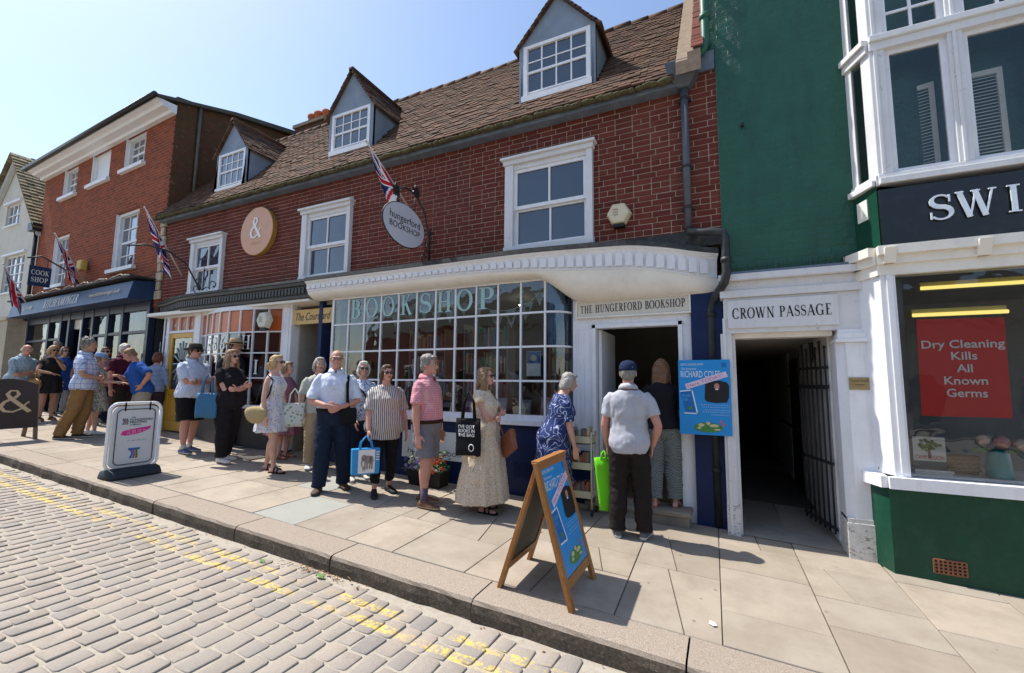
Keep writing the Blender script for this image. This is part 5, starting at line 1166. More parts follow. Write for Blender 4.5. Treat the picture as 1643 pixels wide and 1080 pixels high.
ARM = {'down': ((.150, -.03, .465), (.6, .7, 0)), 'pocket': ((.125, -.05, .505), (.7, .8, 0)), 'back': ((.10, .09, .52), (.7, .8, 0)), 'front': ((.045, -.125, .60), (.8, .5, -.2)), 'crossed': ((-.040, -.098, .660), (.9, .15, -.7)), 'crossed2': ((-.050, -.118, .636), (.9, .15, -.7)),
       'hip': ((.135, -.03, .575), (.9, .55, .1)), 'fwd': ((.09, -.22, .63), (.5, .5, -.8)), 'face': ((-.01, -.14, .80), (.6, .0, -.9)), 'bag': ((.13, -.09, .49), (.7, .8, 0)), 'belly': ((.048, -.12, .59), (.8, .6, -.2)), 'elbowout': ((.05, -.16, .62), (.9, .3, -.2)), 'reach': ((.12, -.16, .43), (.4, .8, 0)), 'low': ((.06, -.13, .47), (.7, .7, 0)), 'chest': ((.04, -.15, .72), (.7, .1, -.8))}
def person(label, pos, H, th, **k):
    X, Y = pos; z0 = k.get('z', gz(X, Y)); root = thing('person', label, 'person', (X, Y, z0), th+math.pi/2, 'people queueing on the pavement', local=True)
    fem = k.get('sex') == 'f'; fat = k.get('fat', 1.0); lean = k.get('lean', 0); skin = SK[k.get('skin', 'fair')]; seed = int(abs(X*37+Y*11)) % 97
    dx, dy = k.get('shift', (0, 0))                      # pelvis offset over the feet
    def bend(p):
        p = Vector(p); t = smooth(.46*H, .66*H, p.z); a = lean*t; c, s = math.cos(a), math.sin(a); y, z = p.y, p.z-.53*H
        if t > 0: p = Vector((p.x, y*c-z*s, .53*H+y*s+z*c))
        tt = smooth(.0, .5*H, p.z); return p+Vector((dx*tt, dy*tt, 0))
    def bendv(p):                                         # full lean, for arm targets
        p = Vector(p); c, s = math.cos(lean), math.sin(lean); y, z = p.y, p.z-.53*H; return Vector((p.x+dx, y*c-z*s+dy, .53*H+y*s+z*c))
    W = [(.455, .070, .060, 0), (.49, .096, .072, .004), (.53, .101, .073, .006), (.57, .097, .068, .002), (.61, .088, .062, -.004), (.65, .086, .062, -.004), (.70, .094, .066, -.004), (.745, .100, .067, -.002), (.785, .100, .058, .002), (.808, .086, .048, .006), (.826, .058, .042, .008), (.838, .042, .038, .008), (.85, .034, .036, .006)]
    if fem: W = [(.455, .072, .060, 0), (.49, .100, .074, .006), (.53, .103, .075, .008), (.57, .094, .066, .004), (.61, .080, .058, 0), (.65, .078, .058, -.002), (.70, .086, .070, -.012), (.73, .089, .076, -.018), (.765, .088, .062, -.006), (.80, .078, .048, .004), (.825, .045, .038, .008), (.85, .030, .032, .006)]
    def fatw(z): return 1+(fat-1)*math.exp(-((z-.60)/.13)**2)+(fat-1)*.30
    belly = (fat-1)*.10
    def ring(z, w, d, yo, e=0, ef=0, n=20):
        f = fatw(z); w2 = w*H*f+e; d2 = d*H*f+e; yc = yo*H-belly*H*math.exp(-((z-.60)/.10)**2); r = []
        for j in range(n):
            a = 2*math.pi*j/n; cx, sy = math.cos(a), math.sin(a); q = .86
            r.append(bend((w2*math.copysign(abs(cx)**q, cx), yc+d2*math.copysign(abs(sy)**q, sy), z*H)))
        return r
    sw = (.088 if fem else .101)*(1+(fat-1)*.45)
    S = {s: bend((s*sw*H, .004*H, .795*H)) for s in (-1, 1)}
    armr = (.024 if fem else .027)*(1+(fat-1)*.9)
    AJ = {}
    for s, nm in ((-1, k.get('arms', ('down', 'down'))[0]), (1, k.get('arms', ('down', 'down'))[1])):
        (tx, ty, tz), po = ARM[nm] if isinstance(nm, str) else nm
        tgt = bendv((s*tx*H*(1+(fat-1)*.5 if tx > .1 else 1), ty*H-(belly*H*.8 if ty < -.08 else 0), tz*H)); el, wr = ik(S[s], tgt, .178*H, .150*H, (s*po[0], po[1], po[2])); AJ[s] = (S[s], el, wr, nm)
    feet = k.get('feet', ((-.055, .0, -8), (.055, .0, 8))); LJ = {}
    for s, ft in ((-1, feet[0]), (1, feet[1])):
        hip = bend((s*.050*H*(1+(fat-1)*.4), .0, .505*H)); an = Vector((ft[0]*H/.175*.1 if False else ft[0]*H, ft[1]*H, (.048+(ft[3] if len(ft) > 3 else 0))*H))
        kn, an2 = ik(hip, an, .232*H, .228*H, (s*.12, -1, 0)); LJ[s] = (hip, kn, an, ft[2])
    # --- bare body
    b = MB(); b.loft([ring(*w) for w in W])
    b.tube([bend((0, .010*H, .82*H)), bend((0, .004*H, .85*H)), bend((0, -.006*H, .885*H))], [.036*H, .032*H, .032*H], 14)
    for s in (-1, 1):
        a, e, w_, nm = AJ[s]; b.tube([a+Vector((-s*.04, 0, -.01)), a+Vector((-s*.008, 0, -.006)), a.lerp(e, .3), a.lerp(e, .75), e, e.lerp(w_, .25), e.lerp(w_, .6), w_], [armr*H*.6, armr*.92*H, armr*1.04*H, armr*.93*H, armr*.86*H, armr*.9*H, armr*.72*H, armr*.56*H], 12)
        h, kn, an, ta = LJ[s]; f = 1+(fat-1)*.5; b.tube([h, h.lerp(kn, .3), h.lerp(kn, .7), kn, kn.lerp(an, .25)+Vector((0, .008*H, 0)), kn.lerp(an, .5)+Vector((0, .004*H, 0)), kn.lerp(an, .85), an], [.056*H*f, .052*H*f, .040*H*f, .0335*H*f, .034*H*f, .029*H*f, .0205*H, .020*H], 14)
        if k.get('shoes', ('shoe',))[0] == 'sandal': foot_shape(b, an, ta, H, .9)
    body_parts = []
    def collect(me): body_parts.append(me)
    job(b, .0115, 4, collect)
    # --- hands
    for s in (-1, 1):
        a, e, w_, nm = AJ[s]; hm = MB(); fdir = (w_-e).normalized(); hs = H/1.75
        if nm in ('down', 'bag', 'pocket', 'low', 'reach'): fdir = (fdir*.6+Vector((0, -.08, -1))*.6).normalized()
        if nm in ('front', 'belly'): fdir = (fdir*.7+Vector((-s*.6, -.15, -.25))).normalized()
        palm_n = Vector((-s, 0, 0)) if abs(fdir.z) > .6 else (Vector((0, 1, .15)) if nm in ('crossed', 'crossed2', 'front', 'belly', 'face', 'hip') else Vector((0, 0, -1)))
        palm_n = (palm_n-fdir*palm_n.dot(fdir)).normalized(); side = fdir.cross(palm_n)
        if side.dot(Vector((0, -1, .3))) < 0: side = -side                     # thumb side points forward / up
        hand_shape(hm, w_, fdir, palm_n, side, hs, 0.75 if nm in ('bag', 'fwd', 'front', 'belly', 'crossed', 'crossed2') else .4); job(hm, .0058, 2, collect)
    # --- head
    hh = .130*H/.228*(.97 if fem else 1.0); hy, hp = k.get('head', (0, 0)); neck = bend((0, -.004*H, .872*H)); HM = Matrix.Translation(neck) @ Matrix.Rotation(lean*k.get('headlean', .35), 4, 'X') @ Matrix.Rotation(hy, 4, 'Z') @ Matrix.Rotation(hp, 4, 'X') @ Matrix.Translation((0, -.018*H/1.75, .058*H)) @ Matrix.Scale(hh, 4)
    hd = MB(); head_shape(hd, fem, k.get('jowl', 1.0)); hd.xf(HM); job(hd, .0062, 3, collect)
    def finish():
        mats = skin; bm = bmesh.new()
        for me in body_parts: bm.from_mesh(me)
        me = bpy.data.meshes.new('body'); bm.to_mesh(me); bm.free(); me.materials.append(skin); me.polygons.foreach_set('use_smooth', [True]*len(me.polygons)); mesh_obj('body', me, root)
    FIN.append(finish)
    def part(mb, name, mat, smooth_=False): mb.xf(HM); o = mb.build(name, mat, root); return o
    if not k.get('back'):
        for s in (-1, 1):
            m = MB()
            if not k.get('glasses') == 'sun': m.ell((s*.031, -.0835, .004), (.0135, .007, .0075), 10, 7, 0); m.ell((s*.031, -.0885, .004), (.0078, .0045, .0072), 8, 6, 1); part(m, 'eye', [EYEW, EYED])
            m = MB(); m.tube([(s*.014, -.094, .023), (s*.032, -.094, .029), (s*.050, -.082, .024)], [.0042, .006, .003], 6); part(m, 'eyebrow', HAIR[k.get('hair', ('short', 'brown'))[1]])
        m = MB(); m.ell((0, -.0915, -.052), (.026, .008, .0048), 10, 6); m.ell((0, -.091, -.060), (.021, .008, .0055), 10, 6); part(m, 'mouth', LIP)
        if k.get('smile'): m = MB(); m.ell((0, -.0945, -.0555), (.019, .005, .0045), 10, 6); part(m, 'teeth', TEETH)
    if k.get('glasses'):
        m = MB(); sun_ = k['glasses'] == 'sun'
        for s in (-1, 1):
            if sun_: m.ell((s*.033, -.095, .002), (.030, .007, .022), 14, 8)
            else: m.tube([(s*.033+.024*math.cos(t), -.098, .002+.018*math.sin(t)) for t in np.linspace(0, 2*math.pi, 13)], .0022, 5)
            m.tube([(s*.060, -.088, .008), (s*.078, -.03, .010), (s*.079, .015, .006)], .003, 5)
        m.tube([(-.012, -.100, .006), (.012, -.100, .006)], .003, 5); part(m, 'sunglasses' if sun_ else 'glasses', LENS if sun_ else IRON)
    ht, hc = k.get('hair', ('short', 'brown'))
    hm = MB(); hair_shape(hm, ht, seed); hm.xf(HM); am = .005 if ht not in ('curly',) else .011
    def hdone(me, am=am, hc=hc):
        wrinkle(me, am*1.5, 30, .45 if ht != 'curly' else 1, seed); wrinkle(me, am*1.1, 46, .3, seed+3, True); me.materials.append(HAIR[hc]); mesh_obj('hair', me, root)
    job(hm, .0085, 2, hdone)
    if k.get('beard'):
        bm_ = MB(); bm_.ell((0, -.066, -.088), (.046, .036, .042), 12, 8); bm_.ell((.045, -.04, -.055), (.024, .04, .042), 10, 7); bm_.ell((-.045, -.04, -.055), (.024, .04, .042), 10, 7); bm_.ell((0, -.098, -.041), (.028, .010, .008), 10, 6); bm_.xf(HM)
        def bdone(me): wrinkle(me, .004, 60, 1, seed); me.materials.append(HAIR[k['beard']]); mesh_obj('beard', me, root)
        job(bm_, .007, 2, bdone)
    hat = k.get('hat')
    if hat:
        m = MB(); kind, mat = hat[0], hat[1]
        if kind == 'cap':
            rings = [[(r*.088*math.cos(t), .018+r*.104*math.sin(t), z) for t in np.linspace(0, 2*math.pi, 25)[:-1]] for r, z in ((1.02, .028), (1.03, .05), (1.0, .08), (.86, .108), (.6, .126), (.3, .134), (.05, .136))]
            m.loft(rings); m.ell((0, .018, .138), (.008, .008, .005), 8, 5)
            m.loft([[(x, -.075-.075*math.cos(x/.075*1.45)+ (0 if q else .075*math.cos(x/.075*1.45)), .036+dz-.05*x*x/.075) for x in np.linspace(-.075, .075, 11)] for q, dz in ((0, .006), (1, -.002))], 0, False, False)
        else:
            br = hat[2] if len(hat) > 2 else .165; cr = [(.98, .035), (.99, .06), (.95, .10), (.86, .125), (.5, .132), (.06, .126)]
            rings = [[(br*math.cos(t)*.92, .012+br*math.sin(t), .030+.022*math.cos(2*t)*hat[3] if len(hat) > 3 else .022+.006*math.sin(3*t)) for t in np.linspace(0, 2*math.pi, 33)[:-1]]]
            rings = [[(p[0], p[1], p[2]-.005) for p in rings[0]]]+rings+[[(r*.090*math.cos(t), .012+r*.106*math.sin(t), z) for t in np.linspace(0, 2*math.pi, 33)[:-1]] for r, z in cr]
            m.loft([[(.085*math.cos(t), .012+.10*math.sin(t), .028) for t in np.linspace(0, 2*math.pi, 33)[:-1]]]+rings)
            if len(hat) > 4:
                b2 = MB(); b2.loft([[(.0925*math.cos(t), .012+.109*math.sin(t), z) for t in np.linspace(0, 2*math.pi, 33)[:-1]] for z in (.036, .062)]); part(b2, 'hat_band', hat[4])
        part(m, 'cap' if kind == 'cap' else 'sun_hat', mat)
    # --- clothes
    def torso_rings(lo, hi, e, hem_e=None):
        zs = [w[0] for w in W]; R_ = []
        for z in np.linspace(lo, hi, 13):
            w = [np.interp(z, zs, [q[i] for q in W]) for i in (1, 2, 3)]; t = (hi-z)/(hi-lo); ee = e+(hem_e-e)*smooth(.45, 1, t) if hem_e is not None else e
            R_.append(ring(z, w[0], w[1], w[2], ee))
        return R_
    top = k.get('top'); bot = k.get('bottom')
    if top:
        e = top.get('e', .016); tm = MB(); lo = top.get('hem', .49); hi = top.get('neck', .832)
        tm.loft(torso_rings(lo, hi, e, top.get('hem_e', e+.012)))
        sl = top.get('sleeve', .6)
        for s in (-1, 1):
            a, e_, w_, nm = AJ[s]; ra = armr*H
            if sl > 0:
                if sl <= 1: pts = [a+Vector((-s*.050, 0, -.012)), a+Vector((-s*.018, 0, -.010)), a.lerp(e_, .16), a.lerp(e_, sl*.6), a.lerp(e_, sl)]; rr = [ra*.8, ra*1.02+e*.6, ra*1.08+e*.7, ra*1.08+e*.75, ra*1.06+e*.95]
                else: q = sl-1; pts = [a+Vector((-s*.050, 0, -.012)), a+Vector((-s*.018, 0, -.010)), a.lerp(e_, .16), a.lerp(e_, .6), e_, e_.lerp(w_, q*.5), e_.lerp(w_, q)]; rr = [ra*.8, ra*1.02+e*.6, ra*1.10+e*.7, ra*1.05+e*.8, ra+e*.8, ra*.9+e*.7, ra*.75+e*.7]
                tm.tube(pts, rr, 14)
            elif sl == 0: tm.ell(a+Vector((-s*.03, 0, .01)), (.03, .05, .045), 10, 8)
        if top.get('skirt'):
            z1, fl = top['skirt'][:2]; zt = .60; R_ = []
            for z in np.linspace(zt, z1, 14):
                t = (zt-z)/(zt-z1); w0 = (.088+.016*smooth(0, .3, t))*fatw(.58); d0 = (.064+.016*smooth(0, .3, t))*fatw(.58); r = []
                for j in range(48):
                    a = 2*math.pi*j/48; pl = 1+(.055*t*math.sin(9*a+seed)+.03*t*math.sin(16*a)) ; wx = (w0+fl*t**.9)*H*pl; wy = (d0+fl*t**.9)*H*pl; p = bend((wx*math.cos(a), wy*math.sin(a)-belly*H*.5*(1-t), z*H)) if z > .46 else Vector((wx*math.cos(a)+dx*smooth(0, .5, z), wy*math.sin(a)-belly*H*.5*(1-t)+dy*smooth(0, .5, z), z*H))
                    r.append(p)
                R_.append(r)
            tm.loft(R_)
        nm_ = top.get('name', 'shirt'); mat = top['mat']
        def tdone(me, nm_=nm_, mat=mat): wrinkle(me, top.get('wr', .008)*1.15, 9, .8, seed); wrinkle(me, .0085, 11, .5, seed+5, True); wrinkle(me, .003, 26, .6, seed+9); me.materials.append(mat); mesh_obj(nm_, me, root)
        job(tm, .0105, 2, tdone)
        if top.get('collar'):
            c = MB(); R0 = []
            for q, z, ex in ((1.0, .836, .004), (1.12, .862, .006), (1.30, .850, .008), (1.42, .832, .010)):
                R0.append([bend((.040*H*q*math.sin(t), (.006*H)+.041*H*q*(-math.cos(t))-(.012*H*(q-1)*2 if abs(t) < .6 else 0), z*H-.010*H*math.cos(t))) for t in np.linspace(.14, 2*math.pi-.14, 24)])
            c.loft(R0, 0, False, False); o = c.build('collar', top['collar'], root, fix=False); sm_ = o.modifiers.new('t', 'SOLIDIFY'); sm_.thickness = .004
        if top.get('buttons'):
            for z in np.linspace(.58, .80, 6): w = [np.interp(z, [q[0] for q in W], [q[i] for q in W]) for i in (2, 3)]; c = bend((0, (w[1]-w[0])*H*fatw(z)-belly*H*math.exp(-((z-.60)/.10)**2)-e-.003, z*H)); MB().ell(c, (.006, .003, .006), 8, 5).build('button', top['buttons'], root)
    if bot:
        e = bot.get('e', .014); bmsh = MB(); bmsh.loft(torso_rings(.455, bot.get('waist', .575), e*(.75 if bot.get('belt') else .30)))
        hem = bot.get('hem', .05); wid = bot.get('wid', 1.0)
        for s in (-1, 1):
            h, kn, an, ta = LJ[s]; f = 1+(fat-1)*.5; pts = [h+Vector((0, 0, .02)), h.lerp(kn, .3), h.lerp(kn, .7), kn]; rr = [.056*H*f+e, .053*H*f+e, (.042*H*f+e)*wid, (.038*H*f+e)*wid]
            if hem < .25:
                t = (.28-hem)/.235; pts += [kn.lerp(an, t*.5)+Vector((0, .006*H, 0)), kn.lerp(an, t*.85), kn.lerp(an, t)]; rr += [(.036*H+e)*wid, (.032*H+e)*wid, (.032*H+e*1.1)*wid]
            else:
                t = (.505-hem)/.225; pts = [h+Vector((0, 0, .02)), h.lerp(kn, t*.4), h.lerp(kn, t*.75), h.lerp(kn, t)]; rr = [.056*H*f+e, .054*H*f+e*1.1, .049*H*f+e*1.3, .046*H*f+e*1.5]
            bmsh.tube(pts, rr, 16)
        def bdone2(me): wrinkle(me, bot.get('wr', .007), 8, 1.3, seed+2); wrinkle(me, .006, 9, 1.5, seed+7, True); wrinkle(me, .003, 24, 1.6, seed+4); me.materials.append(bot['mat']); mesh_obj(bot.get('name', 'trousers'), me, root)
        job(bmsh, .011, 2, bdone2)
        if bot.get('belt'):
            z = bot.get('waist', .575)-.008; c = MB(); R0 = []
            for zz, o_ in ((z-.011, .003), (z-.011, .006), (z+.011, .006), (z+.011, .003)):
                w = [np.interp(zz, [q[0] for q in W], [q[i] for q in W]) for i in (1, 2, 3)]; R0.append(ring(zz, w[0], w[1], w[2], e+o_, n=28))
            c.loft(R0).build('belt', bot['belt'], root)
    sk_, sm = k.get('shoes', ('shoe', fabric('dark_shoe', (.03, .025, .02))))[:2]
    for s in (-1, 1):
        h, kn, an, ta = LJ[s]; m = MB()
        if sk_ == 'sandal':
            sandal_shape(m, an, ta, H); m.build('sandal', sm, root)
        else: foot_shape(m, an, ta, H, 1.12, boot=(sk_ == 'boot')); m.build('shoe', sm, root)
        if k.get('socks'):
            m = MB(); m.tube([an+Vector((0, 0, -.02)), an+(kn-an)*.06, an+(kn-an)*k['socks'][1]], [.024*H, .0235*H, .026*H], 14); m.build('sock', k['socks'][0], root)
    return dict(root=root, arms=AJ, legs=LJ, H=H, bend=bend, M=Matrix.Translation((X, Y, z0)) @ Matrix.Rotation(th+math.pi/2, 4, 'Z'))
FIN = []
def foot_frame(an, ta, side=0):
    a = R(ta); return Matrix.Translation((an.x, an.y, 0)) @ Matrix.Rotation(a, 4, 'Z')
def foot_shape(mb, an, ta, H, q, boot=False):
    k = H/1.75; up = an.z-.048*H; F = foot_frame(an, ta); rings = []
    for y, hw, ht in ((.068, .016, .030), (.060, .028, .062), (.035, .034, .092 if q > 1 else .08), (.0, .036, .095 if q > 1 else .085), (-.04, .037, .074), (-.09, .043, .056), (-.135, .044, .044), (-.17, .036, .036), (-.188, .016, .026)):
        r = []; hw *= q*k; ht *= (1.0 if q > 1 else .92)*k
        for j in range(14):
            a = 2*math.pi*j/14; x = hw*math.copysign(abs(math.cos(a))**.7, math.cos(a)); z = ht*.42+ht*.58*math.sin(a) if math.sin(a) > 0 else ht*.42+ht*.42*math.copysign(abs(math.sin(a))**.4, math.sin(a))
            r.append(F @ Vector((x, y*k*q, max(z, .002)+up)))
        rings.append(r)
    mb.loft(rings)
def sandal_shape(mb, an, ta, H):
    k = H/1.75; F = foot_frame(an, ta); up = an.z-.048*H
    pr = [(.034, .06), (.038, .0), (.042, -.07), (.049, -.13), (.040, -.18), (.012, -.20), (-.02, -.198), (-.044, -.17), (-.048, -.12), (-.042, -.06), (-.036, .0), (-.032, .06), (0, .078)]
    mb.prism([F @ Vector((x*k, y*k, up-.012)) for x, y in pr], (0, 0, .020))
    for y0 in (-.05, -.105): mb.tube([F @ Vector((.052*k*math.cos(t), y0*k+.01*math.sin(t), up+.008+.062*k*math.sin(t)*(1 if y0 > -.08 else .78))) for t in np.linspace(0, math.pi, 9)], .006, 6, ry=.016)
def hand_shape(mb, w_, f, pn, side, s, curl):
    c = lambda a, b, d: w_+f*a*s+side*b*s+pn*d*s
    mb.loft([[c(a, wd*math.cos(t)+off, th_*math.sin(t)) for t in np.linspace(0, 2*math.pi, 13)[:-1]] for a, wd, th_, off in ((-.012, .024, .018, 0), (.015, .031, .016, .002), (.05, .040, .015, .002), (.085, .040, .013, 0), (.097, .034, .010, 0))])
    for b, ln, r in ((.030, .068, .0085), (.010, .078, .009), (-.011, .072, .0085), (-.030, .056, .0075)):
        p = c(.088, b, 0); pts = [c(.07, b, 0), p]; an = curl*.55
        for q, g in ((.45, 1.0), (.30, 1.9), (.25, 2.6)):
            d = (f*math.cos(an)+pn*math.sin(an)); p = p+d*(ln*q*s); pts.append(p); an += curl*.6
        mb.tube(pts, [r*1.05*s, r*1.08*s, r*s, r*.92*s, r*.7*s], 8)
    p0 = c(.012, .026, .004); d1 = (f*.62+side*.75+pn*.25).normalized(); d2 = (f*.9+side*.3+pn*.3).normalized(); mb.tube([p0, p0+d1*.035*s, p0+d1*.035*s+d2*.03*s, p0+d1*.035*s+d2*.054*s], [.014*s, .012*s, .010*s, .007*s], 8)
def head_shape(m, fem, jowl):
    m.ell((0, .014, .032), (.076, .094, .084), 18, 12); m.ell((0, -.026, -.022), (.062, .066, .088), 16, 12); m.ell((0, -.058, -.086), (.036*jowl if not fem else .030, .030, .027), 12, 8)
    m.ell((0, -.03, -.07), (.054*jowl if not fem else .048, .052, .04), 12, 8)
    m.tube([(0, -.082, .016), (0, -.098, -.006), (0, -.110, -.024), (0, -.098, -.033)], [.0085, .010, .0135, .010], 8); m.ell((.010, -.096, -.027), (.008, .010, .007), 8, 6); m.ell((-.010, -.096, -.027), (.008, .010, .007), 8, 6)
    m.ell((0, -.072, .026), (.054, .020, .012), 12, 8)
    for s in (-1, 1): m.ell((s*.036, -.056, -.024), (.026, .030, .028), 10, 8); m.ell((s*.079, .012, -.006), (.009, .020, .031), 8, 8, rot=Matrix.Rotation(s*.25, 3, 'Z'))
    m.ell((0, -.082, -.054), (.027, .014, .018), 10, 8); m.tube([(0, .022, -.04), (0, .026, -.17)], [.054 if not fem else .047, .058 if not fem else .05], 14)
def hair_shape(m, t, seed):
    g = random.Random(seed); E_ = lambda c, r: m.ell(c, r, 14, 10)
    if t == 'bald':
        E_((0, .078, -.006), (.062, .034, .050)); E_((.068, .036, .0), (.018, .052, .040)); E_((-.068, .036, .0), (.018, .052, .040)); return
    E_((0, .026, .044), (.084, .098, .083)); E_((0, .062, -.010), (.074, .058, .07))
    for s in (-1, 1): E_((s*.074, .004, .016), (.014, .036, .04))
    if t in ('short', 'cap'): return
    if t == 'curly':
        for i in range(46):
            u, v = g.uniform(0, 6.28), g.uniform(-.35, 1.5); d = Vector((math.cos(u)*math.cos(v)*.088, .03+math.sin(u)*math.cos(v)*.10, .045+math.sin(v)*.088))
            if d.y < -.05 and d.z < .06: continue
            r = g.uniform(.018, .032); m.ell(d, (r, r, r), 8, 6)
        return
    if t == 'fullshort': E_((0, -.03, .094), (.062, .058, .03)); E_((0, .03, .07), (.088, .1, .075)); return
    if t == 'curtain':
        E_((0, .0, .085), (.072, .085, .042))
    E_((0, -.035, .095), (.058, .05, .026))
    for s in (-1, 1): E_((s*.079, .012, -.02), (.022, .052, .075)); E_((s*.060, .06, -.04), (.04, .04, .085))
    E_((0, .08, -.035), (.078, .040, .095))
    if t == 'bob': return
    if t == 'pony': m.tube([(0, .11, .0), (0, .15, -.03), (0, .15, -.12)], [.025, .03, .012], 10); return
    ln = .16 if t == 'mid' else .25
    m.tube([(0, .070, .0), (0, .088, -.10), (0, .095, -.10-ln*.55), (0, .095, -.10-ln)], [.030, .034, .030, .018], 14, ry=[.08, .092, .088, .06], up=(0, 1, 0))
    for s in (-1, 1): m.tube([(s*.078, .0, .02), (s*.090, .0, -.07), (s*.092, -.012, -.10-ln*.45), (s*.088, -.02, -.08-ln*.85)], [.022, .026, .026, .012], 10, ry=[.03, .044, .042, .02], up=(1, 0, 0))
# ------------------------------------------------------------------ the queue
def bag_on(P, p): return P['M'] @ Vector(p)
def shoe_m(name, up, sole=(.55, .53, .48), h=.022):
    n = N(name); z = n.sep(n.coord())['Z']; c = n.mix(n.math('LESS_THAN', z, h), up, sole); c = n.mix(n.ramp(n.noise(40, detail=4), [(.45, (0, 0, 0)), (.7, (.3,)*3)]), c, tuple(q*.5 for q in up)); return n.bsdf(c, .7, .3, 0, n.bump(n.noise(120), .2, .003))
POLO = fabric('grey_polo', (.40, .41, .45)); BLKT = fabric('black_trousers', (.020, .015, .014), .8); DNAVY = fabric('navy_cap', (.016, .026, .065)); BLKTOP = fabric('black_top', (.012, .012, .015))
p_cap = person('man in grey polo shirt and navy cap, back to camera at the shop door', (-.90, 4.72), 1.775, R(98), arms=('pocket', 'bag'), skin='red', back=True, hair=('short', 'saltpepper'), hat=('cap', DNAVY),
    top=dict(mat=POLO, hem=.475, sleeve=.66, e=.020, hem_e=.024, collar=POLO, name='polo_shirt', wr=.009), bottom=dict(mat=BLKT, hem=.035, e=.016, wid=1.12), shoes=('shoe', shoe_m('grey_trainer', (.10, .105, .11), (.45, .46, .46), .03)), feet=((-.075, .0, -14), (.075, .01, 12)), fat=1.04)
HOUND = pattern('check_trousers', (.07, .085, .085), lambda n, b: n.mix(n.new('TexChecker', {'Vector': n.coord(), 'Scale': 75.0}).outputs['Fac'], b, (.21, .23, .22)))
p_blk = person('woman with long brown hair and black top standing on the shop step', (-.66, 5.47), 1.685, R(95), z=.185, sex='f', arms=('front', 'down'), skin='pink', back=True, hair=('long', 'auburn'), fat=1.06, head=(-.1, -.05),
    top=dict(mat=BLKTOP, hem=.52, sleeve=.6, e=.022, hem_e=.03, name='top'), bottom=dict(mat=HOUND, hem=.05, e=.02, wid=1.15), shoes=('sandal', fabric('pink_sandal', (.36, .17, .13))), feet=((-.07, 0, -5), (.06, .03, 6)))
BLUEDRESS = pattern('blue_squiggle_dress', (.028, .045, .14), squiggle((.42, .47, .62), 9, .06, .8))
p_blue = person('grey-haired woman in blue squiggle-print dress bending to the book trolley', (-1.84, 4.98), 1.66, R(38), sex='f', arms=('reach', 'low'), skin='pink', hair=('bob', 'grey'), lean=.30, headlean=.9, fat=1.14, back=True,
    top=dict(mat=BLUEDRESS, sleeve=.85, e=.022, skirt=(.17, .05), hem=.5, name='dress'), shoes=('shoe', shoe_m('navy_shoe', (.03, .035, .06))))
CREAMD = pattern('cream_print_dress', (.60, .49, .36), spots([(.30, .19, .11), (.68, .62, .52)], 62, .30))
p_cream = person('woman in long cream print dress facing the shop door, arms folded', (-2.58, 4.64), 1.655, R(8), sex='f', arms=('crossed', 'crossed2'), skin='pink', hair=('mid', 'light'), glasses='sun', fat=1.20,
    top=dict(mat=CREAMD, sleeve=.28, e=.02, skirt=(.072, .085), hem=.5, name='dress', wr=.008), shoes=('sandal', fabric('black_sandal', (.018, .017, .016))), feet=((-.06, -.03, -6), (.06, .02, 6)))
PINK = pattern('pink_check_shirt', (.58, .19, .23), plaid((.62, .36, .39), 38, .40)); GSH = fabric('grey_shorts', (.17, .165, .19))
p_pink = person('man in pink checked shirt and grey shorts looking to the right', (-3.24, 4.42), 1.765, R(6), arms=('down', 'down'), skin='red', hair=('fullshort', 'saltpepper'), fat=1.12, jowl=1.08,
    top=dict(mat=PINK, hem=.535, sleeve=.72, e=.02, hem_e=.012, collar=PINK, buttons=fabric('button', (.5, .4, .4))), bottom=dict(mat=GSH, hem=.315, e=.02, name='shorts', belt=fabric('brown_belt', (.045, .02, .012)), waist=.56), socks=(pattern('striped_sock', (.045, .035, .06), stripes_v((.22, .15, .20), 60, .35, 'Z')), .34),
    shoes=('shoe', shoe_m('tan_shoe', (.16, .075, .04), (.40, .32, .22))), feet=((-.065, -.035, -4), (.06, .05, 10)))
STR = pattern('striped_tunic', (.55, .52, .49), stripes_v((.035, .03, .03), 42, .34, 'X')); SCK = fabric('black_leggings', (.015, .014, .016))
p_str = person('woman in black and cream striped tunic and sunglasses facing the camera', (-3.95, 4.50), 1.63, R(-36), sex='f', arms=('bag', 'down'), skin='pink', hair=('bob', 'brown'), glasses='sun', fat=1.22, head=(.08, 0),
    top=dict(mat=STR, hem=.42, sleeve=.92, e=.03, hem_e=.07, name='tunic', wr=.009), bottom=dict(mat=SCK, hem=.09, e=.008), shoes=('shoe', shoe_m('black_slip_on', (.016, .016, .018), (.03, .03, .03))), feet=((-.07, -.04, -10), (.06, .05, 14)))
FLO = pattern('blue_floral_top', (.60, .64, .72), spots([(.09, .14, .34), (.20, .27, .46)], 30, .34)); DJEAN = fabric('dark_jeans', (.018, .024, .05))
p_flo = person('white-haired woman in blue floral top with dark shoulder strap', (-4.70, 4.86), 1.665, R(-38), sex='f', arms=('low', 'down'), skin='pink', hair=('bob', 'white'), glasses='sun', fat=1.06, smile=True,
    top=dict(mat=FLO, hem=.49, sleeve=1.05, e=.018, hem_e=.03, name='blouse'), bottom=dict(mat=DJEAN, hem=.045, e=.012), shoes=('shoe', shoe_m('cream_trainer', (.55, .52, .46))), feet=((-.06, -.03, -6), (.055, .03, 8)))
WSH = fabric('white_blue_shirt', (.60, .66, .78)); NTR = fabric('navy_trousers', (.014, .022, .042)); BELT = fabric('black_belt', (.015, .014, .014))
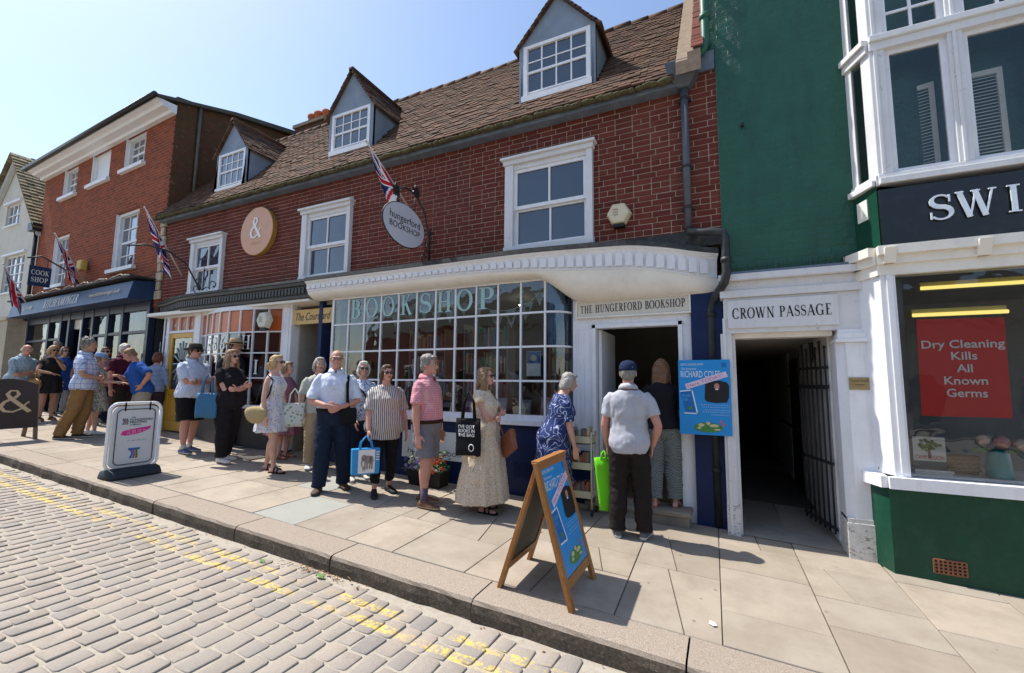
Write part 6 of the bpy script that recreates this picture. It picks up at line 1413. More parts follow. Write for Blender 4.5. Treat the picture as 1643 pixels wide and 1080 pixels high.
p_bald = person('smiling balding man in pale blue shirt and navy trousers', (-4.59, 4.26), 1.79, R(-46), arms=('front', 'belly'), skin='red', hair=('bald', 'white'), glasses='clear', smile=True, fat=1.10, jowl=1.1,
    top=dict(mat=WSH, hem=.55, sleeve=.92, e=.022, hem_e=.012, collar=WSH, buttons=fabric('button', (.5, .4, .4)), wr=.009), bottom=dict(mat=NTR, hem=.03, e=.02, wid=1.12, belt=BELT, waist=.575), shoes=('shoe', shoe_m('brown_shoe', (.075, .042, .028), (.05, .04, .03))), feet=((-.075, -.045, -10), (.08, .06, 16)))
p_beh = person('grey-haired person in beige trousers mostly hidden behind the balding man', (-5.70, 4.95), 1.69, R(-30), arms=('down', 'down'), skin='pink', hair=('bob', 'grey'), top=dict(mat=fabric('sage_top', (.42, .44, .38)), hem=.49, sleeve=.8), bottom=dict(mat=fabric('beige_trousers', (.42, .31, .20)), hem=.05), shoes=('shoe', shoe_m('white_trainer', (.66, .66, .64))))
WD = pattern('white_floral_dress', (.66, .66, .69), spots([(.12, .14, .24), (.45, .16, .18)], 34, .24))
p_wd = person('blonde woman in short white floral dress and sunglasses', (-6.03, 4.44), 1.70, R(20), sex='f', arms=('down', 'down'), skin='fair', hair=('pony', 'blonde'), glasses='sun', smile=True, fat=1.0,
    top=dict(mat=WD, sleeve=-1, e=.014, skirt=(.335, .045), hem=.5, name='dress', neck=.812), shoes=('sandal', fabric('brown_sandal', (.045, .025, .02))), feet=((-.05, -.07, -4), (.05, .06, 4)))
MV = pattern('mauve_dress', (.25, .11, .16), spots([(.36, .20, .25), (.14, .06, .09)], 50, .28))
p_mv = person('woman in mauve print dress standing behind the white floral dress', (-6.66, 5.12), 1.60, R(15), sex='f', arms=('down', 'low'), skin='pink', hair=('bob', 'light'), top=dict(mat=MV, sleeve=.5, e=.02, skirt=(.24, .09), hem=.5, name='dress'), shoes=('sandal', fabric('tan_sandal', (.26, .13, .08))))
p_bw = person('woman all in black with long light brown hair, arms folded', (-7.13, 4.46), 1.76, R(8), sex='f', arms=('crossed', 'crossed2'), skin='pink', hair=('long', 'light'), glasses='sun', fat=1.30,
    top=dict(mat=fabric('black_tee', (.016, .015, .017)), hem=.46, sleeve=.62, e=.025, hem_e=.03), bottom=dict(mat=SCK, hem=.045, e=.016, wid=1.15), shoes=('shoe', shoe_m('white_trainer2', (.62, .60, .57))), feet=((-.07, -.05, -6), (.06, .06, 8)))
STRAW = M('straw', (.42, .30, .17), .85, .2, 60, .5, 150); OLIVE = fabric('olive_hat', (.055, .05, .035))
p_sh = person('man in straw hat and dark shirt behind the woman in black', (-8.10, 5.12), 1.97, R(0), arms=('down', 'down'), skin='tan', hair=('short', 'dark'), hat=('brim', STRAW, .165, .5, fabric('hat_band_dark', (.05, .03, .02))), top=dict(mat=fabric('charcoal_shirt', (.022, .022, .028)), hem=.49, sleeve=.7), bottom=dict(mat=BLKT, hem=.04), shoes=('shoe', shoe_m('black_trainer', (.02, .02, .022), (.30, .30, .30))))
SSH = pattern('pale_stripe_shirt', (.56, .60, .70), stripes_v((.47, .53, .67), 90, .4)); BSH = fabric('black_shorts', (.013, .012, .013))
p_hm = person('man in olive brimmed hat and black shorts with folded arms', (-8.21, 4.50), 1.83, R(8), arms=('crossed', 'crossed2'), skin='red', hair=('short', 'dark'), hat=('brim', OLIVE, .17, .6, BELT), glasses='sun', fat=1.22, jowl=1.1,
    top=dict(mat=SSH, hem=.50, sleeve=.78, e=.022, hem_e=.03, collar=SSH), bottom=dict(mat=BSH, hem=.295, e=.026, name='shorts', wid=1.1), socks=(fabric('white_sock', (.6, .58, .55)), .12), shoes=('shoe', shoe_m('blue_deck_shoe', (.06, .085, .17), (.5, .5, .5))), feet=((-.065, -.04, -6), (.06, .05, 10)))
p_rh = person('red-haired woman in striped blue top seen from behind', (-10.95, 5.28), 1.66, R(125), sex='f', arms=('down', 'down'), skin='pink', back=True, hair=('bob', 'red'), top=dict(mat=pattern('breton_top', (.50, .56, .64), stripes_v((.06, .12, .26), 38, .45, 'Z')), hem=.49, sleeve=1.3), bottom=dict(mat=fabric('dark_floral', (.05, .035, .045)), hem=.06), shoes=('shoe', shoe_m('navy_shoe2', (.03, .035, .06))))
p_bt = person('man in bright blue t-shirt bending his head with hand on hip', (-10.33, 4.78), 1.76, R(-105), arms=('chest', 'hip'), skin='red', hair=('short', 'light'), lean=.30, headlean=2.0, fat=1.16, top=dict(mat=fabric('blue_tee', (.025, .085, .32)), hem=.47, sleeve=.85, e=.025, hem_e=.035, name='t_shirt'), bottom=dict(mat=fabric('stone_shorts', (.34, .29, .22)), hem=.29, e=.024, name='shorts'), shoes=('shoe', shoe_m('grey_trainer2', (.2, .2, .2))))
p_mr = person('white-bearded man in maroon polo shirt', (-11.46, 4.90), 1.81, R(25), arms=('down', 'fwd'), skin='red', hair=('short', 'white'), beard='white', fat=1.16, top=dict(mat=fabric('maroon_polo', (.075, .012, .028)), hem=.47, sleeve=.7, e=.025, hem_e=.03, collar=MATS['maroon_polo']), bottom=dict(mat=fabric('brown_shorts', (.05, .035, .03)), hem=.29, e=.024, name='shorts'), shoes=('shoe', shoe_m('brown_trainer', (.11, .06, .04))))
GD = pattern('green_floral_dress', (.46, .46, .38), spots([(.22, .10, .20), (.12, .17, .08)], 26, .36))
p_bh = person('woman in pale blue sun hat and floral dress holding a leaflet', (-11.20, 4.38), 1.60, R(50), sex='f', arms=('fwd', 'fwd'), skin='fair', hair=('bob', 'light'), hat=('brim', fabric('blue_sun_hat', (.25, .36, .52)), .18, .25), head=(0, .15), top=dict(mat=GD, sleeve=-1, e=.016, skirt=(.28, .06), hem=.5, name='dress', neck=.812), shoes=('shoe', shoe_m('white_pump', (.62, .62, .60))), feet=((-.05, -.05, -4), (.05, .05, 6)))
CHK = pattern('blue_check_shirt', (.56, .62, .74), plaid((.13, .18, .42), 11, .14, (.42, .50, .70)))
p_ck = person('curly-haired man in blue checked shirt and tan trousers', (-10.93, 3.99), 1.86, R(52), arms=('front', 'front'), skin='tan', hair=('curly', 'saltpepper'), fat=1.06, shift=(0, -.10), top=dict(mat=CHK, hem=.48, sleeve=.8, e=.024, hem_e=.04, collar=CHK), bottom=dict(mat=fabric('tan_chinos', (.25, .14, .055)), hem=.035, e=.02, wid=1.12), shoes=('shoe', shoe_m('dark_brown_shoe', (.05, .032, .024))), feet=((-.05, .07, -4), (.05, -.03, 4)))
p_bd = person('blonde woman in short black dress raising a hand to her chin', (-13.95, 4.62), 1.71, R(5), sex='f', arms=('elbowout', 'face'), skin='tan', hair=('bob', 'blonde'), glasses='sun', fat=1.06, top=dict(mat=fabric('black_dress', (.022, .022, .022)), sleeve=.45, e=.02, skirt=(.36, .03), hem=.5, name='dress'), shoes=('sandal', fabric('bronze_sandal', (.10, .06, .04))), feet=((-.06, 0, -8), (.06, .02, 8)))
p_wb = person('woman in sunglasses and bright blue top behind the black dress', (-14.9, 5.15), 1.70, R(5), sex='f', arms=('low', 'low'), skin='fair', hair=('bob', 'light'), glasses='sun', top=dict(mat=fabric('royal_blue_top', (.04, .10, .36)), hem=.36, sleeve=.5, e=.024, hem_e=.05), bottom=dict(mat=fabric('pale_grey_trousers', (.36, .38, .42)), hem=.05), shoes=('shoe', shoe_m('dark_pump', (.05, .04, .04))))
p_ln = person('white-haired man in pale checked shirt leaning with folded arms', (-14.3, 4.20), 1.72, R(15), arms=('crossed', 'crossed2'), skin='red', hair=('bald', 'white'), lean=.28, fat=1.12, top=dict(mat=pattern('pale_blue_check', (.36, .46, .52), plaid((.18, .27, .36), 30, .3)), hem=.49, sleeve=1.15, e=.022, collar=fabric('pale_collar', (.4, .48, .54))), bottom=dict(mat=fabric('khaki_trousers', (.24, .19, .12)), hem=.04), shoes=('shoe', shoe_m('brown_shoe2', (.08, .05, .03))))
p_mb = person('man at the back of the queue with grey cropped hair', (-15.9, 5.35), 1.83, R(-30), arms=('down', 'down'), skin='tan', hair=('short', 'grey'), top=dict(mat=fabric('grey_tee', (.22, .21, .2)), hem=.48, sleeve=.7), bottom=dict(mat=BLKT, hem=.04), shoes=('shoe', shoe_m('black_shoe3', (.03, .03, .03))))
p_cm = person('dark-haired woman in sunglasses behind the pale blue sun hat', (-12.6, 5.05), 1.73, R(5), sex='f', arms=('chest', 'chest'), skin='tan', hair=('bob', 'brown'), glasses='sun', top=dict(mat=fabric('rose_top', (.40, .22, .2)), hem=.48, sleeve=.5), bottom=dict(mat=DJEAN, hem=.05), shoes=('shoe', shoe_m('navy_shoe3', (.03, .035, .06))))
flush_jobs()
for f_ in FIN: f_()
# ------------------------------------------------------------------ bags and things carried
def tote(name, label, o, w_, h, d, mat, rotz, handle=.2, hmat=None, flare=.0, cat='bag'):
    t = thing(name, label, cat, o, rotz, local=True); m = MB(); g = random.Random(int(w_*1000)); rings = []
    for z in np.linspace(0, h, 7):
        f = 1+flare*z/h; r = []
        for j in range(28):
            a = 2*math.pi*j/28; x = (w_/2)*f*math.copysign(abs(math.cos(a))**.35, math.cos(a)); y = d/2*(1-.35*z/h)*math.copysign(abs(math.sin(a))**.6, math.sin(a))
            r.append((x+g.uniform(-.004, .004), y+.012*math.sin(x*22+z*14)*(z/h), z+.008*math.sin(j)))
        rings.append(r)
    m.loft(rings); m.build('bag_body', mat, t)
    for s in (-1, 1): MB().tube([(-w_*.26, s*d*.3, h-.02), (-w_*.2, s*d*.2, h+handle*.6), (0, 0, h+handle), (w_*.2, s*d*.2, h+handle*.6), (w_*.26, s*d*.3, h-.02)], .005, 6, ry=.013).build('handle', hmat or mat, t)
    return t
GRN = pattern('lime_plastic', (.16, .62, .02), lambda n, b: n.mix(n.math('MULTIPLY', n.new('TexChecker', {'Vector': n.coord(), 'Scale': 60.0}).outputs['Fac'], .35), b, (.07, .38, .01)), .4)
q = p_cap['M'] @ p_cap['arms'][1][2]
a, b2 = atY(968, 736, 4.78), atY(966, 818, 4.78)
tote('carrier_bag', 'lime green plastic carrier bag hanging beside the man in the cap', (a[0], 4.80, b2[2]), .10, a[2]-b2[2], .09, GRN, R(12), .08, flare=1.0)
WM = p_str['M'] @ p_str['arms'][-1][2]; bagw = M('bag_blue', (.02, .25, .55), .45, .08)
eb_ = thing('elephant_shopping_bag', 'blue and white shopping bag with an elephant picture', 'bag', (WM.x+.02, WM.y-.05, WM.z-.50), R(-36)+math.pi/2, local=True)
m = MB(); m.loft([[(x*(1+.03*z), y, z*.36) for x, y in ((-.19, -.06), (.19, -.06), (.19, .06), (-.19, .06))] for z in (0, .5, 1)], 0, True, True, False); m.build('bag_body', bagw, eb_, bev=.012); eb_.scale = (.84, .84, .84)
MB().box(-.11, .12, -.064, -.0615, .02, .345).build('picture_panel', M('bag_white', (.70, .70, .68), .5, .03), eb_)
el = MB(); E2 = lambda c, r: el.disc((c[0], -.0655, c[1]), r[1], (0, -1, 0), 18, .002, 0, r[0])
E2((.02, .21), (.06, .055)); E2((-.03, .235), (.038, .042)); E2((.07, .2), (.03, .06))
el.tube([(-.05, -.066, .22), (-.065, -.066, .16), (-.055, -.066, .11)], [.014, .010, .006], 6)
for x in (-.015, .015, .05, .08): el.box(x-.011, x+.011, -.067, -.0655, .075, .19)
E2((-.03, .095), (.022, .02)); el.box(-.045, -.035, -.067, -.0655, .05, .09); el.box(-.022, -.012, -.067, -.0655, .05, .09)
el.build('elephant_print', M('elephant_grey', (.26, .22, .2), .7, .15, 30), eb_)
for i in range(4): MB().box(.135, .18, -.0645, -.062, .30-.035*i, .315-.035*i).build('print_line', MATS['bag_white'], eb_)
for s in (-1, 1): MB().tube([(-.09, s*.05, .35), (-.07, s*.03, .45), (0, 0, .53), (.07, s*.03, .45), (.09, s*.05, .35)], .005, 6, ry=.014).build('handle', bagw, eb_)
def strap(name, label, pts, mat, wd=.016, cat='strap', group=None):
    t = thing(name, label, cat, pts[0]); m = MB(); m.tube(pts, .004, 6, ry=wd); m.build('webbing', mat, t); return t
def onb(P, p): H = P['H']; return P['M'] @ P['bend']((p[0]*H, p[1]*H, p[2]*H))
# black tote and brown cross-body bag of the woman in cream
BTOTE = fabric('black_tote', (.013, .013, .015)); o = onb(p_cream, (-.20, .03, .40)); t = tote('black_tote_bag', 'black cotton tote bag with white lettering on the shoulder of the woman in cream', tuple(o), .30, .40, .07, BTOTE, R(4)+math.pi, .30)
for s_, z in (("I'VE GOT", .30), ('BOOKS IN', .255), ('THE BAG', .21)): sans('lettering', s_, .036, (.10, .052, z), (-1, 0, 0), (0, 0, 1), WL, t, width=.2, bold=.02)
MB().tube([(-.06+.03*math.cos(q_), .044, .09+.036*math.sin(q_)) for q_ in np.linspace(0, 6.283, 17)], .005, 5).build('round_emblem', WL, t)
BRN = M('tan_leather', (.20, .065, .028), .5, .2, 20, .3, 80, .4)
o = onb(p_cream, (-.03, -.20, .47)); t = thing('leather_bag', 'brown leather cross-body bag held by the woman in cream', 'bag', tuple(o), R(-8)+math.pi/2+R(60), local=True)
m = MB(); m.loft([[(x, y*(1-.2*abs(z)), z*.12) for x, y in ((-.15, -.035), (.15, -.035), (.15, .035), (-.15, .035))] for z in (-1, -.3, .5, 1)], 0, True, True, False); m.xf(Matrix.Rotation(R(28), 4, 'Y')); m.build('bag_body', BRN, t, bev=.012)
m = MB(); m.box(-.145, .145, -.043, -.036, .02, .115); m.xf(Matrix.Rotation(R(28), 4, 'Y')); m.build('flap', BRN, t, bev=.006)
strap('bag_strap', 'brown strap crossing the cream dress', [onb(p_cream, q) for q in ((.07, .055, .80), (.06, -.05, .815), (.0, -.115, .72), (-.04, -.125, .62), (-.05, -.17, .53))], BRN, .012)
strap('bag_strap', 'dark blue strap across the blue floral blouse', [onb(p_flo, q) for q in ((-.075, .03, .815), (-.065, -.045, .81), (-.01, -.105, .73), (.06, -.105, .62), (.11, -.05, .55))], fabric('navy_strap', (.014, .018, .035)), .020)
strap('bag_strap', 'black strap over the shoulder of the balding man', [onb(p_bald, q) for q in ((.085, .06, .79), (.085, -.03, .815), (.085, -.085, .74), (.09, -.10, .64), (.10, -.10, .56))], fabric('black_strap', (.013, .013, .014)), .022)
o = onb(p_bald, (.10, -.09, .555)); t = thing('black_shoulder_bag', 'small black bag at the waist of the balding man', 'bag', tuple(o), R(-46)+math.pi/2, local=True); MB().box(-.10, .10, -.03, .06, -.16, .05).build('bag_body', MATS['black_strap'], t, bev=.03)
TEAL = M('blue_tote', (.035, .14, .26), .6, .1, 10, .15, 50)
t = tote('blue_tote_bag', 'blue tote bag on the shoulder of the woman in black', tuple(onb(p_bw, (-.165, .045, .39))), .30, .37, .09, TEAL, R(8)+R(25), .30)
wk = M('straw_weave', (.40, .31, .16), .85, .3, 70, .9, 90)
o = onb(p_wd, (-.14, .055, .50)); t = thing('straw_bag', 'round straw shoulder bag of the woman in the white dress', 'bag', tuple(o), R(10), local=True)
m = MB(); m.loft([[(r*.19*math.cos(a), y, r*(.17 if math.sin(a) < 0 else .075)*math.sin(a)+.02) for a in np.linspace(0, 2*math.pi, 29)[:-1]] for r, y in ((.3, -.045), (.8, -.038), (1, -.012), (1, .012), (.8, .038), (.3, .045))]); m.build('woven_body', wk, t)
strap('bag_strap', 'black strap of the round straw bag', [onb(p_wd, q) for q in ((-.09, .10, .58), (-.085, .055, .72), (-.080, .02, .825), (-.085, -.04, .78), (-.11, -.035, .66), (-.135, .0, .58))], MATS['black_strap'], .016)
t = tote('pale_shopping_bag', 'white shopping bag with green print beside the balding man', tuple(onb(p_beh, (-.20, -.04, .38))), .28, .34, .08, pattern('white_green_bag', (.62, .64, .58), spots([(.22, .34, .24)], 18, .3)), R(-40)+math.pi/2, .22)
o = onb(p_bd, (-.15, .0, .47)); t = thing('tan_handbag', 'slouchy tan leather handbag of the woman in the black dress', 'bag', tuple(o), R(10), local=True)
m = MB(); m.ell((0, 0, 0), (.20, .10, .15), 18, 12); m.build('bag_body', M('tan_bag', (.33, .17, .055), .5, .25, 12, .6, 25), t)
for s in (-1, 1): MB().tube([(-.1, s*.04, .11), (-.05, s*.02, .26), (.05, s*.02, .26), (.1, s*.04, .11)], .008, 6).build('handle', MATS['tan_bag'], t)
o = p_bh['M'] @ p_bh['arms'][-1][2]; t = thing('paper_leaflet', 'white leaflet in the hand of the woman in the sun hat', 'leaflet', (o.x+.08, o.y, o.z+.01)); MB().box(o.x+.02, o.x+.19, o.y-.03, o.y+.06, o.z+.01, o.z+.016).build('paper', WL, t)
pz_ = pattern('bw_print_bag', (.62, .62, .60), squiggle((.015, .015, .015), 9, .16, 1.5)); t = tote('patterned_tote_bag', 'black and white patterned bag between the two people at the door', tuple(onb(p_blk, (.155, .0, .42))), .24, .34, .07, pz_, R(95), .3, fabric('black_strap', (.013, .013, .014)))
# ------------------------------------------------------------------ posters and boards
PB = M('poster_blue', (.015, .26, .62), .45, .05, 3, 0); PDB = M('poster_dark_blue', (.01, .14, .42), .45, .05, 3, 0); PBLK = M('poster_black', (.012, .012, .014), .5, .2, 9, 0); PPINK = M('pale_pink_paper', (.66, .56, .68), .6, .03, 4, 0); PRED = M('felt_pen_red', (.55, .10, .20), .6, .02, 4, 0)
PGRN = M('print_green', (.06, .22, .05), .5, .3, 40, 0); PYEL = M('print_cream', (.58, .50, .28), .5, .3, 60, 0); PFACE = M('print_face', (.45, .22, .16), .6, .1, 20, 0); PCORAL = M('print_coral', (.50, .12, .18), .6, .1, 20, 0); WP = M('print_white', (.74, .78, .82), .5, .02, 4, 0)
def poster(parent, o, u, v, w_, h):
    o, u, v = Vector(o), Vector(u).normalized(), Vector(v).normalized(); n = u.cross(v); L_ = [0]
    def P(x, y, k): return o+u*(x*w_)+v*(y*h)+n*(.0006*k)
    def quad(name, pts, mat, k): MB().poly([P(x, y, k) for x, y in pts]).build(name, mat, parent, fix=False)
    def disc(name, cx, cy_, rx, ry, mat, k, m=16): quad(name, [(cx+rx*math.cos(2*math.pi*i/m), cy_+ry*math.sin(2*math.pi*i/m)) for i in range(m)], mat, k)
    MB().prism([P(0, 0, 0), P(1, 0, 0), P(1, 1, 0), P(0, 1, 0)], n*-.004).build('sheet', PB, parent)
    T = lambda t, x, y, hh, ww, mat=WP, uu=u, vv_=v, k=3, sh=0: sans('lettering', t, hh*h, P(x, y, k), uu, vv_, mat, parent, width=ww*w_, off=0, shear=sh)
    T('BOOK SIGNING WITH', .05, .925, .030, .44); T('The Reverend', .05, .868, .026, .30, sh=.3); T('RICHARD COLES', .04, .765, .088, .76)
    r2 = (u*math.cos(.33)+v*math.sin(.33)).normalized(); v2 = n.cross(r2); s0 = P(.16, .60, 6)
    q = [s0, s0+r2*(.84*w_*1.0), s0+r2*(.84*w_)+v2*(.075*h), s0+v2*(.075*h)]
    MB().poly(q).build('paper_strip', PPINK, parent, fix=False); sans('lettering', 'Here TODAY!', .042*h, s0+r2*.03*w_+v2*.018*h+n*.0006, r2, v2, PRED, parent, width=.72*w_, off=0)
    quad('portrait', [(.52, .68), (.56, .715), (.80, .72), (.93, .70), (.97, .65), (.96, .50), (.92, .435), (.70, .425), (.55, .44), (.50, .47)], PBLK, 4); disc('portrait_face', .74, .645, .05, .042, PFACE, 5); quad('portrait_collar', [(.71, .598), (.77, .598), (.76, .615), (.72, .615)], WP, 5.5)
    for a in ([(.02, .58), (.27, .60), (.27, .585), (.02, .565)], [(.245, .6), (.27, .6), (.37, .27), (.345, .27)], [(.10, .29), (.37, .285), (.37, .27), (.10, .275)]): quad('book_outline', a, WP, 3)
    quad('book_cover_print', [(.03, .56), (.25, .585), (.34, .29), (.12, .29)], PDB, 2.5); T('RICHARD\nCOLES', .06, .50, .035, .17, M('print_sky', (.10, .45, .75), .5, .02, 4, 0), k=3.5); disc('book_print', .21, .35, .05, .022, PGRN, 3.6)
    for i, (x, y, ww) in enumerate(((.42, .392, .54), (.46, .362, .50), (.50, .325, .46), (.46, .298, .50), (.62, .262, .34))): T('I l i I i l i I l i i l I i l i', x, y, .013, ww)
    disc('village_print', .55, .10, .28, .065, PGRN, 3)
    for x, y, rx, ry in ((.42, .13, .06, .022), (.66, .125, .09, .02), (.55, .155, .04, .02), (.38, .09, .04, .015), (.72, .075, .06, .012)): disc('village_house_print', x, y, rx, ry, PYEL, 4)
    for x, y in ((.80, .18), (.84, .14), (.90, .78)): disc('flower_print', x, y, .028, .022, PCORAL, 4, 8)
    quad('crest_print', [(.84, .90), (.93, .90), (.93, .96), (.84, .96)], PDB, 3)
wp = thing('wall_poster', 'blue event poster on the navy wall between bookshop door and passage', 'poster', (-.2, 5.335, 1.0))
p0 = atY(1104, 693, 5.335); p1 = atY(1169, 700, 5.335); t0 = atY(1087, 576, 5.335); t1 = atY(1170, 580, 5.335)
poster(wp, (t0[0]+.005, 5.335, p1[2]), (1, 0, 0), (0, 0, 1), t1[0]-t0[0], t1[2]-p1[2]+.02)
PINE = N('varnished_pine'); g_ = PINE.ramp(PINE.noise(22, PINE.coord('Object', (9, 9, .9)), detail=6, rough=.6, dist=.6), [(.3, (.20, .075, .018)), (.55, (.36, .155, .04)), (.75, (.44, .22, .075))]); PINE.bsdf(g_, .5, .4, 0, PINE.bump(PINE.noise(60, PINE.coord('Object', (6, 6, .6))), .2, .004))
CHALK = M('chalkboard', (.10, .10, .085), .7, .2, 5, .1)
ab = thing('a_board', 'wooden A-board with blue event poster standing near the kerb', 'sign board', (-1.28, 3.4, gz(-1.28, 3.4)))
RT = atX(895, 727, -1.28)[2]
def aframe(par, xb, xt, y0, y1, zt, mat, fw=.06, th=.035, panel=None, zpan=.13):
    for ys in (y0, y1-fw):
        zb = gz(xb, ys); e = th*(1 if xb > xt else -1)
        MB().hexa([(xb-e, ys, zb), (xb, ys, zb), (xb, ys+fw, zb), (xb-e, ys+fw, zb), (xt-e, ys, zt), (xt, ys, zt), (xt, ys+fw, zt), (xt-e, ys+fw, zt)]).build('stile', mat, par, bev=.004)
    zb = gz(xb, y0); e = th*(1 if xb > xt else -1)
    def at(t, dx=0): return xb+(xt-xb)*t+dx, zb+(zt-zb)*t
    for t0_, t1_ in ((zpan, zpan+.065), (.94, 1.0)):
        (xa, za), (xc, zc) = at(t0_), at(t1_); MB().hexa([(xa-e*.9, y0+fw, za), (xa-e*.05, y0+fw, za), (xa-e*.05, y1-fw, za), (xa-e*.9, y1-fw, za), (xc-e*.9, y0+fw, zc), (xc-e*.05, y0+fw, zc), (xc-e*.05, y1-fw, zc), (xc-e*.9, y1-fw, zc)]).build('rail', mat, par, bev=.004)
    (xa, za), (xc, zc) = at(zpan+.065), at(.94); MB().hexa([(xa-e*.6, y0+fw, za), (xa-e*.35, y0+fw, za), (xa-e*.35, y1-fw, za), (xa-e*.6, y1-fw, za), (xc-e*.6, y0+fw, zc), (xc-e*.35, y0+fw, zc), (xc-e*.35, y1-fw, zc), (xc-e*.6, y1-fw, zc)]).build('panel', panel, par)
    return at, e
at_, e_ = aframe(ab, -.98, -1.255, 3.06, 3.68, RT, PINE.mat, panel=CHALK)
aframe(ab, -1.60, -1.285, 3.12, 3.74, RT, PINE.mat, panel=CHALK)
MB().box(-1.30, -1.24, 3.07, 3.70, RT-.012, RT+.012).build('hinge_rail', PINE.mat, ab, bev=.004)
(xa, za), (xc, zc) = at_(.20), at_(.965); vv = Vector((xc-xa, 0, zc-za))
poster(ab, (xa-e_*.1, 3.095, za), (0, 1, 0), vv, .55, vv.length)
# white swing sign
ws = thing('swing_sign', 'white rounded pavement sign of a printing company on a dark rubber base', 'sign board', (-7.2, 3.28, gz(-7.2, 3.28)))
wz = gz(-7.2, 3.28); WT = atX(212, 647, -7.2)[2]; y0, y1 = 2.99, 3.57
RUB = M('rubber', (.022, .03, .038), .7, .2, 12, .2, 60)
m = MB(); m.loft([[(-7.2+a*.20*math.copysign(abs(math.cos(t))**.5, math.cos(t)), 3.28+b*.31*math.copysign(abs(math.sin(t))**.4, math.sin(t)), wz+z) for t in np.linspace(0, 2*math.pi, 25)[:-1]] for a, b, z in ((1, 1, .0), (1, 1, .03), (.8, .97, .09), (.35, .9, .115))]); m.build('rubber_base', RUB, ws)
ALU = M('white_metal', (.74, .75, .76), .35, .04, 4, 0, spec=.5); fz0, fz1 = wz+.09, WT; rr = .10
def rrect(yc0, yc1, z0, z1, r, n=6):
    o = []
    for cy_, cz_, a0 in ((yc1-r, z1-r, 0), (yc0+r, z1-r, 90), (yc0+r, z0+r, 180), (yc1-r, z0+r, 270)): o += [(cy_+r*math.cos(R(a0+90*i/n)), cz_+r*math.sin(R(a0+90*i/n))) for i in range(n+1)]
    return o
pts = rrect(y0, y1, fz0, fz1, rr); MB().tube([(-7.2, a, b) for a, b in pts]+[(-7.2, *pts[0])], .020, 10).build('frame', ALU, ws)
pn = rrect(y0+.03, y1-.03, fz0+.03, fz1-.04, .08); m = MB(); m.prism([(-7.185, a, b) for a, b in pn], (-.03, 0, 0)); m.build('panel', M('sign_grey_white', (.55, .58, .62), .3, .04, 3, 0, spec=.5), ws)
MB().tube([(-7.175, a, b) for a, b in rrect(y0+.075, y1-.075, fz0+.07, fz1-.08, .06)]+[(-7.175, y1-.075, fz1-.14)], .005, 6).build('black_trim', INK, ws)
for y in (y0+.16, y1-.14): MB().tube([(-7.19, y, fz1-.10), (-7.19, y, fz1+.015)], .013, 8).build('hanger_clip', INK, ws)
U, Vv = (0, 1, 0), (0, 0, 1); yl = y0+.13; zt = fz1-.2
for t, dz, hh, ww, dy in (('THE', -.0, .02, .05, .1), ('HUNGERFORD', -.035, .028, .26, .09), ('PRINTING', -.068, .028, .19, .09), ('COMPANY', -.095, .018, .13, .09)): sans('lettering', t, hh, (-7.184, yl+dy, zt+dz), U, Vv, INK, ws, width=ww, bold=.02)
for i, c in enumerate((PDB, PCORAL, PGRN)):
    MB().tube([(-7.183, yl+.01+.022*i, zt+.0), (-7.183, yl+.03+.02*i, zt-.04), (-7.183, yl+.012+.024*i, zt-.08)], .008, 6).build('logo_mark', c, ws); MB().tube([(-7.183, 3.25+.03*i, fz0+.26), (-7.183, 3.27+.025*i, fz0+.2), (-7.183, 3.25+.035*i, fz0+.14)], .011, 6).build('logo_mark', c, ws)
MB().box(-7.184, -7.181, 3.22, 3.35, fz0+.245, fz0+.275).build('logo_bar', PDB, ws)
MAG = M('magenta_print', (.55, .03, .25), .5, .05, 4, 0); m = MB(); m.poly([(-7.183, yl+a, zt+b) for a, b in ((-.0, -.21), (.02, -.165), (.10, -.145), (.34, -.115), (.33, -.15), (.26, -.19), (.17, -.215), (.05, -.225))]); m.build('brush_stroke', MAG, ws, fix=False)
for i, (ww, dz) in enumerate(((.2, -.165), (.2, -.187), (.1, -.207))): sans('lettering', 'il iIl iil Ii', .009, (-7.181, yl+.07, zt+dz), U, Vv, WL, ws, width=ww)
sans('lettering', 'il Iil ilI iil', .012, (-7.182, yl+.08, zt-.30), U, Vv, INK, ws, width=.2)
# brown eliane board at the left edge
ea = thing('arched_a_board', 'brown A-board with gold ampersand at the left edge of the view', 'sign board', (-11.4, 3.3, gz(-11.4, 3.3)))
ez_ = gz(-11.2, 3.3); ET = atX(30, 606, -11.35)[2]; BRW = M('brown_board', (.045, .030, .026), .5, .1, 4, .05); DW = M('grey_oak', (.17, .125, .085), .7, .25, 14, .3)
for (xb, xt) in ((-11.18, -11.36), (-11.72, -11.42)):
    for ys in (2.86, 3.58): zz = gz(xb, ys); s_ = -.035 if xb > xt else .035; MB().hexa([(xb+s_, ys, zz), (xb, ys, zz), (xb, ys+.055, zz), (xb+s_, ys+.055, zz), (xt+s_, ys, ET-.12), (xt, ys, ET-.12), (xt, ys+.055, ET-.12), (xt+s_, ys+.055, ET-.12)]).build('stile', DW, ea)
n_ = []
for i in range(13): t = i/12; y = 3.62-.74*t; n_.append((y, ET-.12+.10*math.sin(math.pi*t)))
fx = lambda z: -11.18+(-.18)*(z-ez_)/(ET-.12-ez_)
m = MB(); pol = [(fx(ez_+.22)+.006, 2.88, ez_+.22), (fx(ez_+.22)+.006, 3.62, ez_+.22)]+[(fx(z)+.006, y, z) for y, z in n_]; m.prism(pol, (-.03, 0, 0)); m.build('board', BRW, ea)
vv = Vector((-.18, 0, ET-.12-ez_)).normalized(); GD2 = GOLD
serif_on('lettering', '&', .40, (fx(ez_+.52)+.009, 3.10, ez_+.50), (0, 1, 0), vv, M('pale_gold', (.55, .42, .25), .5, .1), ea, width=.46)
